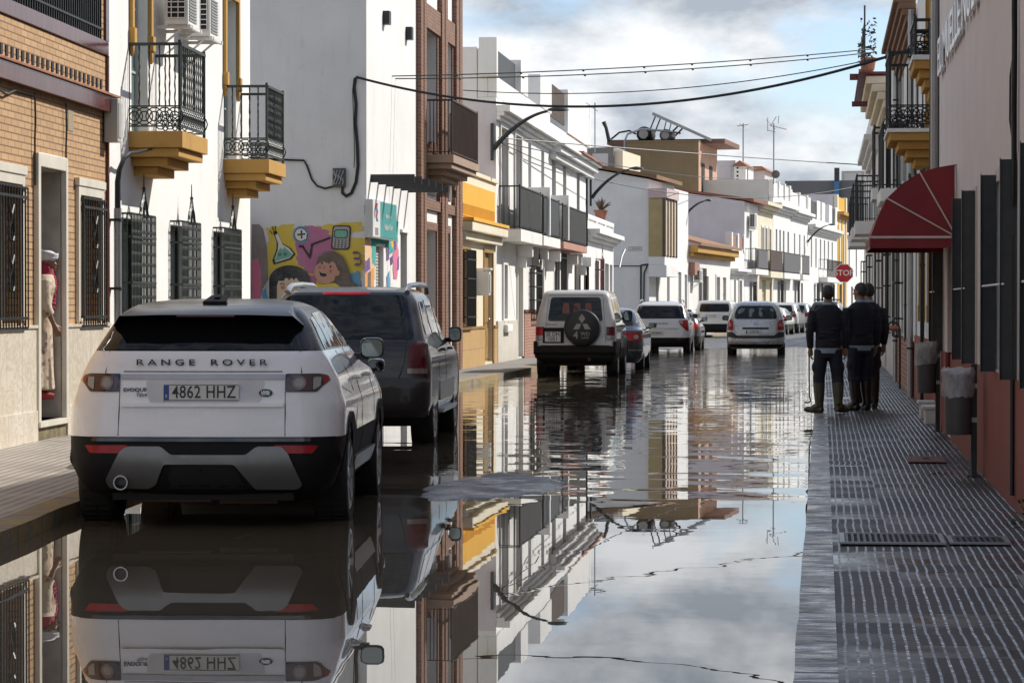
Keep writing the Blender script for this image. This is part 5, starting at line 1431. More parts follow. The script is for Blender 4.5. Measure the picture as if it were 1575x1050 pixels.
def RH(name, label, y0, y1, x, zt, mat, ops, **k):
    H = House(name, label, (x, y1), (x, y0))
    H.wall(zt, [(y1-b, y1-a, c, d) for (kk, a, b, c, d) in ops], mat, **k)
    for (kk, a, b, c, d) in ops:
        h = (y1-b, y1-a, c, d)
        if kk == 'd': H.door(h, WOOD)
        elif kk == 's': H.shutter(h, SHUTD)
        elif kk == 'br': H.shutter(h, M('brown_blind', (.21,.13,.08), .6, var=.3))
        elif kk == 'o':
            H.window(h, WHITEM, GLASS); mb = MB(); a_, b_, c_, d_ = h
            for x_ in (a_-.14, b_+.02):
                mb.box(x_, x_+.12, -.05, -.001, c_+.35, d_+.12); mb.prism([(x_-.01, -.06, c_+.36), (x_+.13, -.06, c_+.36), (x_+.06, -.06, c_+.12)], (0, .059, 0))
            mb.box(a_-.02, b_+.02, -.05, -.001, d_, d_+.12); H.part('window_surround', mb, OCHRE, bevel=.01)
        elif kk == 'g': H.window(h); H.grille(h, .16, IRON, bands=3)
    return H
R1 = RH('ochre_trim_house', 'white house with ochre window trim and stepped ochre balconies beside the pink building', 33.05, 43, 1.42, 8.2, WHITE, [('o',36.2,37.4,1.15,2.85),('o',39.6,40.8,1.15,2.85),('d',33.9,35,.12,2.7),('o',36.9,38.2,3.75,6.1),('o',34,35,4.55,6.6)], depth=10)
mb = MB(); mb.box(0, 8.0-.02, -.04, -.001, .1, 1.05); R1.part('red_base', mb, REDW)
R1.balcony(43-38.6, 43-36.6, .60, 3.80, .98, slab=.05, sm=WHITE, rm=IRON, corbel=4, cm=OCHRE, rings=True, pitch=.14)
R1.balcony(43-35.6, 43-34.0, .36, 4.52, .42, slab=.06, sm=WHITE, rm=IRON, corbel=4, cm=OCHRE, rings=True, pitch=.14)
t = thing('balcony_plant', 'dark cactus like potted plants above the red awning', 'plant', (1.22, 35.4, 2.93)); 
MB().box(-.14, .14, -.12, .12, -.12, 0).build('pot', TERRA, t)
mb = MB()
for i in range(9): a = i*.7; mb.tube([(.1*math.cos(a),.1*math.sin(a),0),(.16*math.cos(a),.12*math.sin(a),.2+.03*(i%4))], [.025,.015], 5)
mb.build('leaves', M('cactus', (.03,.045,.03), .7), t)
MB().box(-.16, .2, -.14, .14, -.2, -.121).build('shelf', IRON, t)
R2 = RH('brown_eave_house', 'white house with a deep brown eave and black iron balcony', 43.05, 52, 1.40, 6.1, WHITE, [('br',44.2,45.6,.5,2.9),('d',47.5,48.6,.12,2.8),('s',45,46,3.7,5.6),('g',49.6,50.8,1,2.8),('s',49.5,50.5,3.7,5.6)], depth=10)
mb = MB()
for k in range(5): mb.box(0, R2.W, -.05-.055*k, -.001, 5.62+.10*k, 5.72+.10*k-.002)
mb.box(0, R2.W, -.34, -.001, 6.12, 6.2); R2.part('eave', mb, plaster('brown_eave', (.25,.15,.10), .4), bevel=.01)
mb = MB(); mb.box(0, R2.W, -.04, -.001, .1, .95); R2.part('tiled_base', mb, BRICKR)
R2.balcony(52-50.9, 52-49.2, .55, 3.55, 1.05, slab=.2, rm=IRON, pitch=.12)
R2.balcony(52-47.6, 52-44.6, .50, 3.35, 1.0, slab=.2, rm=IRON, pitch=.12)
R3 = RH('plant_terrace_house', 'white house with a rooftop terrace of plants and maroon spouts', 52.05, 69, 1.36, 6.2, WHITE, [('s',54,55,.12,2.8),('g',57,58.2,1,2.8),('s',61,62.2,.12,2.8),('g',65,66.2,1,2.8),('s',54,55,3.6,5.6),('s',60,61,3.6,5.6)], depth=10)
mb = MB()
for k in range(4): mb.box(0, 9.0, -.10-.12*k, -.001, 5.7+.17*k, 5.7+.17*(k+1)-.002)
R3.part('cornice', mb, CREAM, bevel=.03)
mb = MB(); mb.box(-.1, 9.1, -.62, .1, 6.401, 6.46); mb.box(8.4, 8.55, -.80, -.621, 6.33, 6.46); mb.box(7, 7.15, -.74, -.40, 5.86, 5.97); R3.part('spout_ledge', mb, REDM, bevel=.01)
R3.balcony(.5, 3.6, .62, 3.45, 1.05, slab=.3, rm=IRON, pitch=.12)
for i, (yy, hh, lab) in enumerate(((59.6, .85, 'tall cactus like plant in a pot on the terrace ledge'), (62.5, .55, 'short bushy plant in a pot further along the terrace ledge'))):
    t = thing('terrace_plant', lab, 'plant', (.94, yy, 6.462)); MB().lathe([(0,0),(.13,0),(.17,.26),(.13,.26),(0,.24)], n=12).build('pot', TERRA, t)
    mb = MB(); rnd = random.Random(i)
    for k in range(70):
        c = Vector((rnd.uniform(-.17,.17), rnd.uniform(-.17,.17), .25+rnd.uniform(0, hh))); d1 = Vector((rnd.uniform(-1,1), rnd.uniform(-1,1), rnd.uniform(-.2,1))).normalized()*.06; d2 = d1.cross(Vector((1,.3,rnd.uniform(-1,1)))).normalized()*.03
        mb.poly([c-d1, c+d2, c+d1, c-d2])
    mb.build('leaves', M('terrace_leaf', (.02,.035,.02), .7), t, fixn=False)
t = thing('roof_rail', 'thin dark posts and netting frame on the roof terrace above the maroon spouts', 'railing', (.85, 58.5, 6.462))
mb = MB(); 
for y, h in ((0, 1.25), (2.2, 1.0), (4.2, 1.0)): mb.tube([(0,y,0),(0,y,h)], .02, 5)
mb.build('post', IRON, t); mb = MB(); mb.bar((0,0,.95),(0,4.2,.95), .012); mb.bar((0,0,.5),(0,4.2,.5), .012); mb.build('rail', IRON, t)
R4 = RH('corner_white_house', 'plain white house at the street corner by the stop sign', 69.05, 92, 1.33, 6.9, WHITE, [('s',71,72.2,.12,2.8),('g',76,77.2,1,2.8),('s',82,83.2,.12,2.8),('g',87,88,1,2.8),('s',72,73,3.6,5.6),('s',80,81,3.6,5.6)], depth=10)
R4.cornice(5.3, (.12,.12,.15), (.12,.22,.34), WHITE, u0=10); R4.balcony(92-74.5, 92-70.8, .62, 3.45, 1.05, slab=.3, rm=IRON, pitch=.12)
R4.balcony(92-84, 92-79, .6, 3.45, 1.05, slab=.3, rm=IRON, pitch=.14)
R5 = House('bend_house', 'white house on the right where the street bends away', (6.6, 150), (2.9, 100)); R5.wall(6.5, [], WHITE, depth=10); R5.cornice(6.0, m=WHITE)
for i in range(4): R5.shutter((8+10*i, 9.2+10*i, 3.6, 5.6), y=-.03)
# pipes, meters and small things along the right wall
for (yy, za, zb_, r_, x, lab) in ((43.0, .1, 6.0, .045, 1.32, 'grey downpipe between the ochre trimmed house and the brown eaved house'), (39.0, .1, 4.0, .03, 1.36, 'thin pale pipe beside the ochre window surround'), (47, .9, 3.3, .02, 1.36, 'thin black conduit beside the brown blind'), (52.0, .1, 6.0, .04, 1.32, 'dark downpipe at the end of the brown eaved house'), (58.8, 1.0, 5.5, .03, 1.33, 'black cable conduit on the terrace plant house')):
    t = thing('drainpipe', lab, 'drainpipe', (x, yy, za)); MB().tube([(0,0,0),(0,0,zb_-za)], r_, 8).build('pipe', GREYM if r_ > .03 else IRON, t, smooth=True)
    mb = MB(); n = max(2, int((zb_-za)/1.3))
    for k in range(n): z = (zb_-za)*(k+.5)/n; mb.box(-r_*1.25, r_*1.25, -r_*1.25, r_*1.25, z, z+.03)
    mb.build('clamp', IRON, t)
t = thing('hand_rail', 'short curved wall rail with a cloth beyond the three men', 'rail', (1.28, 47.3, .1)); mb = MB(); mb.tube([(0,0,0),(0,0,1.0),(-.03,0,1.1),(-.16,0,1.12),(-.2,0,1.05)], .018, 6); mb.build('rail', IRON, t, smooth=True); mb = MB(); mb.sphere((-.1,0,1.02), .10, .08, .05); mb.build('cloth', M('faded_red_cloth', (.35,.12,.09), .8), t)
for yy, lab in ((33.6, 'low white stone block at the foot of the wall behind the far litter bin'), (35.2, 'second low white stone block at the wall foot, further from the bins')):
    t = thing('stone_block', lab, 'step', (1.30, yy, PZ)); MB().box(-.10, .1, -.25, .25, .0, .18).build('block', WHITE2, t, bevel=.015); MB().box(-.13, .1, -.27, .27, .181, .22).build('cap', WHITE2, t, bevel=.008)

# ---- stop sign
sx = at_y(1298, 420, 95)
t = thing('stop_sign', 'red octagonal STOP sign on a grey pole at the corner beyond the men', 'sign', (sx.x, 95, PZ))
zc = sx.z-PZ; r_ = .335
MB().tube([(0,.04,0),(0,.04,zc+.3)], .03, 10).build('pole', GREYM, t, smooth=True)
o8 = lambda r, y: [(r*math.cos(R(22.5+45*i)), y, zc+r*math.sin(R(22.5+45*i))) for i in range(8)]
MB().prism(o8(r_, 0), (0, .008, 0)).build('plate', WHITEM, t); MB().prism(o8(r_*.93, -.003), (0, .002, 0)).build('face', M('stop_red', (.42,.012,.02), .4, var=.05), t)
text_mesh('lettering', 'STOP', .27, WHITEM, t, Matrix.Translation((0, -.006, zc)) @ RX, .001)

# ---- litter bins
BINM = M('bin_grey', (.085,.09,.09), .45)
def bag_mat():
    t = NT('thin_plastic_bag'); v = t.obj()
    f = t.noise(t.obj((1, 1, .4)), 14, 6, .6).outputs['Fac']
    t.set(Base_Color=(.62,.64,.66,1), Roughness=.35, Alpha=t.ramp(f, [(.3,.28),(.7,.72)]), Specular_IOR_Level=.6); t.bump(f, .8, .03)
    return t.m
BAG = bag_mat()
def bin_(x, y, rz, label, lean, zt, bh, w):
    t = thing('litter_bin', label, 'litter bin', (x, y, PZ), rz, 'litter bins on posts along the pink wall')
    mb = MB(); mb.box(-.025, .025, -.02, .03, 0, zt); mb.build('post', IRON, t, bevel=.005)
    mb = MB(); mb.box(-.06, .06, -.10, .12, 0, .012); mb.prism([(-.02,-.09,.012),(-.02,.11,.012),(-.02,.03,.22),(-.02,-.02,.22)], (.04,0,0)); mb.build('foot', IRON, t)
    z0 = zt-bh-.08; r = w/2
    prof = [(r*.0, 0), (r*.86, 0), (r*.92, .03), (r, bh), (r-.008, bh), (r*.84, .05), (0, .04)]
    mb = MB(); mb.lathe(prof, 'z', (-r-.01, -.02, z0), 20); b = mb.build('bin', BINM, t, smooth=True)
    rnd = random.Random(int(x*100)); prof = [(r+.012, bh*.62), (r+.020, bh*.75), (r+.016, bh*.92), (r+.022, bh+.02), (r+.004, bh+.05), (r-.02, bh+.03), (r-.03, bh*.7), (r*.6, bh*.55)]
    mb = MB(); n = 28
    for k in range(n):
        for (rr_0, h) in prof:
            q = rr_0*(1+rnd.uniform(-.035,.035)); a = 2*math.pi*k/n
            mb.v.append((-r-.01+q*math.cos(a), -.02+q*math.sin(a), z0+h+rnd.uniform(-.012,.012)+lean*math.cos(a)))
    m = len(prof)
    for k in range(n):
        for i in range(m-1): mb.f.append((k*m+i, ((k+1)%n)*m+i, ((k+1)%n)*m+i+1, k*m+i+1)); mb.m.append(0)
    mb.build('bag', BAG, t, smooth=True, fixn=False)
    mb = MB(); mb.box(-.03, .035, -.03, .035, z0+.1, z0+.14); mb.box(-.03, .035, -.03, .035, z0+bh-.12, z0+bh-.08); mb.build('clamp', GREYM, t)
    return t
bin_(1.235, 23.3, 0, 'grey litter bin with a clear bag, the one nearer the camera by the dark shutters', .0, .93, .50, .235)
bin_(1.275, 31.6, 0, 'grey litter bin with a knotted white bag, the one further away by the red doorway', .02, 1.03, .52, .23)

# ---- street lamps on brackets
def lamp(px, py, hx, hy, Y, label, tilt=0):
    b = at_y(px, py, Y); e = at_y(hx, hy, Y); L = e.x-b.x; H_ = e.z-b.z
    t = thing('street_lamp', label, 'street lamp', b, 0, 'bracket street lamps on the house fronts')
    pts = []; rad = []
    for i in range(13):
        q = i/12*.80; pts.append((.05+L*q, 0, -.28+(H_+.28)*math.sin(q*math.pi/2/.92)**.85 if q else -.28)); rad.append(.062-.032*i/12)
    mb = MB(); mb.tube(pts, rad, 8); mb.build('arm', LAMPM, t, smooth=True)
    x0 = pts[-1][0]; z0 = pts[-1][2]
    hl = L*.24+.12
    mb = MB(); n = 12; rings = [(0,.04,.035),(.15,.09,.06),(.45,.15,.085),(.8,.13,.06),(1,.03,.02)]
    vs = []
    for (q, wy, hz) in rings:
        for k in range(n):
            a = 2*math.pi*k/n; s = math.sin(a); vs.append((x0+hl*q, wy*math.cos(a), z0+.02+hz*(s if s > 0 else s*.35)))
    fs = [(i*n+k, i*n+(k+1)%n, (i+1)*n+(k+1)%n, (i+1)*n+k) for i in range(len(rings)-1) for k in range(n)]
    mb.add(vs, fs+[tuple(range(n)), tuple(range((len(rings)-1)*n, len(rings)*n))]); mb.build('lamp_head', LAMPM, t, smooth=True)
    MB().box(x0+hl*.25, x0+hl*.8, -.08, .08, z0-.022, z0-.012).build('lens', M('lamp_lens', (.45,.45,.42), .3), t)
    mb = MB(); mb.box(-.02, .05, -.07, .07, -.55, .35); mb.build('wall_plate', LAMPM, t, bevel=.01)
    return t
lamp(756, 212, 860, 170, 67.4, 'bracket street lamp on the corner of the long white terrace, largest of the lamps')
lamp(908, 292, 980, 260, 94.0, 'bracket street lamp at the far end of the long white terrace')
lamp(1056, 318, 1089, 309, 131.5, 'bracket street lamp just past the tan bay of the gabled house')
lamp(1241, 366, 1280, 346, 185.5, 'bracket street lamp far down the street on the many windowed house')

# ---- overhead cables
def cable(pts, Pa, Pb, r, label, name='overhead_cable', beads=0):
    """pts: pixels along the wire; it hangs in the vertical plane through Pa, Pb"""
    Pa, Pb = Vector(Pa), Vector(Pb); n = (Pb-Pa).cross(Vector((0,0,1))).normalized()
    # quadratic sag through the measured pixels
    s, z = [], []
    d = (Pb-Pa); d.z = 0; L = d.length; d.normalize()
    for x, y in pts:
        p = hit(x, y, Pa, n); s.append((p-Pa).dot(d)); z.append(p.z)
    c = np.polyfit(s, z, 2)
    P_ = [Pa + d*(L*i/40) for i in range(41)]
    P_ = [Vector((p.x, p.y, np.polyval(c, L*i/40))) for i, p in enumerate(P_)]
    mb = MB(); mb.tube(P_, r, 6)
    for k in range(beads): p = P_[3+int(34*(k+.5)/beads)]; mb.sphere((p.x, p.y, p.z-.012), .026, n=6, m=5)
    return tag(mb.build(name, M('cable_black', (.01,.01,.011), .5, var=0), smooth=True), label, 'cable')
cA = C.w(-.05, *C.side(549, 120))
cB = at_y(1408, 74, 42.5)
cable([(549,119),(700,150),(920,165),(1100,148),(1300,105),(1400,77)], (cA.x, cA.y, 0), (cB.x, cB.y, 0), .023, 'thickest black cable sagging across the street from the mural house to the right row')
cD = at_y(1345, 78, 57)
cable([(600,117),(920,108),(1130,92),(1335,77)], (-7.9, 51, 0), (cD.x, 57, 0), .012, 'uppermost thin beaded cable across the sky', beads=7)
cable([(600,121),(920,115),(1130,100),(1335,82)], (-7.9, 51.4, 0), (cD.x, 57.3, 0), .012, 'thin beaded cable just below the uppermost one', beads=7)
cable([(700,138),(920,143),(1100,131),(1330,94)], (-7.9, 60.5, 0), (1.2, 56.5, 0), .011, 'thin cable between the beaded pair and the thickest cable')
cE = at_y(1325, 254, 84)
cable([(757,210),(900,225),(1140,240),(1325,254)], (-7.85, 67.6, 0), (1.3, 84, 0), .016, 'thin cable from the terrace corner lamp over to the right row')
cable([(757,214),(860,240),(1000,262),(1120,275)], (-7.85, 67.7, 0), (-4.5, 150, 0), .014, 'thin cable sloping from the corner lamp towards the far roofs')
cable([(775,222),(850,255),(905,272)], (-7.8, 68, 0), (-7.8, 94, 0), .012, 'slack thin wire along the upper front of the white terrace')
cable([(912,275),(1050,298),(1150,305),(1300,290)], (-7.8, 94.2, 0), (2.0, 120, 0), .016, 'thin cable crossing in front of the gabled house')
# ================================================================== VEHICLES
TYRE = M('tyre_rubber', (.016,.016,.016), .7, var=.3, vscale=10)
BLKP = M('black_plastic_trim', (.012,.012,.013), .6, var=.15, spec=.18)
GLOSSB = M('gloss_black', (.008,.008,.009), .12, coat=1, var=0)
CGLASS = M('tinted_car_glass', (.006,.007,.008), .02, var=0, spec=.35)
CGLASS2 = M('clear_car_glass', (.014,.018,.018), .02, var=.5, vscale=5, spec=.4)
ALLOY = M('alloy_wheel', (.45,.46,.47), .28, .85)
ALLOYD = M('dark_alloy_wheel', (.12,.12,.125), .3, .7)
REDL = M('red_tail_lens', (.38,.006,.010), .2, coat=.15, spec=.25, var=.25, vscale=20)
REDLD = M('dark_red_lens', (.11,.008,.012), .2, coat=.2, spec=.3, var=.25, vscale=20)
CLEARL = M('clear_lens', (.34,.32,.31), .15, coat=.4, var=.15, vscale=25)
CHROME = M('chrome', (.8,.8,.8), .12, 1.0, var=0)
PLATE = M('number_plate_white', (.66,.66,.62), .35, var=.06)
PLBLUE = M('number_plate_blue', (.02,.06,.28), .4, var=0)
INK = M('black_ink', (.012,.012,.014), .4, var=0)
SKID = M('grey_skid_plate', (.20,.20,.197), .34, .6)
MIRG = M('mirror_glass', (.16,.18,.18), .04, 1.0, var=0)
DARKU = M('dark_underbody', (.010,.009,.008), .8)
MUD = M('muddy_plastic', (.05,.04,.03), .7, var=.4)

def pchip(xk, yk, x):
    xk, yk = np.array(xk, float), np.array(yk, float); h = np.diff(xk); d = np.diff(yk)/h; m = np.zeros(len(xk))
    for i in range(1, len(xk)-1):
        if d[i-1]*d[i] > 0: w1, w2 = 2*h[i]+h[i-1], h[i]+2*h[i-1]; m[i] = (w1+w2)/(w1/d[i-1]+w2/d[i])
    m[0], m[-1] = d[0], d[-1]
    x = np.clip(x, xk[0], xk[-1]); i = np.clip(np.searchsorted(xk, x)-1, 0, len(xk)-2); t = (x-xk[i])/h[i]
    return ((1+2*t)*(1-t)**2*yk[i] + t*(1-t)**2*h[i]*m[i] + t*t*(3-2*t)*yk[i+1] + t*t*(t-1)*h[i]*m[i+1])

class Car:
    def __init__(s, name, label, cat, pos, heading, rows, paint, wheels, group=None, bow=.06, zbelt=1.2, roofm=None, glassm=CGLASS, lower=None, zlower=0.0, scale=(1,1,1), under=.26, pillar=None):
        """rows: (z, y_rear, y_front, half_width, rear_corner_r, front_corner_r)"""
        sx, sy, sz = scale
        s.rows = [(z*sz, a*sy, b*sy, w*sx, r, q) for z, a, b, w, r, q in rows]
        s.bow, s.glassm, s.paint = bow, glassm, paint
        s.t = thing(name, label, cat, pos, heading, group)
        zk = [r[0] for r in s.rows]; s.K = lambda z: [float(pchip(zk, [r[i] for r in s.rows], z)) for i in range(1, 6)]
        s.zk = zk; s.L = max(r[2] for r in s.rows); s.Wd = max(r[3] for r in s.rows)
        zs = sorted(set([zk[0]+(zk[-1]-zk[0])*(i/46) for i in range(47)] + zk + [zbelt*sz]))
        NR, NC, NS = 10, 6, 18
        mb = MB()
        for z in zs:
            yr, yf, w, rr, rf = s.K(z); rr = min(rr, w*.95, (yf-yr)*.45); rf = min(rf, w*.95, (yf-yr)*.45)
            half = []
            for i in range(NR//2+1): x = (w-rr)*i/(NR//2); half.append((x, yr+bow*(x/w)**2))
            yb = yr+bow*((w-rr)/w)**2
            for i in range(1, NC+1): a = math.pi/2*i/NC; half.append((w-rr+rr*math.sin(a), yb+rr*(1-math.cos(a))))
            fb = .10; ye = yf-fb*((w-rf)/w)**2
            for i in range(1, NS+1): half.append((w, yb+rr+(ye-rf-yb-rr)*i/NS))
            for i in range(1, NC+1): a = math.pi/2*i/NC; half.append((w-rf+rf*math.cos(a), ye-rf+rf*math.sin(a)))
            for i in range(1, NR//2+1): x = (w-rf)*(1-i/(NR//2)); half.append((x, yf-fb*(x/w)**2))
            ring = half + [(-x, y) for x, y in reversed(half[1:-1])]
            mb.v += [(x, y, z) for x, y in ring]
        n = len(ring); m = len(zs)
        for i in range(m-1):
            zc = (zs[i]+zs[i+1])/2
            mi = 1 if (roofm is not None and zc > zbelt*sz) else (2 if zc < zlower*sz else 0)
            for k in range(n): mb.f.append((i*n+k, i*n+(k+1)%n, (i+1)*n+(k+1)%n, (i+1)*n+k)); mb.m.append(mi)
        mb.f.append(tuple(range(n-1,-1,-1))); mb.m.append(3); mb.f.append(tuple((m-1)*n+k for k in range(n))); mb.m.append(1 if roofm is not None else 0)
        mats = [paint, roofm or paint, lower or BLKP, DARKU]
        body = mb.build('body', mats, s.t, smooth=False)
        # wheel arches cut with cylinders
        s.wheels = wheels
        cut = MB()
        for (yw, r, wd, xo) in wheels:
            for sg in (-1, 1):
                c = MB(); N = 28
                vs = [(sg*(xo-wd-.10), yw+r*1.16*math.cos(2*math.pi*k/N), r*.98+r*1.16*math.sin(2*math.pi*k/N)) for k in range(N)] + [(sg*(s.Wd+.3), yw+r*1.16*math.cos(2*math.pi*k/N), r*.98+r*1.16*math.sin(2*math.pi*k/N)) for k in range(N)]
                cut.add(vs, [tuple(range(N)), tuple(range(2*N-1, N-1, -1))] + [(k, k+N, (k+1)%N+N, (k+1)%N) for k in range(N)])
        co = cut.build('cutter', DARKU)
        md = body.modifiers.new('b', 'BOOLEAN'); md.object = co; md.operation = 'DIFFERENCE'; md.solver = 'EXACT'
        try: md.material_mode = 'TRANSFER'
        except Exception: pass
        bpy.context.view_layer.update()
        me = bpy.data.meshes.new_from_object(body.evaluated_get(bpy.context.evaluated_depsgraph_get()))
        body.modifiers.clear(); bpy.data.objects.remove(co)
        me.polygons.foreach_set('use_smooth', [True]*len(me.polygons)); me.set_sharp_from_angle(angle=R(32)); me.name = 'body'
        body.data = me; s.body = body
        for (yw, r, wd, xo) in wheels:
            for sg in (-1, 1): s.wheel(sg, yw, r, wd, xo)
        mb = MB(); mb.box(-s.Wd*.72, s.Wd*.72, .25, s.L-.3, under, under+.25); mb.build('underbody', DARKU, s.t)
        ax = MB()
        for (yw, r, wd, xo) in wheels: ax.tube([(-xo+wd, yw, r*.95), (xo-wd, yw, r*.95)], .05, 8)
        ax.build('axle', DARKU, s.t)
    def wheel(s, sg, yw, r, wd, xo, spokes=7):
        cx = sg*(xo-wd/2); h = wd/2
        mb = MB(); mb.lathe([(r*.66, -h*.86), (r*.80, -h), (r*.94, -h*.98), (r*.99, -h*.78), (r, -h*.4), (r, h*.4), (r*.99, h*.78), (r*.94, h*.98), (r*.80, h), (r*.66, h*.86)], 'x', (0,0,0), 36, close=True)
        tr = MB()
        for k in range(44):
            a = 2*math.pi*k/44; c, sn = math.cos(a), math.sin(a); t_ = (-sn, c)
            for x0, x1 in ((-h*.75, -h*.12), (h*.12, h*.75)):
                p = [(r*1.001*c+t_[0]*d, r*1.001*sn+t_[1]*d) for d in (-.012, .012)]; q = [(r*1.012*c+t_[0]*d, r*1.012*sn+t_[1]*d) for d in (-.010, .010)]
                tr.add([(x0,*p[0]),(x0,*p[1]),(x1,*p[1]),(x1,*p[0]),(x0,*q[0]),(x0,*q[1]),(x1,*q[1]),(x1,*q[0])], [(4,5,6,7),(0,1,5,4),(1,2,6,5),(2,3,7,6),(3,0,4,7)])
        mb.v, o = mb.v + tr.v, len(mb.v); mb.f += [tuple(i+o for i in f) for f in tr.f]; mb.m += tr.m
        w = MB(); w.lathe([(0, -h*.5), (r*.66, -h*.5), (r*.67, -h*.8)], 'x', (0,0,0), 28)
        wo = bpy.data.objects.new('wheel', None); COL.objects.link(wo); wo.parent = s.t; wo.location = (cx, yw, r*.97); wo.empty_display_size = .1
        mb.build('tyre', TYRE, wo, smooth=True)
        f = MB(); x = sg*h
        f.lathe([(r*.69, x*.92), (r*.66, x*.97), (r*.61, x*.90), (r*.60, x*.2)], 'x', (0,0,0), 32)
        for k in range(spokes):
            a = 2*math.pi*k/spokes
            P = lambda rad, da: (rad*math.cos(a+da), rad*math.sin(a+da))
            A_, B_, C_, D_ = P(r*.10, -.6), P(r*.10, .6), P(r*.62, .13), P(r*.62, -.13)
            f.prism([(x*.70, *A_), (x*.70, *B_), (x*.86, *C_), (x*.86, *D_)], (x*.10, 0, 0))
        f.lathe([(0, x*.9), (r*.13, x*.88), (r*.15, x*.6)], 'x', (0,0,0), 16)
        f.build('rim', getattr(s, 'rimm', ALLOY), wo, smooth=True)
        d = MB(); d.lathe([(0, x*.15), (r*.6, x*.15)], 'x', (0,0,0), 24); d.build('brake_disc', DARKU, wo)
    def Rr(s, x, z):
        yr, yf, w, rr, rf = s.K(z); rr = min(rr, w*.95); x = abs(x)
        if x <= w-rr: return yr+s.bow*(x/w)**2
        yb = yr+s.bow*((w-rr)/w)**2; q = min(x-(w-rr), rr*.985)
        return yb+rr-math.sqrt(max(0, rr*rr-q*q))
    def Sx(s, y, z):
        yr, yf, w, rr, rf = s.K(z); rr = min(rr, w*.95); yb = yr+s.bow*((w-rr)/w)**2
        if y >= yb+rr:
            ye = yf-.10*((w-rf)/w)**2
            if y <= ye-rf: return w
            q = min(y-(ye-rf), rf*.98); return w-rf+math.sqrt(max(0, rf*rf-q*q))
        q = min(yb+rr-y, rr*.98); return w-rr+math.sqrt(max(0, rr*rr-q*q))
    def patch(s, name, poly, fn, m, off, th, parent=None, seg=.09, label=None, smooth=True):
        """a raised panel that follows the body: fn(p, offset) maps 2D to 3D"""
        bm = bmesh.new(); vs = [bm.verts.new((p[0], p[1], 0)) for p in poly]; f0 = bm.faces.new(vs)
        bmesh.ops.triangulate(bm, faces=[f0])
        for _ in range(6):
            es = [e for e in bm.edges if e.calc_length() > seg]
            if not es: break
            bmesh.ops.subdivide_edges(bm, edges=es, cuts=1, use_grid_fill=False)
            bmesh.ops.triangulate(bm, faces=[f for f in bm.faces if len(f.verts) > 3])
        bm.verts.ensure_lookup_table(); bm.verts.index_update()
        V = [(v.co.x, v.co.y) for v in bm.verts]; F = [tuple(v.index for v in f.verts) for f in bm.faces]; Bd = [(e.verts[0].index, e.verts[1].index) for e in bm.edges if e.is_boundary]
        bm.free()
        n = len(V); mb = MB(); mb.v = [fn(p, off) for p in V] + [fn(p, off-th) for p in V]
        mb.f = F + [(a, b, b+n, a+n) for a, b in Bd]; mb.m = [0]*len(mb.f)
        o = mb.build(name, m, parent or s.t, smooth=smooth)
        if label: o['label'] = label
        return o
    def rear(s, name, poly, m, off=.005, th=.03, mirror=False, parent=None, label=None, seg=.09):
        fn = lambda p, o: (p[0], s.Rr(p[0], p[1])-o, p[1])
        r = [s.patch(name, poly, fn, m, off, th, parent, seg, label)]
        if mirror: r.append(s.patch(name, [(-x, z) for x, z in reversed(poly)], fn, m, off, th, parent, seg, label))
        return r
    def side(s, name, poly, m, off=.005, th=.03, both=True, parent=None, seg=.15):
        out = []
        for sg in ((1, -1) if both else (1,)):
            fn = lambda p, o, sg=sg: (sg*(s.Sx(p[0], p[1])+o), p[0], p[1])
            out.append(s.patch(name, poly, fn, m, off, th, parent, seg))
        return out
    def slab(s, name, pts, depth, m, mirror=False, parent=None, bevel=.01):
        """poly in x,z at fixed y: pts (x, z), depth=(y0,y1)"""
        mb = MB().prism([(x, depth[0], z) for x, z in pts], (0, depth[1]-depth[0], 0)); return mb.build(name, m, parent or s.t, bevel=bevel)
    def plate(s, cx, cz, w, h, txt, lines=None, blue=True, tilt=.0, y=None, size=.80):
        y = (s.Rr(cx, cz)-.012) if y is None else y
        po = bpy.data.objects.new('number_plate', None); COL.objects.link(po); po.parent = s.t; po.location = (cx, y, cz); po.rotation_euler = (tilt, 0, 0); po.empty_display_size = .1
        MB().box(-w/2, w/2, -.006, .012, -h/2, h/2).build('plate', PLATE, po, bevel=.004)
        mb = MB(); t_ = .004
        for a in ((-w/2+.004, w/2-.004, -h/2+.004, -h/2+.008), (-w/2+.004, w/2-.004, h/2-.008, h/2-.004)): mb.box(a[0], a[1], -.0075, -.0062, a[2], a[3])
        mb.build('rim', M('plate_frame', (.03,.03,.03), .4, var=0), po)
        if blue:
            MB().box(-w/2+.005, -w/2+.042, -.0076, -.0062, -h/2+.009, h/2-.009).build('blue_band', PLBLUE, po)
            text_mesh('lettering', 'E', .03, PLATE, po, Matrix.Translation((-w/2+.024, -.0085, -h*.22)) @ RX, .0005)
        if lines is None: text_mesh('lettering', txt, h*size, INK, po, Matrix.Translation(((.02 if blue else 0), -.0085, 0)) @ RX, .0008, width=.80*w/.52, space=1.05)
        else:
            for i, tx in enumerate(lines): text_mesh('lettering', tx, h*.56, INK, po, Matrix.Translation((0, -.0085, h*(.235-.47*i))) @ RX, .0008, width=.85)
        return po
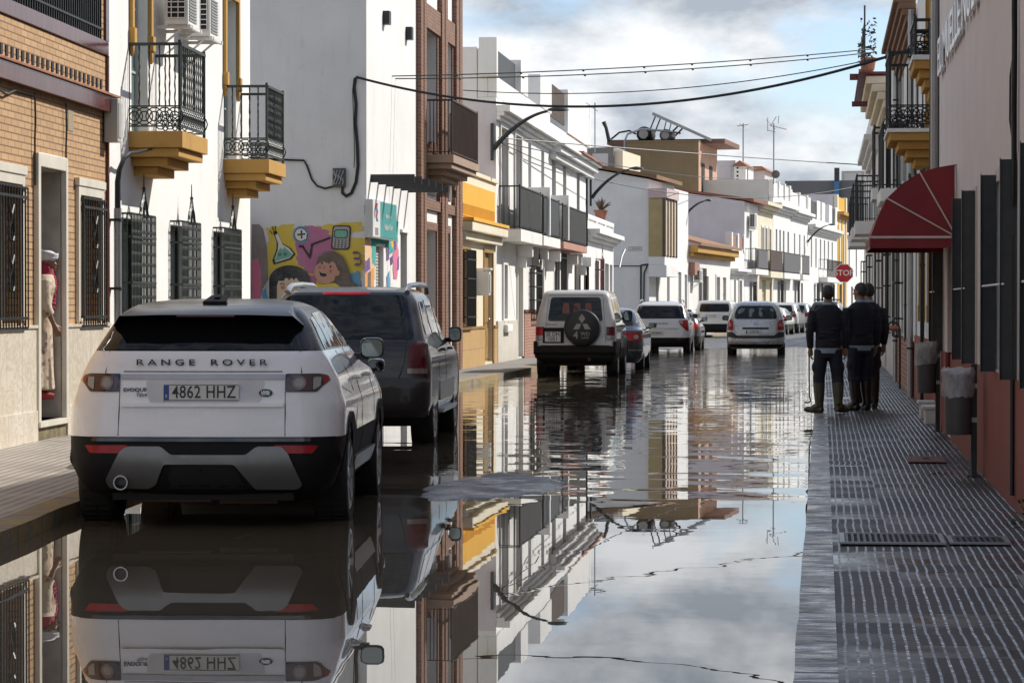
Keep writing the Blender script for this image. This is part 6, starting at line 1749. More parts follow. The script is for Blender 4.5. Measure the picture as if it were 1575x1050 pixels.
    def mirror(s, y, z, xr=None, w=.22, h=.17, m=BLKP, both=True):
        for sg in ((1, -1) if both else (1,)):
            x0 = sg*(s.Sx(y, z-.05)-.02); o = bpy.data.objects.new('door_mirror', None); COL.objects.link(o); o.parent = s.t; o.location = (x0, y, z); o.empty_display_size = .1
            mb = MB(); n = 14
            rings = [(.0, .92, .90), (.03, 1.0, 1.0), (.10, .86, .84), (.15, .45, .45)]
            vs = []
            for d, a, b in rings:
                for k in range(n):
                    q = 2*math.pi*k/n; cx_ = math.copysign(abs(math.cos(q))**.55, math.cos(q)); sz_ = math.copysign(abs(math.sin(q))**.55, math.sin(q))
                    vs.append((sg*(.05+w/2+cx_*a*w/2), d, .02+sz_*b*h/2))
            fs = [(i*n+k, i*n+(k+1)%n, (i+1)*n+(k+1)%n, (i+1)*n+k) for i in range(3) for k in range(n)] + [tuple(range(n)), tuple(range(3*n, 4*n))]
            mb.add(vs, fs); mb.box(sg*-.03, sg*.12, .03, .09, -.07, -.02); mb.build('mirror_case', m, o, smooth=True)
            g = MB(); g.poly([(sg*(.05+w/2+math.copysign(abs(math.cos(q))**.6, math.cos(q))*w*.42), -.004, .02+math.copysign(abs(math.sin(q))**.6, math.sin(q))*h*.40) for q in [2*math.pi*k/18 for k in range(18)]]); g.build('mirror_glass', MIRG, o)
    def handles(s, ys, z, m=None):
        for y in ys:
            for sg in (1, -1):
                x = sg*s.Sx(y, z); mb = MB(); mb.tube([(x-sg*.01, y-.10, z), (x+sg*.035, y-.07, z), (x+sg*.035, y+.07, z), (x-sg*.01, y+.10, z)], .016, 6); mb.build('door_handle', m or s.paint, s.t, smooth=True)
    def seams(s, lines, rear=True, m=None):
        """thin dark panel gaps on the tail"""
        mb = MB()
        for pts in lines:
            for (x0, z0), (x1, z1) in zip(pts, pts[1:]):
                k = max(1, int(math.hypot(x1-x0, z1-z0)/.08))
                P_ = [(x0+(x1-x0)*i/k, z0+(z1-z0)*i/k) for i in range(k+1)]
                mb.tube([(x, s.Rr(x, z)+.0035, z) for x, z in P_], .0065, 4)
        return mb.build('panel_gap', INK, s.t)
    def side_seams(s, lines):
        mb = MB()
        for sg in (1, -1):
            for pts in lines:
                for (y0, z0), (y1, z1) in zip(pts, pts[1:]):
                    k = max(1, int(math.hypot(y1-y0, z1-z0)/.12))
                    mb.tube([(sg*(s.Sx(y0+(y1-y0)*i/k, z0+(z1-z0)*i/k)-.003), y0+(y1-y0)*i/k, z0+(z1-z0)*i/k) for i in range(k+1)], .006, 4)
        return mb.build('door_gap', INK, s.t)
    def rails(s, y0, y1, x, z, m=CHROME, r=.022, foot=.06):
        for sg in (1, -1):
            mb = MB(); zt = lambda y: z
            mb.tube([(sg*x, y0, z-foot), (sg*x, y0+.10, z-foot*.45), (sg*x, y0+.28, z+.0), (sg*x, (y0+y1)/2, z+.02), (sg*x, y1-.25, z+.015), (sg*x, y1-.06, z-.01), (sg*x, y1, z-foot)], r, 8); mb.build('roof_rail', m, s.t, smooth=True)
def rrect(x0, x1, z0, z1, r=.03, n=4):
    o = []
    for cx, cz, a in ((x1-r, z1-r, 0), (x0+r, z1-r, 90), (x0+r, z0+r, 180), (x1-r, z0+r, 270)):
        o += [(cx+r*math.cos(R(a+90*i/n)), cz+r*math.sin(R(a+90*i/n))) for i in range(n+1)]
    return o
def roundp(pts, r=.03, n=3):
    """round the corners of a polygon"""
    out = []; N = len(pts)
    for i in range(N):
        p0, p, p1 = Vector(pts[i-1]), Vector(pts[i]), Vector(pts[(i+1)%N])
        a, b = (p0-p), (p1-p); k = min(r, a.length*.45, b.length*.45); a = p+a.normalized()*k; b = p+b.normalized()*k
        for j in range(n+1): t = j/n; q = a*(1-t)**2 + p*2*t*(1-t) + b*t*t; out.append((q.x, q.y))
    return out

# ---- white compact luxury SUV in front
hd = R(4.7)
RW = paint('car_white', (.87,.87,.88), .22, dirt=.03)
RBLK = M('car_black_roof', (.008,.009,.011), .22, var=.2, spec=.32)
ev_rows = [(.24,.14,4.2,.80,.25,.4),(.32,.05,4.3,.87,.25,.4),(.50,.0,4.37,.925,.28,.45),(.66,.02,4.36,.945,.30,.5),(.83,.055,4.33,.945,.30,.5),(.95,.075,4.2,.915,.30,.5),(1.05,.10,3.9,.885,.30,.5),(1.12,.125,3.25,.855,.28,.45),(1.20,.155,3.05,.812,.26,.4),(1.235,.18,2.98,.79,.24,.4),(1.36,.31,2.68,.725,.22,.4),(1.45,.41,2.45,.675,.20,.4),(1.505,.48,2.3,.63,.2,.35),(1.545,.62,2.15,.575,.2,.35),(1.575,.95,2.0,.49,.2,.3),(1.595,1.3,1.85,.34,.2,.2)]
px_ = at_z(306, 819, 0)
EV = Car('parked_car', 'white luxury SUV with black roof parked nearest the camera in the flood water', 'car', (-4.20, 18.62, -.035), hd, ev_rows, RW, [(.93,.365,.245,.945),(3.59,.365,.245,.945)], 'cars parked along the left kerb', zbelt=1.235, roofm=RBLK, lower=BLKP, zlower=.655)
ev = EV
ev.rear('rear_window', roundp([(-.725,1.243),(.725,1.243),(.635,1.43),(.54,1.485),(-.54,1.485),(-.635,1.43)], .04), CGLASS, .006)
sp = MB(); sp.prism([(-.66,.44,1.40),(-.60,.30,1.475),(.60,.30,1.475),(.66,.44,1.40),(.60,.62,1.53),(-.60,.62,1.53)], (0,0,.012))
vs = [(-.645,.52,1.385),(-.665,.42,1.405),(-.60,.27,1.475),(-.3,.235,1.483),(.3,.235,1.483),(.60,.27,1.475),(.665,.42,1.405),(.645,.52,1.385)]
sp = MB(); bot = [(x,y,z) for x,y,z in vs]; topv = [(x*.93, y+.10 if abs(x)<.62 else y+.05, z+.030) for x,y,z in vs]; inner = [(x*.90, .75, 1.555 if abs(x)<.62 else 1.48) for x,y,z in vs]
sp.add(bot+topv+inner, [(i,i+1,i+9,i+8) for i in range(7)]+[(i+8,i+9,i+17,i+16) for i in range(7)]+[(i,i+16,i+17,i+1) for i in range(7)])
spo = sp.build('spoiler', RBLK, ev.t, smooth=True)
MB().box(-.20,.20,.245,.30,1.470,1.482).build('brake_light', REDLD, spo)
mb = MB(); mb.prism([(-.085,.72,1.555),(.085,.72,1.555),(.06,1.0,1.60),(-.06,1.0,1.60)], (0,0,.022)); mb.prism([(-.025,.82,1.605),(.025,.82,1.605),(.010,.95,1.628),(-.010,.95,1.628)], (0,.06,0)); mb.build('roof_fin', BLKP, ev.t, bevel=.008)
# tail lamps
for sg in (1,-1):
    tl = [(.565*sg,.960),(.565*sg,1.083),(.79*sg,1.083),(.845*sg,1.070),(.862*sg,1.035),(.83*sg,1.012),(.78*sg,.960)]
    if sg < 0: tl = tl[::-1]
    lamp_ = ev.rear('tail_light', roundp(tl, .012), GLOSSB, .008)[0]
    c = (.66*sg, 1.022); ring = lambda r: [(c[0]+r*math.cos(q*math.pi/12), c[1]+r*math.sin(q*math.pi/12)) for q in range(24)]
    ev.rear('lens', roundp([(.575*sg,.968),(.575*sg,1.076),(.745*sg,1.076),(.745*sg,.968)][::sg], .03), M('maroon_lens', (.05,.012,.016), .12, coat=1), .0115, .004, parent=lamp_); ev.rear('lens', ring(.046), M('smoked_lens', (.22,.17,.16), .15, coat=1), .0135, .004, parent=lamp_); ev.rear('lens', ring(.031), CLEARL, .016, .004, parent=lamp_)
    ev.rear('lens', roundp([(.752*sg,.972),(.752*sg,1.06),(.805*sg,1.06),(.80*sg,1.0)][::sg], .01), CLEARL, .0115, .004, parent=lamp_); ev.rear('lens', roundp([(.815*sg,1.02),(.815*sg,1.066),(.85*sg,1.06),(.852*sg,1.035)][::sg], .008), REDL, .0115, .004, parent=lamp_)
ev.rear('tailgate_trim', [(-.558,1.045),(.558,1.045),(.558,1.080),(-.558,1.080)], M('silver_trim', (.45,.45,.45), .35, .5), .010)
# recessed number plate bay, lower tailgate swage
ev.rear('tailgate_recess', roundp([(-.36,.885),(.40,.885),(.43,1.035),(-.39,1.035)], .02), M('white_recess', (.60,.60,.60), .35, coat=.6), .003, .01)
ev.rear('swage', roundp([(-.558,.858),(.558,.858),(.558,.885),(-.558,.885)], .01), RW, .022, .05)
ev.plate(-.005, .955, .52, .115, '4862 HHZ', tilt=-.04, size=1.04)
text_mesh('lettering', 'R A N G E    R O V E R', .057, INK, ev.t, Matrix.Translation((-.01, ev.Rr(0, 1.16)-.012, 1.158)) @ RX, .006, width=1.62)
text_mesh('lettering', 'EVOQUE', .036, INK, ev.t, Matrix.Translation((-.46, ev.Rr(.46, .985)-.008, .972)) @ RX, .004, width=1.15)
text_mesh('lettering', 'TD4', .034, M('badge_grey', (.2,.2,.2), .3, .8, var=0), ev.t, Matrix.Translation((-.415, ev.Rr(.41, .94)-.008, .938)) @ RX, .004, width=1.2)
bd = ev.rear('badge', [(.435+.047*math.cos(q*math.pi/12), .953+.026*math.sin(q*math.pi/12)) for q in range(24)], M('badge_green', (.012,.03,.022), .25, var=0), .009, .006)[0]
text_mesh('lettering', 'LAND-', .021, CHROME, bd, Matrix.Translation((.435, ev.Rr(.435,.958)-.012, .960)) @ RX, .001); text_mesh('lettering', 'ROVER', .018, CHROME, bd, Matrix.Translation((.435, ev.Rr(.435,.945)-.012, .945)) @ RX, .001)
ev.seams([[(-.57,.66),(-.566,.96)], [(.57,.66),(.566,.96)], [(-.672,1.085),(-.655,1.24)], [(.672,1.085),(.655,1.24)], [(-.545,1.095),(.545,1.095)]])
# bumper
ev.rear('bumper', roundp([(-.925,.655),(-.94,.48),(-.80,.27),(.80,.27),(.94,.48),(.925,.655)], .03), BLKP, .016, .05)
ev.rear('bumper_step', roundp([(-.75,.625),(-.75,.650),(.75,.650),(.75,.625)], .01), GLOSSB, .035, .03)
for sg in (1,-1): ev.rear('reflector', roundp([(.50*sg,.545),(.50*sg,.600),(.80*sg,.598),(.76*sg,.545)][::sg], .01), REDL, .024, .02)
sk = [(-.60,.30),(-.625,.36),(-.52,.56),(-.47,.592),(-.24,.592),(-.17,.535),(.36,.535),(.43,.592),(.60,.592),(.645,.545),(.74,.325),(.70,.295),(.42,.295),(.28,.47),(-.22,.47),(-.28,.325),(-.33,.30)]
sk = [(x-.03 if x<0 else x-.05, z) for x, z in sk]
ev.rear('skid_plate', roundp(sk, .022), SKID, .034, .04)
ev.rear('skid_recess', [(-.24,.30),(.30,.30),(.22,.468),(-.20,.468)], DARKU, .018, .01)
ex = MB(); ex.lathe([(.042,-.03),(.050,-.03),(.050,.2),(.042,.2)], 'y', (-.545,.02,.345), 20, close=True); ex.build('exhaust_pipe', M('dull_chrome', (.42,.42,.42), .3, 1.0), ev.t, smooth=True); MB().lathe([(0,.02),(.042,.02)], 'y', (-.545,.02,.345), 16).build('exhaust_bore', DARKU, ev.t)
mb = MB(); mb.box(-.62,.62,.12,.20,.22,.30); mb.box(-.3,.2,.3,1.2,.20,.26); mb.build('under_tray', DARKU, ev.t)
mb = MB(); mb.box(-.45,.05,.15,.22,.205,.262); mb.box(.10,.5,.22,.3,.19,.25); mb.tube([(-.50,.1,.30),(-.3,.5,.28),(-.1,1.0,.26),(.1,2,.26)], .03, 8); mb.build('exhaust_box', M('rusty_exhaust', (.10,.05,.03), .6, .4, var=.4), ev.t)
# sides
ev.side('side_window', roundp([(.62,1.24),(1.02,1.255),(1.02,1.475),(.72,1.455)], .03), CGLASS); ev.side('side_window', roundp([(1.06,1.255),(1.86,1.25),(1.84,1.505),(1.06,1.49)], .03), CGLASS); ev.side('side_window', roundp([(1.92,1.25),(2.85,1.235),(2.40,1.49),(1.90,1.507)], .03), CGLASS)
for a in ev.wheels:
    yw, r = a[0], a[1]
    arc_ = [(yw+r*1.19*math.cos(R(q)), r+r*1.19*math.sin(R(q))) for q in range(-5, 186, 10)]; inn = [(yw+r*1.08*math.cos(R(q)), r+r*1.08*math.sin(R(q))) for q in range(185, -6, -10)]
    ev.side('arch_trim', arc_+inn, BLKP, .012, .04)
ev.side('sill', roundp([(1.36,.34),(3.12,.34),(3.12,.46),(1.36,.46)], .03), SKID, .03, .06)
ev.side_seams([[(1.30,.50),(1.45,.80),(1.30,1.22)], [(1.90,.48),(1.90,1.23)], [(3.0,.48),(3.05,1.1)], [(.62,.98),(1.2,.92)]])
ev.handles([1.75, 2.72], 1.02); ev.mirror(2.55, 1.20, w=.19, h=.165, m=RBLK)
mb = MB(); mb.tube([(.02,.33,1.30),(.12,.36,1.36),(.2,.37,1.40)], .008, 5); mb.build('wiper', BLKP, ev.t)

def suv_generic(name, label, pos, hd, paintm, L=4.5, W=1.85, H=1.68, cat='car', group=None, wheel=.36, low=BLKP, zlow=.5, rows=None, wb=None, zb=None, **k):
    rows = rows or [(.22,.15,.97,.86,.25,.4),(.34,.03,.985,.95,.25,.45),(.52,.0,1,.985,.25,.45),(.70,.02,.998,1,.25,.45),(.86,.05,.985,.99,.24,.45),(.96,.08,.93,.975,.24,.45),(1.02,.10,.80,.955,.22,.4),(1.08,.13,.74,.93,.2,.4),(1.30,.30,.665,.84,.18,.35),(1.48,.45,.61,.77,.18,.3),(1.57,.56,.57,.70,.18,.3),(1.63,.85,.52,.58,.18,.25),(1.66,1.2,.47,.40,.18,.2)]
    kz = H/1.66
    rows = [(z*kz, a, b*L, w*W/2, r, q) for z, a, b, w, r, q in rows]
    wb = wb or (.19*L, .80*L)
    return Car(name, label, cat, pos, hd, rows, paintm, [(wb[0], wheel, .22, W/2-.01), (wb[1], wheel, .22, W/2-.01)], group, zbelt=(zb or 1.08*kz), lower=low, zlower=zlow, **k)
GRP = 'cars parked along the left kerb'

# ---- dark grey SUV
DKG = paint('car_slate_grey', (.010,.012,.015), .28, .2, coat=.55, dirt=.06)
rx_rows = [(.26,.20,4.55,.78,.22,.4),(.38,.06,4.65,.90,.22,.4),(.52,.0,4.72,.94,.22,.45),(.72,.0,4.71,.945,.20,.45),(.78,.04,4.70,.945,.20,.45),(.95,.06,4.62,.94,.20,.45),(1.06,.08,4.2,.92,.2,.4),(1.12,.10,3.55,.90,.2,.4),(1.22,.16,3.3,.86,.2,.4),(1.45,.36,2.95,.795,.19,.35),(1.62,.50,2.7,.745,.18,.3),(1.70,.58,2.55,.69,.18,.3),(1.745,.85,2.35,.58,.18,.25),(1.765,1.3,2.1,.4,.18,.2)]
q = at_z(666, 682, 0)
RX_ = Car('parked_car', 'dark slate grey SUV with silver roof rails parked in front of the mural house', 'car', (-5.13, 29.5, -.05), R(3.0), rx_rows, DKG, [(.98,.385,.25,.94),(3.80,.385,.25,.94)], GRP, zbelt=1.15, lower=BLKP, zlower=.40)
c = RX_
c.rear('rear_window', roundp([(-.78,1.20),(.78,1.20),(.66,1.63),(.60,1.67),(-.60,1.67),(-.66,1.63)], .05), CGLASS2, .006)
c.rear('brake_light', [(-.26,1.675),(.26,1.675),(.26,1.71),(-.26,1.71)], REDL, .012)
for sg in (1,-1):
    tl = c.rear('tail_light', roundp([(.70*sg,.82),(.72*sg,1.10),(.80*sg,1.19),(.915*sg,1.15),(.93*sg,.82)][::sg], .02), REDLD, .010)[0]
    c.rear('lens', roundp([(.71*sg,.83),(.71*sg,.885),(.92*sg,.885),(.92*sg,.83)][::sg], .01), M('smoked_lens', (.22,.17,.16), .15, coat=1), .013, .004, parent=tl)
    c.rear('reflector', roundp([(.55*sg,.585),(.55*sg,.612),(.72*sg,.612),(.72*sg,.585)][::sg], .005), REDL, .012)
c.rear('bumper', roundp([(-.925,.36),(-.93,.74),(-.60,.775),(.60,.775),(.93,.74),(.925,.36)], .04), paint('bumper_grey', (.012,.013,.015), .4, 0, .3), .03, .06)
c.seams([[(-.62,.775),(-.68,.95),(-.70,1.19)], [(.62,.775),(.68,.95),(.70,1.19)]])
c.side('side_window', roundp([(.66,1.24),(1.42,1.25),(1.42,1.60),(.86,1.60)], .06), CGLASS); c.side('side_window', roundp([(1.50,1.25),(2.32,1.25),(2.30,1.63),(1.50,1.62)], .03), CGLASS); c.side('side_window', roundp([(2.40,1.25),(3.14,1.23),(2.72,1.60),(2.38,1.63)], .03), CGLASS)
c.side('door_cladding', roundp([(1.45,.50),(3.3,.50),(3.3,.72),(1.45,.72)], .03), M('silver_cladding', (.38,.39,.40), .3, .6), .014); c.side('sill_step', roundp([(1.45,.36),(3.3,.36),(3.3,.41),(1.45,.41)], .01), M('silver_cladding', (.38,.39,.40)), .09, .12)
c.handles([2.05, 3.0], 1.06); c.mirror(3.0, 1.20, w=.15, h=.18); c.rails(.66, 3.0, .655, 1.775, M('silver_rail', (.5,.51,.52), .25, .8), .030, .075)
c.side_seams([[(1.38,.76),(1.46,1.22)], [(2.36,.5),(2.36,1.24)]])
mb = MB(); mb.box(-.6,.6,.2,.5,.28,.42); mb.box(-.05,.05,.02,.3,.33,.40); mb.lathe([(.03,-.02),(.035,.15)], 'y', (.45,.06,.34), 10); mb.build('tow_bar', DARKU, c.t)

# ---- small dark car tucked between the two
HB = [(.20,.12,.97,.86,.25,.4),(.32,.03,.985,.95,.25,.45),(.50,.0,1,.985,.28,.5),(.68,.03,.998,1,.28,.5),(.82,.06,.97,.99,.26,.5),(.90,.08,.90,.975,.26,.45),(.96,.11,.78,.955,.24,.4),(1.02,.14,.73,.93,.22,.4),(1.22,.28,.65,.83,.2,.35),(1.36,.42,.58,.75,.2,.3),(1.43,.58,.53,.66,.2,.3),(1.47,.85,.48,.5,.2,.25),(1.485,1.15,.43,.33,.2,.2)]
DKB = paint('car_black_blue', (.012,.014,.018), .2, .2, dirt=.06)
c = suv_generic('parked_car', 'low dark car almost hidden between the white luxury SUV and the slate grey SUV', (-4.86, 23.9, -.04), R(5.0), DKB, 3.75, 1.62, 1.44, group=GRP, rows=HB, wheel=.31, zb=1.0)
c.rear('rear_window', roundp([(-.62,1.0),(.62,1.0),(.52,1.36),(-.52,1.36)], .05), CGLASS)
for sg in (1,-1): c.rear('tail_light', roundp([(.58*sg,.70),(.62*sg,.98),(.76*sg,.98),(.80*sg,.72)][::sg], .02), REDL, .01)
c.side('side_window', roundp([(.75,1.02),(1.5,1.02),(1.5,1.34),(.95,1.33)], .04), GLASSB); c.side('side_window', roundp([(1.57,1.02),(2.75,1.01),(2.2,1.33),(1.57,1.35)], .03), GLASSB)
c.plate(0, .60, .52, .11, '', size=.01); c.mirror(2.4, .96, w=.17, h=.13, m=DKB); c.handles([1.45, 2.2], .92)

# ---- boxy pale off-roader with the spare wheel
GW = paint('car_cream_white', (.58,.565,.52), .35, dirt=.25)
gl_rows = [(.34,.12,4.4,.74,.10,.2),(.44,.0,4.45,.84,.10,.25),(.62,.0,4.46,.85,.10,.25),(.70,.05,4.46,.85,.10,.25),(.95,.07,4.4,.85,.10,.25),(1.08,.08,4.2,.845,.10,.25),(1.16,.09,3.3,.835,.10,.25),(1.25,.11,3.2,.82,.10,.25),(1.60,.22,2.9,.735,.10,.2),(1.76,.28,2.75,.70,.12,.2),(1.82,.36,2.65,.65,.14,.2),(1.85,.6,2.5,.52,.14,.2),(1.86,.9,2.3,.4,.1,.2)]
c = Car('parked_car', 'boxy cream white off-roader with a covered spare wheel on its tailgate', 'car', (-5.17, 58.4, -.03), R(.8), gl_rows, GW, [(.95,.36,.24,.86),(3.65,.36,.24,.86)], GRP, bow=.02, zbelt=1.2, lower=BLKP, zlower=.60)
c.rear('rear_window', roundp([(-.58,1.20),(.58,1.20),(.52,1.70),(-.52,1.70)], .06), CGLASS2, .008)
seat = M('tan_seat_back', (.22,.10,.075), .8)
for x in (-.20,.03,.27): c.rear('headrest', roundp([(x-.08,1.36),(x+.08,1.36),(x+.06,1.58),(x-.06,1.58)], .03), seat, .0095, .002)
c.rear('wiper', [(-.17,1.62),(-.15,1.64),(.10,1.42),(.08,1.40)], INK, .03, .01)
for sg in (1,-1):
    tl = c.rear('tail_light', roundp([(.655*sg,.80),(.655*sg,1.08),(.83*sg,1.08),(.83*sg,.80)][::sg], .01), REDL if sg < 0 else REDLD, .016)[0]
    c.rear('lens', [(.66*sg,.805),(.66*sg,.90),(.825*sg,.90),(.825*sg,.805)][::sg], CLEARL, .019, .004, parent=tl)
    c.rear('fog_light', [(.42*sg,.575),(.42*sg,.625),(.60*sg,.625),(.60*sg,.575)][::sg], REDL, .075); c.rear('corner_lens', [(.605*sg,.575),(.605*sg,.625),(.66*sg,.625),(.66*sg,.575)][::sg], CLEARL, .075)
mb = MB(); mb.prism([(-.86,-.10,.53),(.86,-.10,.53),(.86,-.10,.66),(.70,-.10,.695),(-.70,-.10,.695),(-.86,-.10,.66)], (0,.14,0)); mb.box(-.87,-.80,-.06,.5,.50,.78); mb.box(.80,.87,-.06,.5,.50,.78); mb.build('bumper', M('black_brown_bumper', (.018,.015,.012), .6, var=.4, spec=.2), c.t, bevel=.02)
c.rear('plate_bay', [(-.68,.74),(-.24,.74),(-.24,1.06),(-.68,1.06)], BLKP, .02)
c.plate(-.47, .87, .33, .22, '', lines=['SE DH', '1051'], blue=False, y=c.Rr(.4,.87)-.035)
c.seams([[(-.64,.74),(-.62,1.15),(-.57,1.74),(.57,1.74),(.62,1.15),(.64,.74)]])
sw = bpy.data.objects.new('spare_wheel', None); COL.objects.link(sw); sw.parent = c.t; sw.location = (.16, -.02, 1.06)
MB().lathe([(0,-.18),(.30,-.18),(.365,-.15),(.385,-.06),(.38,.08),(0,.08)], 'y', n=36).build('wheel_cover', M('black_vinyl_cover', (.014,.014,.015), .45, var=.15), sw, smooth=True)
GE = M('emblem_grey', (.33,.32,.30), .5, var=.1)
mb = MB(); y = -.184
for pts in ([(0,.295),(.07,.195),(0,.095),(-.07,.195)], [(-.015,.085),(-.11,.085),(-.185,-.03),(-.06,-.03)], [(.015,.085),(.11,.085),(.185,-.03),(.06,-.03)]): mb.prism([(x,y,z) for x,z in pts], (0,.006,0))
mb.build('emblem', GE, sw)
text_mesh('lettering', '4', .22, GE, sw, Matrix.Translation((-.13,-.184,-.16)) @ RX, .002); text_mesh('lettering', 'WD', .11, GE, sw, Matrix.Translation((.07,-.184,-.13)) @ RX, .002); text_mesh('lettering', 'SUPER', .06, GE, sw, Matrix.Translation((.07,-.184,-.21)) @ RX, .002)
text_mesh('lettering', 'Exceed', .085, M('badge_grey', (.2,.2,.2)), c.t, Matrix.Translation((-.50, c.Rr(.5,1.14)-.010, 1.13)) @ RX, .002)
c.side('side_window', roundp([(.42,1.24),(1.40,1.24),(1.40,1.66),(.56,1.66)], .05), CGLASS); c.side('side_window', roundp([(1.48,1.24),(2.2,1.24),(2.2,1.68),(1.48,1.68)], .03), CGLASS); c.side('side_window', roundp([(2.28,1.24),(3.05,1.24),(2.75,1.66),(2.28,1.68)], .03), CGLASS)
c.mirror(2.85, 1.28, w=.20, h=.24); c.handles([2.1, 2.9], 1.08, BLKP)
for a in c.wheels:
    yw, r = a[0], a[1]; arc_ = [(yw+r*1.30*math.cos(R(q)), r+r*1.28*math.sin(R(q))) for q in range(-10, 191, 12)]; inn = [(yw+r*1.10*math.cos(R(q)), r+r*1.10*math.sin(R(q))) for q in range(190, -11, -12)]
    c.side('wheel_flare', arc_+inn, M('muddy_flare', (.10,.085,.06), .6, var=.3), .05, .08)
mb = MB(); mb.tube([(-.5,.1,.42),(.4,.1,.42)], .03, 6); mb.tube([(.3,.0,.40),(.3,.9,.40)], .04, 6); mb.box(-.4,.3,.3,1.2,.32,.45); mb.build('spare_hanger', MUD, c.t)

# ---- dark blue saloon
NAVY = paint('car_dark_blue', (.020,.028,.042), .2, .3, dirt=.1)
sd_rows = [(.20,.12,4.65,.80,.25,.4),(.32,.03,4.72,.88,.25,.45),(.50,.0,4.77,.905,.28,.5),(.70,.0,4.75,.91,.28,.5),(.85,.03,4.6,.905,.28,.5),(.92,.06,4.3,.895,.28,.45),(.965,.12,3.6,.88,.26,.4),(.99,.50,3.4,.86,.24,.4),(1.02,.72,3.3,.83,.2,.4),(1.20,1.0,3.0,.74,.2,.35),(1.36,1.30,2.7,.66,.2,.3),(1.43,1.55,2.5,.58,.2,.3),(1.465,1.85,2.3,.42,.2,.2)]
c = Car('parked_car', 'dark blue saloon parked just ahead of the boxy off-roader', 'car', (-5.05, 64.4, -.03), R(.8), sd_rows, NAVY, [(1.0,.31,.21,.90),(3.70,.31,.21,.90)], GRP, bow=.08, zbelt=1.0, lower=NAVY, zlower=.2)
c.rear('rear_window', roundp([(-.66,1.05),(.66,1.05),(.52,1.38),(-.52,1.38)], .05), CGLASS, .006)
for sg in (1,-1):
    tl = c.rear('tail_light', roundp([(.40*sg,.74),(.44*sg,.90),(.78*sg,.91),(.88*sg,.86),(.885*sg,.72),(.70*sg,.70)][::sg], .03), REDL, .01)[0]
    ring = [(.76*sg+.055*math.cos(q*math.pi/9), .80+.055*math.sin(q*math.pi/9)) for q in range(18)]; c.rear('lens', ring, CLEARL, .014, .004, parent=tl)
c.rear('chrome_strip', [(-.88,.485),(.88,.485),(.88,.50),(-.88,.50)], CHROME, .012); c.plate(0, .62, .52, .11, '6204 FKR')
c.side('side_window', roundp([(1.15,1.02),(2.05,1.03),(2.05,1.37),(1.55,1.36)], .06), CGLASS); c.side('side_window', roundp([(2.12,1.03),(3.15,1.01),(2.6,1.34),(2.12,1.38)], .04), CGLASS); c.mirror(2.95, 1.03, w=.21, h=.14, m=NAVY); c.handles([2.0, 2.9], .90)

# ---- white crossover
WH2 = paint('car_plain_white', (.66,.66,.64), .28, dirt=.10)
c = suv_generic('parked_car', 'white crossover with slanted red tail lights in the middle of the parked row', (-5.02, 86.3, -.02), R(.5), WH2, 4.55, 1.86, 1.64, group=GRP, zlow=.52)
c.rear('rear_window', roundp([(-.78,1.10),(.78,1.10),(.70,1.44),(.66,1.50),(-.66,1.50),(-.70,1.44)], .04), CGLASS)
for sg in (1,-1): c.rear('tail_light', roundp([(.58*sg,1.02),(.62*sg,1.06),(.86*sg,1.06),(.90*sg,.72),(.84*sg,.72),(.66*sg,.88)][::sg], .015), REDL, .012); c.rear('lens', roundp([(.59*sg,1.0),(.62*sg,1.04),(.72*sg,1.04),(.70*sg,.93)][::sg], .01), CLEARL, .016, .005); c.rear('reflector', [(.55*sg,.44),(.55*sg,.48),(.80*sg,.48),(.80*sg,.44)][::sg], REDLD, .03)
c.rear('swage', roundp([(-.60,.80),(.60,.80),(.60,.84),(-.60,.84)], .01), WH2, .03); c.plate(-.12, .655, .52, .11, '7695 MXD')
text_mesh('lettering', 'K U R A N D', .075, INK, c.t, Matrix.Translation((-.02, c.Rr(0,.95)-.012, .945)) @ RX, .003, width=1.3)
c.rear('bumper', roundp([(-.90,.30),(-.91,.50),(.91,.50),(.90,.30)], .03), BLKP, .02); c.side('side_window', roundp([(.70,1.12),(1.6,1.12),(1.6,1.46),(.95,1.45)], .04), CGLASS); c.side('side_window', roundp([(1.68,1.12),(3.0,1.11),(2.5,1.44),(1.68,1.48)], .03), CGLASS); c.mirror(2.8, 1.15, m=WH2); c.handles([1.6, 2.6], .98); c.rails(.7, 2.6, .64, 1.66, GREYM, .02)

# ---- dark grey hatchback
c = suv_generic('parked_car', 'dark grey hatchback half hidden ahead of the white crossover', (-4.86, 91.2, -.01), R(.2), paint('car_graphite', (.06,.062,.065), .25, .4, dirt=.2), 4.3, 1.78, 1.47, group=GRP, rows=HB, wheel=.31, zb=1.0)
c.rear('rear_window', roundp([(-.64,1.0),(.64,1.0),(.54,1.36),(-.54,1.36)], .05), CGLASS)
for sg in (1,-1): c.rear('tail_light', roundp([(.58*sg,.72),(.62*sg,.95),(.78*sg,.95),(.84*sg,.74)][::sg], .02), REDL, .01)
c.side('side_window', roundp([(.75,1.02),(1.5,1.02),(1.5,1.34),(.95,1.33)], .04), CGLASS); c.side('side_window', roundp([(1.57,1.02),(2.85,1.01),(2.3,1.33),(1.57,1.35)], .03), CGLASS); c.mirror(2.65, 1.02, w=.2, h=.14); c.plate(0, .62, .52, .11, '')

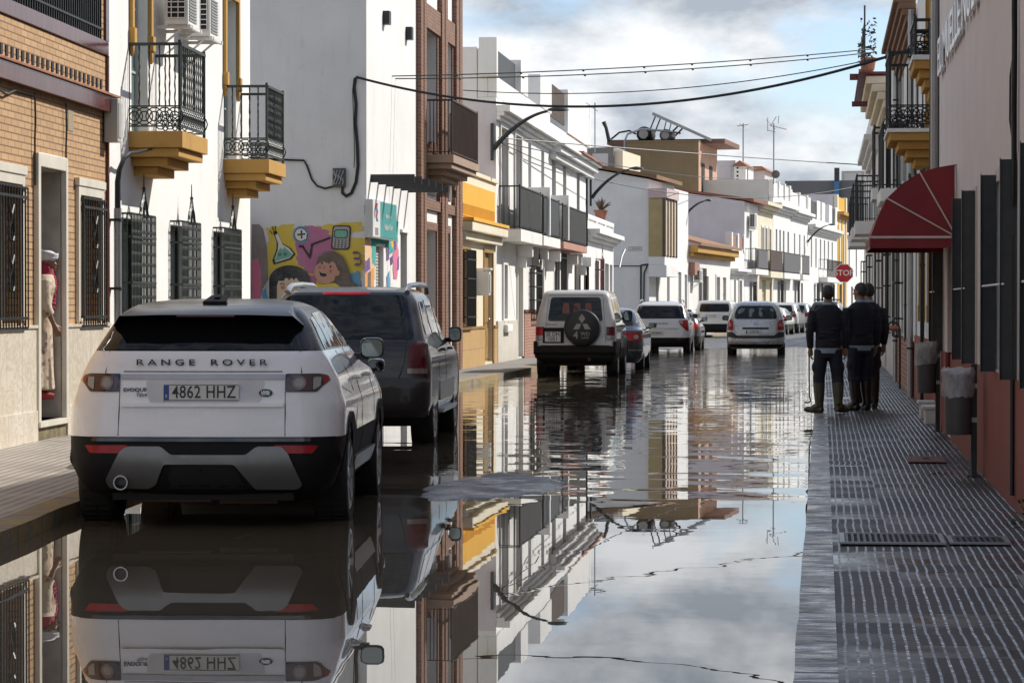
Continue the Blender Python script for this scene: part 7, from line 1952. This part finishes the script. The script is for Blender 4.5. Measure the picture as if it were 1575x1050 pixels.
# ---- white square-tailed SUV further on
c = suv_generic('parked_car', 'white square tailed SUV with square red lights and thick black bumper', (-4.86, 125.6, .03), R(-3), WH2, 4.25, 1.82, 1.68, group=GRP, zlow=.60, rows=[(.22,.10,.97,.88,.16,.4),(.34,.02,.985,.96,.16,.45),(.60,.0,1,.99,.16,.45),(.64,.04,1,1,.16,.45),(.95,.06,.985,.99,.16,.45),(1.04,.07,.86,.98,.16,.45),(1.10,.08,.74,.96,.16,.4),(1.16,.10,.72,.94,.16,.4),(1.45,.24,.66,.87,.16,.35),(1.58,.32,.61,.82,.16,.3),(1.63,.42,.57,.74,.16,.3),(1.655,.7,.52,.58,.16,.25),(1.66,1.1,.47,.40,.16,.2)])
c.rear('rear_window', roundp([(-.68,1.15),(.68,1.15),(.64,1.52),(-.64,1.52)], .10), CGLASS)
for sg in (1,-1):
    tl = c.rear('tail_light', roundp([(.68*sg,.88),(.68*sg,1.08),(.87*sg,1.08),(.87*sg,.88)][::sg], .03), REDLD, .03)[0]
    for a, b in (((.72,.92),(.84,1.04)), ((.84,.92),(.72,1.04))): d_ = .018; c.rear('lens', [(a[0]*sg-d_,a[1]),(a[0]*sg+d_,a[1]),(b[0]*sg+d_,b[1]),(b[0]*sg-d_,b[1])], REDL, .034, .004, parent=tl)
c.plate(-.10, .97, .52, .12, '2715 KZL'); c.rear('plate_bay', roundp([(-.44,.88),(.44,.88),(.44,1.08),(-.44,1.08)], .04), M('white_recess', (.60,.60,.60)), .004); c.rear('bumper', roundp([(-.9,.28),(-.9,.62),(.9,.62),(.9,.28)], .03), BLKP, .04)
c.side('side_window', roundp([(.5,1.16),(1.6,1.16),(1.6,1.52),(.6,1.51)], .05), CGLASS); c.side('side_window', roundp([(1.68,1.16),(2.9,1.15),(2.5,1.5),(1.68,1.53)], .03), CGLASS); c.mirror(2.75, 1.2); c.mirror
mb = MB(); mb.box(-.5,.5,.1,.5,.24,.34); mb.lathe([(.03,-.02),(.04,.2)], 'y', (.3,.05,.3), 10); mb.build('tow_bar', DARKU, c.t)

# ---- silver people carrier driving away
SIL = paint('car_silver', (.44,.46,.48), .25, .5, dirt=.05)
pc_rows = [(.20,.14,4.15,.76,.3,.4),(.30,.04,4.23,.84,.32,.45),(.45,.0,4.27,.87,.34,.5),(.62,.0,4.26,.875,.34,.5),(.80,.03,4.15,.87,.32,.5),(.95,.06,3.9,.855,.30,.45),(1.05,.08,3.4,.835,.30,.4),(1.12,.10,3.3,.815,.30,.4),(1.35,.19,2.9,.73,.30,.4),(1.50,.28,2.65,.66,.30,.35),(1.58,.40,2.5,.58,.28,.3),(1.62,.65,2.35,.47,.25,.25),(1.64,1.0,2.15,.33,.2,.2)]
pcx = at_z(1163, 545, .0)
c = Car('moving_car', 'silver people carrier driving away in the middle of the wet street', 'car', (-2.02, 84.4, -.02), R(.3), pc_rows, SIL, [(.72,.31,.21,.86),(3.48,.31,.21,.86)], None, bow=.10, zbelt=1.08, lower=SIL, zlower=.2)
c.rear('rear_window', roundp([(-.66,1.10),(.66,1.10),(.60,1.35),(.50,1.50),(-.50,1.50),(-.60,1.35)], .10), CGLASS2)
seatm = M('seat_shadow', (.008,.009,.010), .6)
for x in (-.32,.02,.34): c.rear('headrest', roundp([(x-.10,1.13),(x+.10,1.13),(x+.07,1.33),(x-.07,1.33)], .04), seatm, .0085, .002)
for pts in ([(-.52,1.24),(-.40,1.30),(-.30,1.40),(-.44,1.44),(-.55,1.33)], [(-.20,1.17),(-.12,1.16),(-.10,1.28),(-.02,1.36),(-.10,1.43),(-.19,1.40)], [(.10,1.20),(.19,1.17),(.21,1.27),(.14,1.36),(.24,1.42),(.10,1.44)], [(.42,1.36),(.52,1.30),(.55,1.38),(.44,1.45)]): c.rear('painted_reflection', roundp(pts, .03), GLASSB, .0078, .002)  # pale blobs laid on the opaque glass as painted reflections
for sg in (1,-1):
    tl = c.rear('tail_light', roundp([(.66*sg,.76),(.68*sg,1.0),(.74*sg,1.10),(.82*sg,1.06),(.865*sg,.76)][::sg], .03), REDL, .012)[0]; c.rear('lens', roundp([(.70*sg,.88),(.72*sg,.99),(.80*sg,.99),(.82*sg,.88)][::sg], .02), M('smoked_lens', (.22,.17,.16)), .016, .004, parent=tl)
c.rear('bumper_strip', roundp([(-.86,.56),(-.86,.70),(-.70,.72),(-.56,.60),(.56,.60),(.70,.72),(.86,.70),(.86,.56),(.6,.52),(-.6,.52)], .03), M('blue_black_plastic', (.02,.024,.035), .5), .02)
c.rear('plate_bay', roundp([(-.40,.64),(-.40,.78),(.40,.78),(.40,.64)], .06), SIL, .02); c.rear('tailgate_handle', roundp([(-.40,.795),(-.40,.85),(.40,.85),(.40,.795)], .025), INK, .022); c.plate(-.04, .71, .50, .105, '5795 GSL', y=c.Rr(0,.71)-.04)
mb = MB(); 
for dz in (0, .045): mb.tube([(-.07, c.Rr(0,.94)-.012, .92+dz), (0, c.Rr(0,.96)-.014, .955+dz), (.07, c.Rr(0,.94)-.012, .92+dz)], .010, 5)
mb.build('badge', CHROME, c.t); MB().tube([(0,1.2,1.64),(0,1.3,1.82)], .006, 5).build('aerial', INK, c.t)
c.rear('bumper_low', roundp([(-.80,.24),(-.84,.34),(.84,.34),(.80,.24)], .02), BLKP, .01); c.seams([[(-.62,.60),(-.64,.90),(-.68,1.1)], [(.62,.60),(.64,.9),(.68,1.1)], [(-.64,.90),(-.45,.90)], [(.45,.90),(.64,.90)]])
c.side('side_window', roundp([(.55,1.12),(1.5,1.12),(1.5,1.48),(.72,1.46)], .05), CGLASS); c.side('side_window', roundp([(1.58,1.12),(2.95,1.11),(2.5,1.45),(1.58,1.5)], .03), CGLASS); c.mirror(2.75, 1.10, w=.22, h=.16)

# ---- cars parked further up, past the bend
def far_car(px, Y, label, paintm, kind, hdg=-5.5, L=4.2, W=1.78, H=1.48):
    x = (px-VPX)/F_PX*Y
    c = suv_generic('parked_car', label, (x, Y, .04), R(hdg), paintm, L, W, H, group='cars parked past the bend', rows=HB if kind == 'h' else None, wheel=.31 if kind == 'h' else .35, zb=1.0 if kind == 'h' else None)
    k = H/1.66 if kind != 'h' else H/1.485*1.0
    zz = 1.0 if kind == 'h' else 1.09
    c.rear('rear_window', roundp([(-.62,zz),(.62,zz),(.52,zz+.34),(-.52,zz+.34)], .05), CGLASS)
    for sg in (1,-1): c.rear('tail_light', roundp([(.58*sg,zz-.27),(.62*sg,zz-.04),(.76*sg,zz-.04),(.80*sg,zz-.25)][::sg], .02), REDL, .01)
    c.side('side_window', roundp([(.8,zz+.02),(1.5,zz+.02),(1.5,zz+.32),(1.0,zz+.31)], .04), CGLASS); c.side('side_window', roundp([(1.57,zz+.02),(2.6,zz+.01),(2.2,zz+.31),(1.57,zz+.33)], .03), CGLASS); c.mirror(2.5, zz+.03, w=.22, h=.16)
    return c
far_car(1183, 137, 'white hatchback past the bend, half hidden by the silver people carrier', WH2, 'h', -5.5, 4.2, 1.78, 1.5)
far_car(1201, 144, 'white car with a dark rear window, second past the bend', paint('car_white_b', (.62,.62,.61), .28, dirt=.15), 's', -5.5, 4.3, 1.8, 1.58)
far_car(1221, 151, 'pale silver car, third past the bend', paint('car_pale_silver', (.48,.49,.50), .28, .4, dirt=.2), 's', -5.5, 4.3, 1.8, 1.58)
c = far_car(1268, 152, 'dark SUV with a black roof rack beyond the left hand man', paint('car_charcoal', (.03,.033,.035), .3, .2, dirt=.2), 's', -5.5, 4.5, 1.86, 1.66); c.rails(.6, 2.6, .62, 1.74, IRON, .03); 
mb = MB(); mb.bar((-.62,1.0,1.74),(.62,1.0,1.74), .03); mb.bar((-.62,2.2,1.74),(.62,2.2,1.74), .03); mb.build('roof_bar', IRON, c.t)
far_car(1292, 162, 'blue grey car behind the stop sign pole', paint('car_blue_grey', (.16,.20,.24), .3, .3, dirt=.2), 'h', -5.5, 4.2, 1.78, 1.48)
# ================================================================== PEOPLE
SKIN = M('skin', (.34,.19,.125), .55, var=.12, vscale=12)
SKIND = M('skin_tanned', (.25,.135,.085), .55, var=.12, vscale=12)
HAIR = M('dark_hair', (.012,.010,.009), .6, var=.4, vscale=40)
HAIRG = M('greying_hair', (.030,.026,.023), .6, var=.5, vscale=40)
NAVYK = M('navy_jumper', (.014,.016,.024), .85, var=.25, vscale=12, bump=.5, bscale=60)
NAVYT = M('navy_work_trousers', (.013,.016,.028), .8, var=.25, vscale=8, bump=.4, bscale=40)
SHIRT = M('pale_blue_shirt', (.26,.34,.42), .8, var=.12)
BOOTG = M('olive_rubber_boot', (.060,.058,.028), .4, var=.3)
BOOTB = M('black_rubber_boot', (.012,.012,.012), .35, var=.3)
def ip(a, b, t): return tuple(a[i]+(b[i]-a[i])*t for i in range(3))
def limb(mb, pts, rad, n=12):
    P_, R_ = [], []
    for i in range(len(pts)-1):
        for k in range(4): t = k/4; P_.append(ip(pts[i], pts[i+1], t)); R_.append(rad[i]+(rad[i+1]-rad[i])*t)
    P_.append(pts[-1]); R_.append(rad[-1]); mb.tube(P_, R_, n)
def hand(mb, wr, elbow, curl=.55, palm_in=1.0, inward=-1):
    """palm, four fingers of different length and a thumb, hanging from the wrist"""
    w = Vector(wr); d = (w-Vector(elbow)).normalized(); fwd = Vector((0,1,0)); fwd = (fwd-d*fwd.dot(d)).normalized(); side = Vector((inward,0,0)); side = (side-d*side.dot(d)).normalized()
    k = w+d*.085
    limb(mb, [w-d*.02, w+d*.04, k], [.026,.036,.034], 10)
    for j, (off, ln) in enumerate(((.030,.070),(.010,.080),(-.010,.075),(-.029,.058))):
        b = k+fwd*off-d*.01; m1 = b+d*ln*.45+side*ln*.12*curl; m2 = m1+d*ln*.33+side*ln*.30*curl; e = m2+d*ln*.2*(1-curl)+side*ln*.32*curl
        limb(mb, [tuple(b), tuple(m1), tuple(m2), tuple(e)], [.0115,.0105,.0095,.008], 8)
    b = w+d*.03+fwd*.03; m1 = b+d*.03+fwd*.022+side*.012; e = m1+d*.032+side*.014
    limb(mb, [tuple(b), tuple(m1), tuple(e)], [.014,.012,.009], 8)
    return k
def head(mb, c, yaw, k=1.0, pitch=0):
    """skull, jaw, nose, ears, lips; +y is the way the face looks before turning"""
    Mx = Matrix.Translation(c) @ Matrix.Rotation(yaw, 4, 'Z') @ Matrix.Rotation(pitch, 4, 'X'); h = MB()
    h.sphere((0,-.012,.03), .074, .094, .088, 18, 12); h.sphere((0,.025,-.035), .056, .064, .078, 16, 10)
    h.sphere((0,.075,-.09), .026, .022, .022, 10, 8); h.tube([(0,.085,.022),(0,.100,-.006),(0,.112,-.026),(0,.094,-.036)], [.009,.012,.016,.011], 8)
    h.sphere((0,.088,-.060), .024, .011, .010, 10, 6)
    for sg in (-1,1): h.sphere((sg*.074,-.012,-.008), .010, .020, .032, 10, 8); h.sphere((sg*.038,.055,-.022), .024, .03, .026, 10, 8); h.sphere((sg*.030,.080,.030), .024, .012, .008, 8, 6)
    mb.v += []; o = len(mb.v)
    for v in h.v: p = Mx @ Vector([x*k for x in v]); mb.v.append(tuple(p))
    mb.f += [tuple(i+o for i in f) for f in h.f]; mb.m += [0]*len(h.f)
    return Mx
def face_bits(Mx, parent, k=1.0, hair=HAIR, style='short'):
    def X(p): return tuple(Mx @ Vector([x*k for x in p]))
    e = MB()
    for sg in (-1,1): e.sphere(X((sg*.030,.083,.012)), .0095*k, n=8, m=6)
    e.build('eye', M('eye_dark', (.03,.022,.018), .2, var=0), parent, smooth=True)
    b = MB()
    for sg in (-1,1): b.tube([X((sg*.015,.094,.032)), X((sg*.032,.092,.037)), X((sg*.050,.078,.030))], .0045, 5)
    b.build('eyebrow', hair, parent); l = MB(); l.tube([X((-.022,.093,-.060)), X((0,.100,-.058)), X((.022,.093,-.060))], .004, 5); l.build('lips', M('lips', (.26,.10,.085), .5, var=0), parent)
    if style == 'short':
        h = MB(); rnd = random.Random(3); vs = []
        rings = []; n = 26
        for i in range(12):
            t = math.pi*(.02+.74*i/11); 
            for q in range(n):
                a = 2*math.pi*q/n; front = max(0, math.sin(a)); tt = t*(1-.54*front**.7)*(1-.12*abs(math.cos(a))**3)
                r_ = 1+rnd.uniform(0,.035); vs.append(X((.0775*math.sin(tt)*math.cos(a)*r_, -.014+.097*math.sin(tt)*math.sin(a)*r_, .032+(.093 if tt < math.pi/2 else .125)*math.cos(tt)*r_)))
        fs = [(i*n+q, i*n+(q+1)%n, (i+1)*n+(q+1)%n, (i+1)*n+q) for i in range(11) for q in range(n)]
        h.add(vs, fs+[tuple(range(n))]); h.build('hair', hair, parent, smooth=True)

def man(label, loc, rz, Hh, J, boot, hair, head_yaw, girth=1.0, hold=None):
    t = thing('person', label, 'person', loc, rz); s = Hh/1.70
    g = girth
    b = MB()
    hips, feet = J['hips'], J['feet']
    tors = [(0,0,.80,.15*g,.105*g),(0,0,.88,.165*g,.115*g),(0,.005,.98,.155*g,.108*g),(0,.005,1.10,.16*g,.112*g),(0,0,1.24,.185*g,.118*g),(0,-.005,1.34,.19*g,.105*g),(0,-.01,1.40,.135*g,.08),(0,-.005,1.45,.062,.062),(0,.005,1.52,.055,.058)]
    lean = J.get('lean', 0)
    tors = [(x+lean*(z-.8), y, z, rx, ry) for x, y, z, rx, ry in tors]; b.stack(tors, 20)
    Mx = head(b, (lean*.78, .012, 1.583), head_yaw)
    for sd in ('L','R'):
        sh, el, wr = J['arm'+sd]; limb(b, [sh, el, wr], [.052,.042,.028]); hand(b, wr, el, .7 if sd == hold else .4, inward=1 if sd == 'L' else -1)
        hp, kn, an, toe = J['leg'+sd]; limb(b, [hp, kn, an], [.088,.060,.042]); limb(b, [an, ip(an, toe, .55), toe], [.042,.038,.026])
    for v in range(len(b.v)): b.v[v] = tuple(x*s for x in b.v[v])
    body = remesh(b, 'body', SKIND, t, .0075, 2); Mx = Matrix.Scale(s, 4) @ Mx
    face_bits(Mx, t, 1.0, hair)
    # jumper
    c = MB(); zb = .86
    c.stack([(lean*.05,0,zb,.178*g,.128*g),(lean*.1,0,.90,.186*g,.136*g),(lean*.2,0,1.0,.178*g,.132*g),(lean*.3,.0,1.12,.183*g,.134*g),(lean*.45,0,1.26,.207*g,.140*g),(lean*.55,-.005,1.36,.208*g,.124*g),(lean*.6,-.01,1.415,.15*g,.098),(lean*.62,-.005,1.45,.082,.084)], 24)
    for sd in ('L','R'):
        sh, el, wr = J['arm'+sd]; w2 = ip(el, wr, .93); m1 = ip(sh, el, .5); limb(c, [sh, m1, el, ip(el, wr, .5), w2], [.076*g,.068*g,.060*g,.054*g,.044*g])
        for q in (.35,.5,.62): p = ip(sh, el, q); c.sphere((p[0], p[1]-.02, p[2]), .066*g, .06*g, .022)
    for i in range(5): c.sphere((lean*.2+.06*math.sin(i*2.1), -.115*g, .92+.05*i), .10, .025, .016)
    c.v = [tuple(x*s for x in v) for v in c.v]; remesh(c, 'jumper', NAVYK, t, .011, 3)
    # shirt tail and collar
    c = MB(); c.stack([(0,0,.80,.176*g,.126*g),(0,0,.83,.180*g,.130*g),(0,0,.90,.172*g,.124*g)], 24); c.v = [tuple(x*s for x in v) for v in c.v]; c.build('shirt_tail', SHIRT, t, smooth=True); c = MB(); c.stack([(lean*.62,-.006,1.42,.088,.086),(lean*.64,-.008,1.475,.070,.074),(lean*.64,-.008,1.478,.060,.064),(lean*.62,-.004,1.43,.070,.072)], 20, cap=False)
    c.v = [tuple(x*s for x in v) for v in c.v]; c.build('shirt_collar', SHIRT, t, smooth=True)
    # trousers
    c = MB(); c.stack([(0,0,.74,.15*g,.11*g),(0,0,.80,.170*g,.122*g),(0,0,.88,.172*g,.124*g)], 22)
    for sd in ('L','R'):
        hp, kn, an, toe = J['leg'+sd]; m1 = ip(hp, kn, .5); k2 = ip(kn, an, .22)
        limb(c, [hp, m1, kn, k2], [.110*g,.098*g,.086*g,.088*g])
        for q, rr_0 in ((.45,.098),(.75,.094),(.98,.093)): p = ip(hp, kn, q); c.sphere(p, rr_0*g, rr_0*g, .022)
        p = ip(hp, kn, .62); sx = -1 if sd == 'L' else 1; c.sphere((p[0]+sx*.075, p[1], p[2]), .035, .06, .075)
    c.v = [tuple(x*s for x in v) for v in c.v]; remesh(c, 'trousers', NAVYT, t, .011, 2)
    for sd in ('L','R'):
        hp, kn, an, toe = J['leg'+sd]; top = ip(kn, an, .16); c = MB()
        limb(c, [top, ip(kn, an, .5), ip(kn, an, .85), an], [.082,.075,.060,.058]); d = Vector(toe)-Vector(an); heel = Vector(an)-Vector((d.x, d.y, 0))*.28; heel.z = an[2]-.045
        limb(c, [tuple(heel), ip(heel, toe, .5), toe], [.044,.047,.042]); limb(c, [an, ip(an, toe, .5)], [.056,.048]); c.sphere(toe, .048, .050, .036)
        c.v = [tuple(x*s for x in v) for v in c.v]; remesh(c, 'boot', boot, t, .010, 2)
    return t
def stand(dx=.10, lf=(0,0), rf=(0,0), armL=None, armR=None, lean=0, lift=0, toeL=(-.06,.17), toeR=(.06,.17)):
    return dict(hips=0, feet=0, lean=lean,
        legL=[(-.085,0,.84),(-dx-.005+lf[0]*.5,.02+lf[1]*.5,.47),(-dx+lf[0],-.02+lf[1],.085),(-dx+lf[0]+toeL[0],lf[1]+toeL[1],.045)],
        legR=[(.085,0,.84),(dx+.005+rf[0]*.5,.03+rf[1]*.5,.47),(dx+rf[0],-.02+rf[1],.085+lift),(dx+rf[0]+toeR[0],rf[1]+toeR[1],.045)],
        armL=armL or [(-.195+lean*.5,-.005,1.36),(-.245,-.03,1.09),(-.235,.02,.85)], armR=armR or [(.195+lean*.5,-.005,1.36),(.245,-.03,1.09),(.235,.02,.85)])
m1 = man('man in navy jumper and olive rubber boots holding a hooked metal rod', (.065, 36.7, PZ+.004), R(2), 1.66, stand(.115, lift=.02, rf=(.02,-.05), toeL=(-.16,.08), toeR=(.12,.12)), BOOTG, HAIRG, R(-4), girth=.93, hold='L')
m2 = man('middle man of the three, in navy jumper and black boots', (.50, 37.7, PZ+.004), R(28), 1.70, stand(.085, toeL=(-.05,.18), toeR=(.03,.18), armL=[(-.195,-.005,1.36),(-.255,-.02,1.09),(-.25,.06,.86)]), BOOTB, HAIRG, R(22), girth=.98)
m3 = man('man in navy jumper mostly hidden behind the middle one, nearest the wall', (.61, 38.5, PZ+.004), R(20), 1.70, stand(.09, lf=(0,.05)), BOOTB, HAIR, R(15), girth=.95)
# hooked rod held by the first man
t = thing('hook_rod', 'thin black hooked rod held in the hand of the man on the kerb', 'tool', (.065-.245, 36.73, PZ+.78), R(2))
MB().tube([(.0,.0,.09),(.0,.0,-.30),(.004,.0,-.56),(.022,.0,-.62),(-.012,.0,-.645),(-.06,.0,-.640)], .0095, 8).build('rod', IRON, t, smooth=True)

# woman in the doorway
wx, wy = -8.40, 29.33
t = thing('person', 'woman in white headwrap, red scarf and beige robe leaning out of the brick doorway', 'person', (wx, wy, .502), R(-66))
robe_t = NT('beige_patterned_robe'); v = robe_t.obj(); vo = robe_t.n('ShaderNodeTexVoronoi', {'Vector': v, 'Scale': 11.0}); nn = robe_t.noise(v, 16, 5)
colr = robe_t.mix(robe_t.ramp(vo.outputs['Distance'], [(.20,1),(.34,0)]), (.56,.46,.35), (.26,.16,.11)); colr = robe_t.mix(robe_t.ramp(nn.outputs['Fac'], [(.5,0),(.7,.7)]), colr, (.36,.22,.16))
robe_t.set(Base_Color=colr, Roughness=.85); robe_t.bump(nn.outputs['Fac'], .4, .01)
ROBE = robe_t.m
b = MB(); ln = .10
b.stack([(0,0,.76,.15,.11),(0,.01,.92,.15,.11),(0,.02,1.05,.135,.10),(0,.05,1.20,.165,.115),(0,.07,1.28,.16,.09),(0,.08,1.33,.10,.07),(0,.09,1.37,.05,.052),(0,.105,1.43,.046,.05)], 18)
Mx = head(b, (0,.125,1.475), R(4), .93, R(-6))
for sg in (-1,1):
    sh = (sg*.165,.06,1.27); el = (sg*.215,.05,1.02); wr = (sg*.185,.15,.80); limb(b, [sh, el, wr], [.046,.038,.025]); hand(b, wr, el, .5, inward=-sg)
    limb(b, [(sg*.08,0,.78),(sg*.085,.02,.43),(sg*.08,-.01,.07)], [.085,.055,.036]); limb(b, [(sg*.08,-.01,.06),(sg*.09,.08,.045),(sg*.095,.15,.032)], [.038,.034,.024])
remesh(b, 'body', SKIND, t, .0075, 2); face_bits(Mx, t, .93, HAIR, 'none')
c = MB(); c.stack([(0,-.01,.10,.215,.185),(0,-.01,.30,.205,.175),(0,0,.55,.20,.165),(0,.0,.80,.195,.155),(0,.01,.95,.185,.145),(0,.02,1.07,.17,.14),(0,.05,1.20,.19,.145),(0,.065,1.28,.18,.12),(0,.08,1.34,.11,.09)], 26)
for sg in (-1,1): limb(c, [(sg*.16,.06,1.27),(sg*.20,.055,1.13),(sg*.22,.05,1.0),(sg*.205,.10,.90)], [.068,.068,.066,.06])
for i in range(8): a = i*.8; c.tube([(.21*math.cos(a),.17*math.sin(a),.11),(.19*math.cos(a),.15*math.sin(a),.6),(.165*math.cos(a),.02+.12*math.sin(a),1.0)], [.024,.016,.006], 8)
remesh(c, 'robe', ROBE, t, .011, 2)
c = MB(); P2 = lambda p: tuple(Mx @ Vector([x*.93 for x in p]))
WRAP = M('white_headwrap', (.62,.62,.64), .8, var=.15, bump=.6, bscale=18)
h = MB(); h.sphere((0,-.03,.062), .094, .116, .074, 20, 12); h.sphere((0,-.02,.04), .090, .112, .05, 20, 10); h.sphere((0,-.10,.05), .07, .05, .06, 12, 8)
for i in range(5): h.tube([(.092*math.cos(q), -.022+.115*math.sin(q), .035+.02*i+.02*math.sin(q*1.0+i)) for q in [k*.42 for k in range(16)]], .012, 6)
c.add([P2(p) for p in h.v], h.f); remesh(c, 'headwrap', WRAP, t, .008, 2)
SCARF = M('red_scarf', (.36,.018,.05), .75, var=.3, bump=.5, bscale=30); c = MB()
c.stack([(0,.085,1.30,.105,.095),(0,.095,1.36,.082,.085),(0,.085,1.42,.075,.085),(0,.07,1.46,.06,.07)], 18)
c.tube([(.02,.16,1.32),(.03,.165,1.22),(.02,.15,1.10),(.015,.14,1.03)], [.040,.036,.030,.018], 8); c.tube([(-.05,.02,1.44),(-.02,-.02,1.40),(0,-.03,1.33)], [.05,.06,.05], 8)
remesh(c, 'scarf', SCARF, t, .009, 1)
c = MB(); rnd = random.Random(9)
for i in range(44):
    z = 1.27-.30*i/44; p = (.02+rnd.uniform(-.035,.035), .195-.03*(1.27-z)/.3+rnd.uniform(-.008,.012), z); c.sphere(p, .013, n=6, m=5)
c.build('scarf_flower', M('pink_flower', (.50,.05,.14), .7, var=.3, vscale=30), t)
c = MB()
for sg in (-1,1): limb(c, [(sg*.08,-.06,.03),(sg*.09,.06,.045),(sg*.095,.16,.03)], [.040,.046,.030])
c.build('shoe', M('red_shoe', (.35,.03,.03), .5), t, smooth=True)
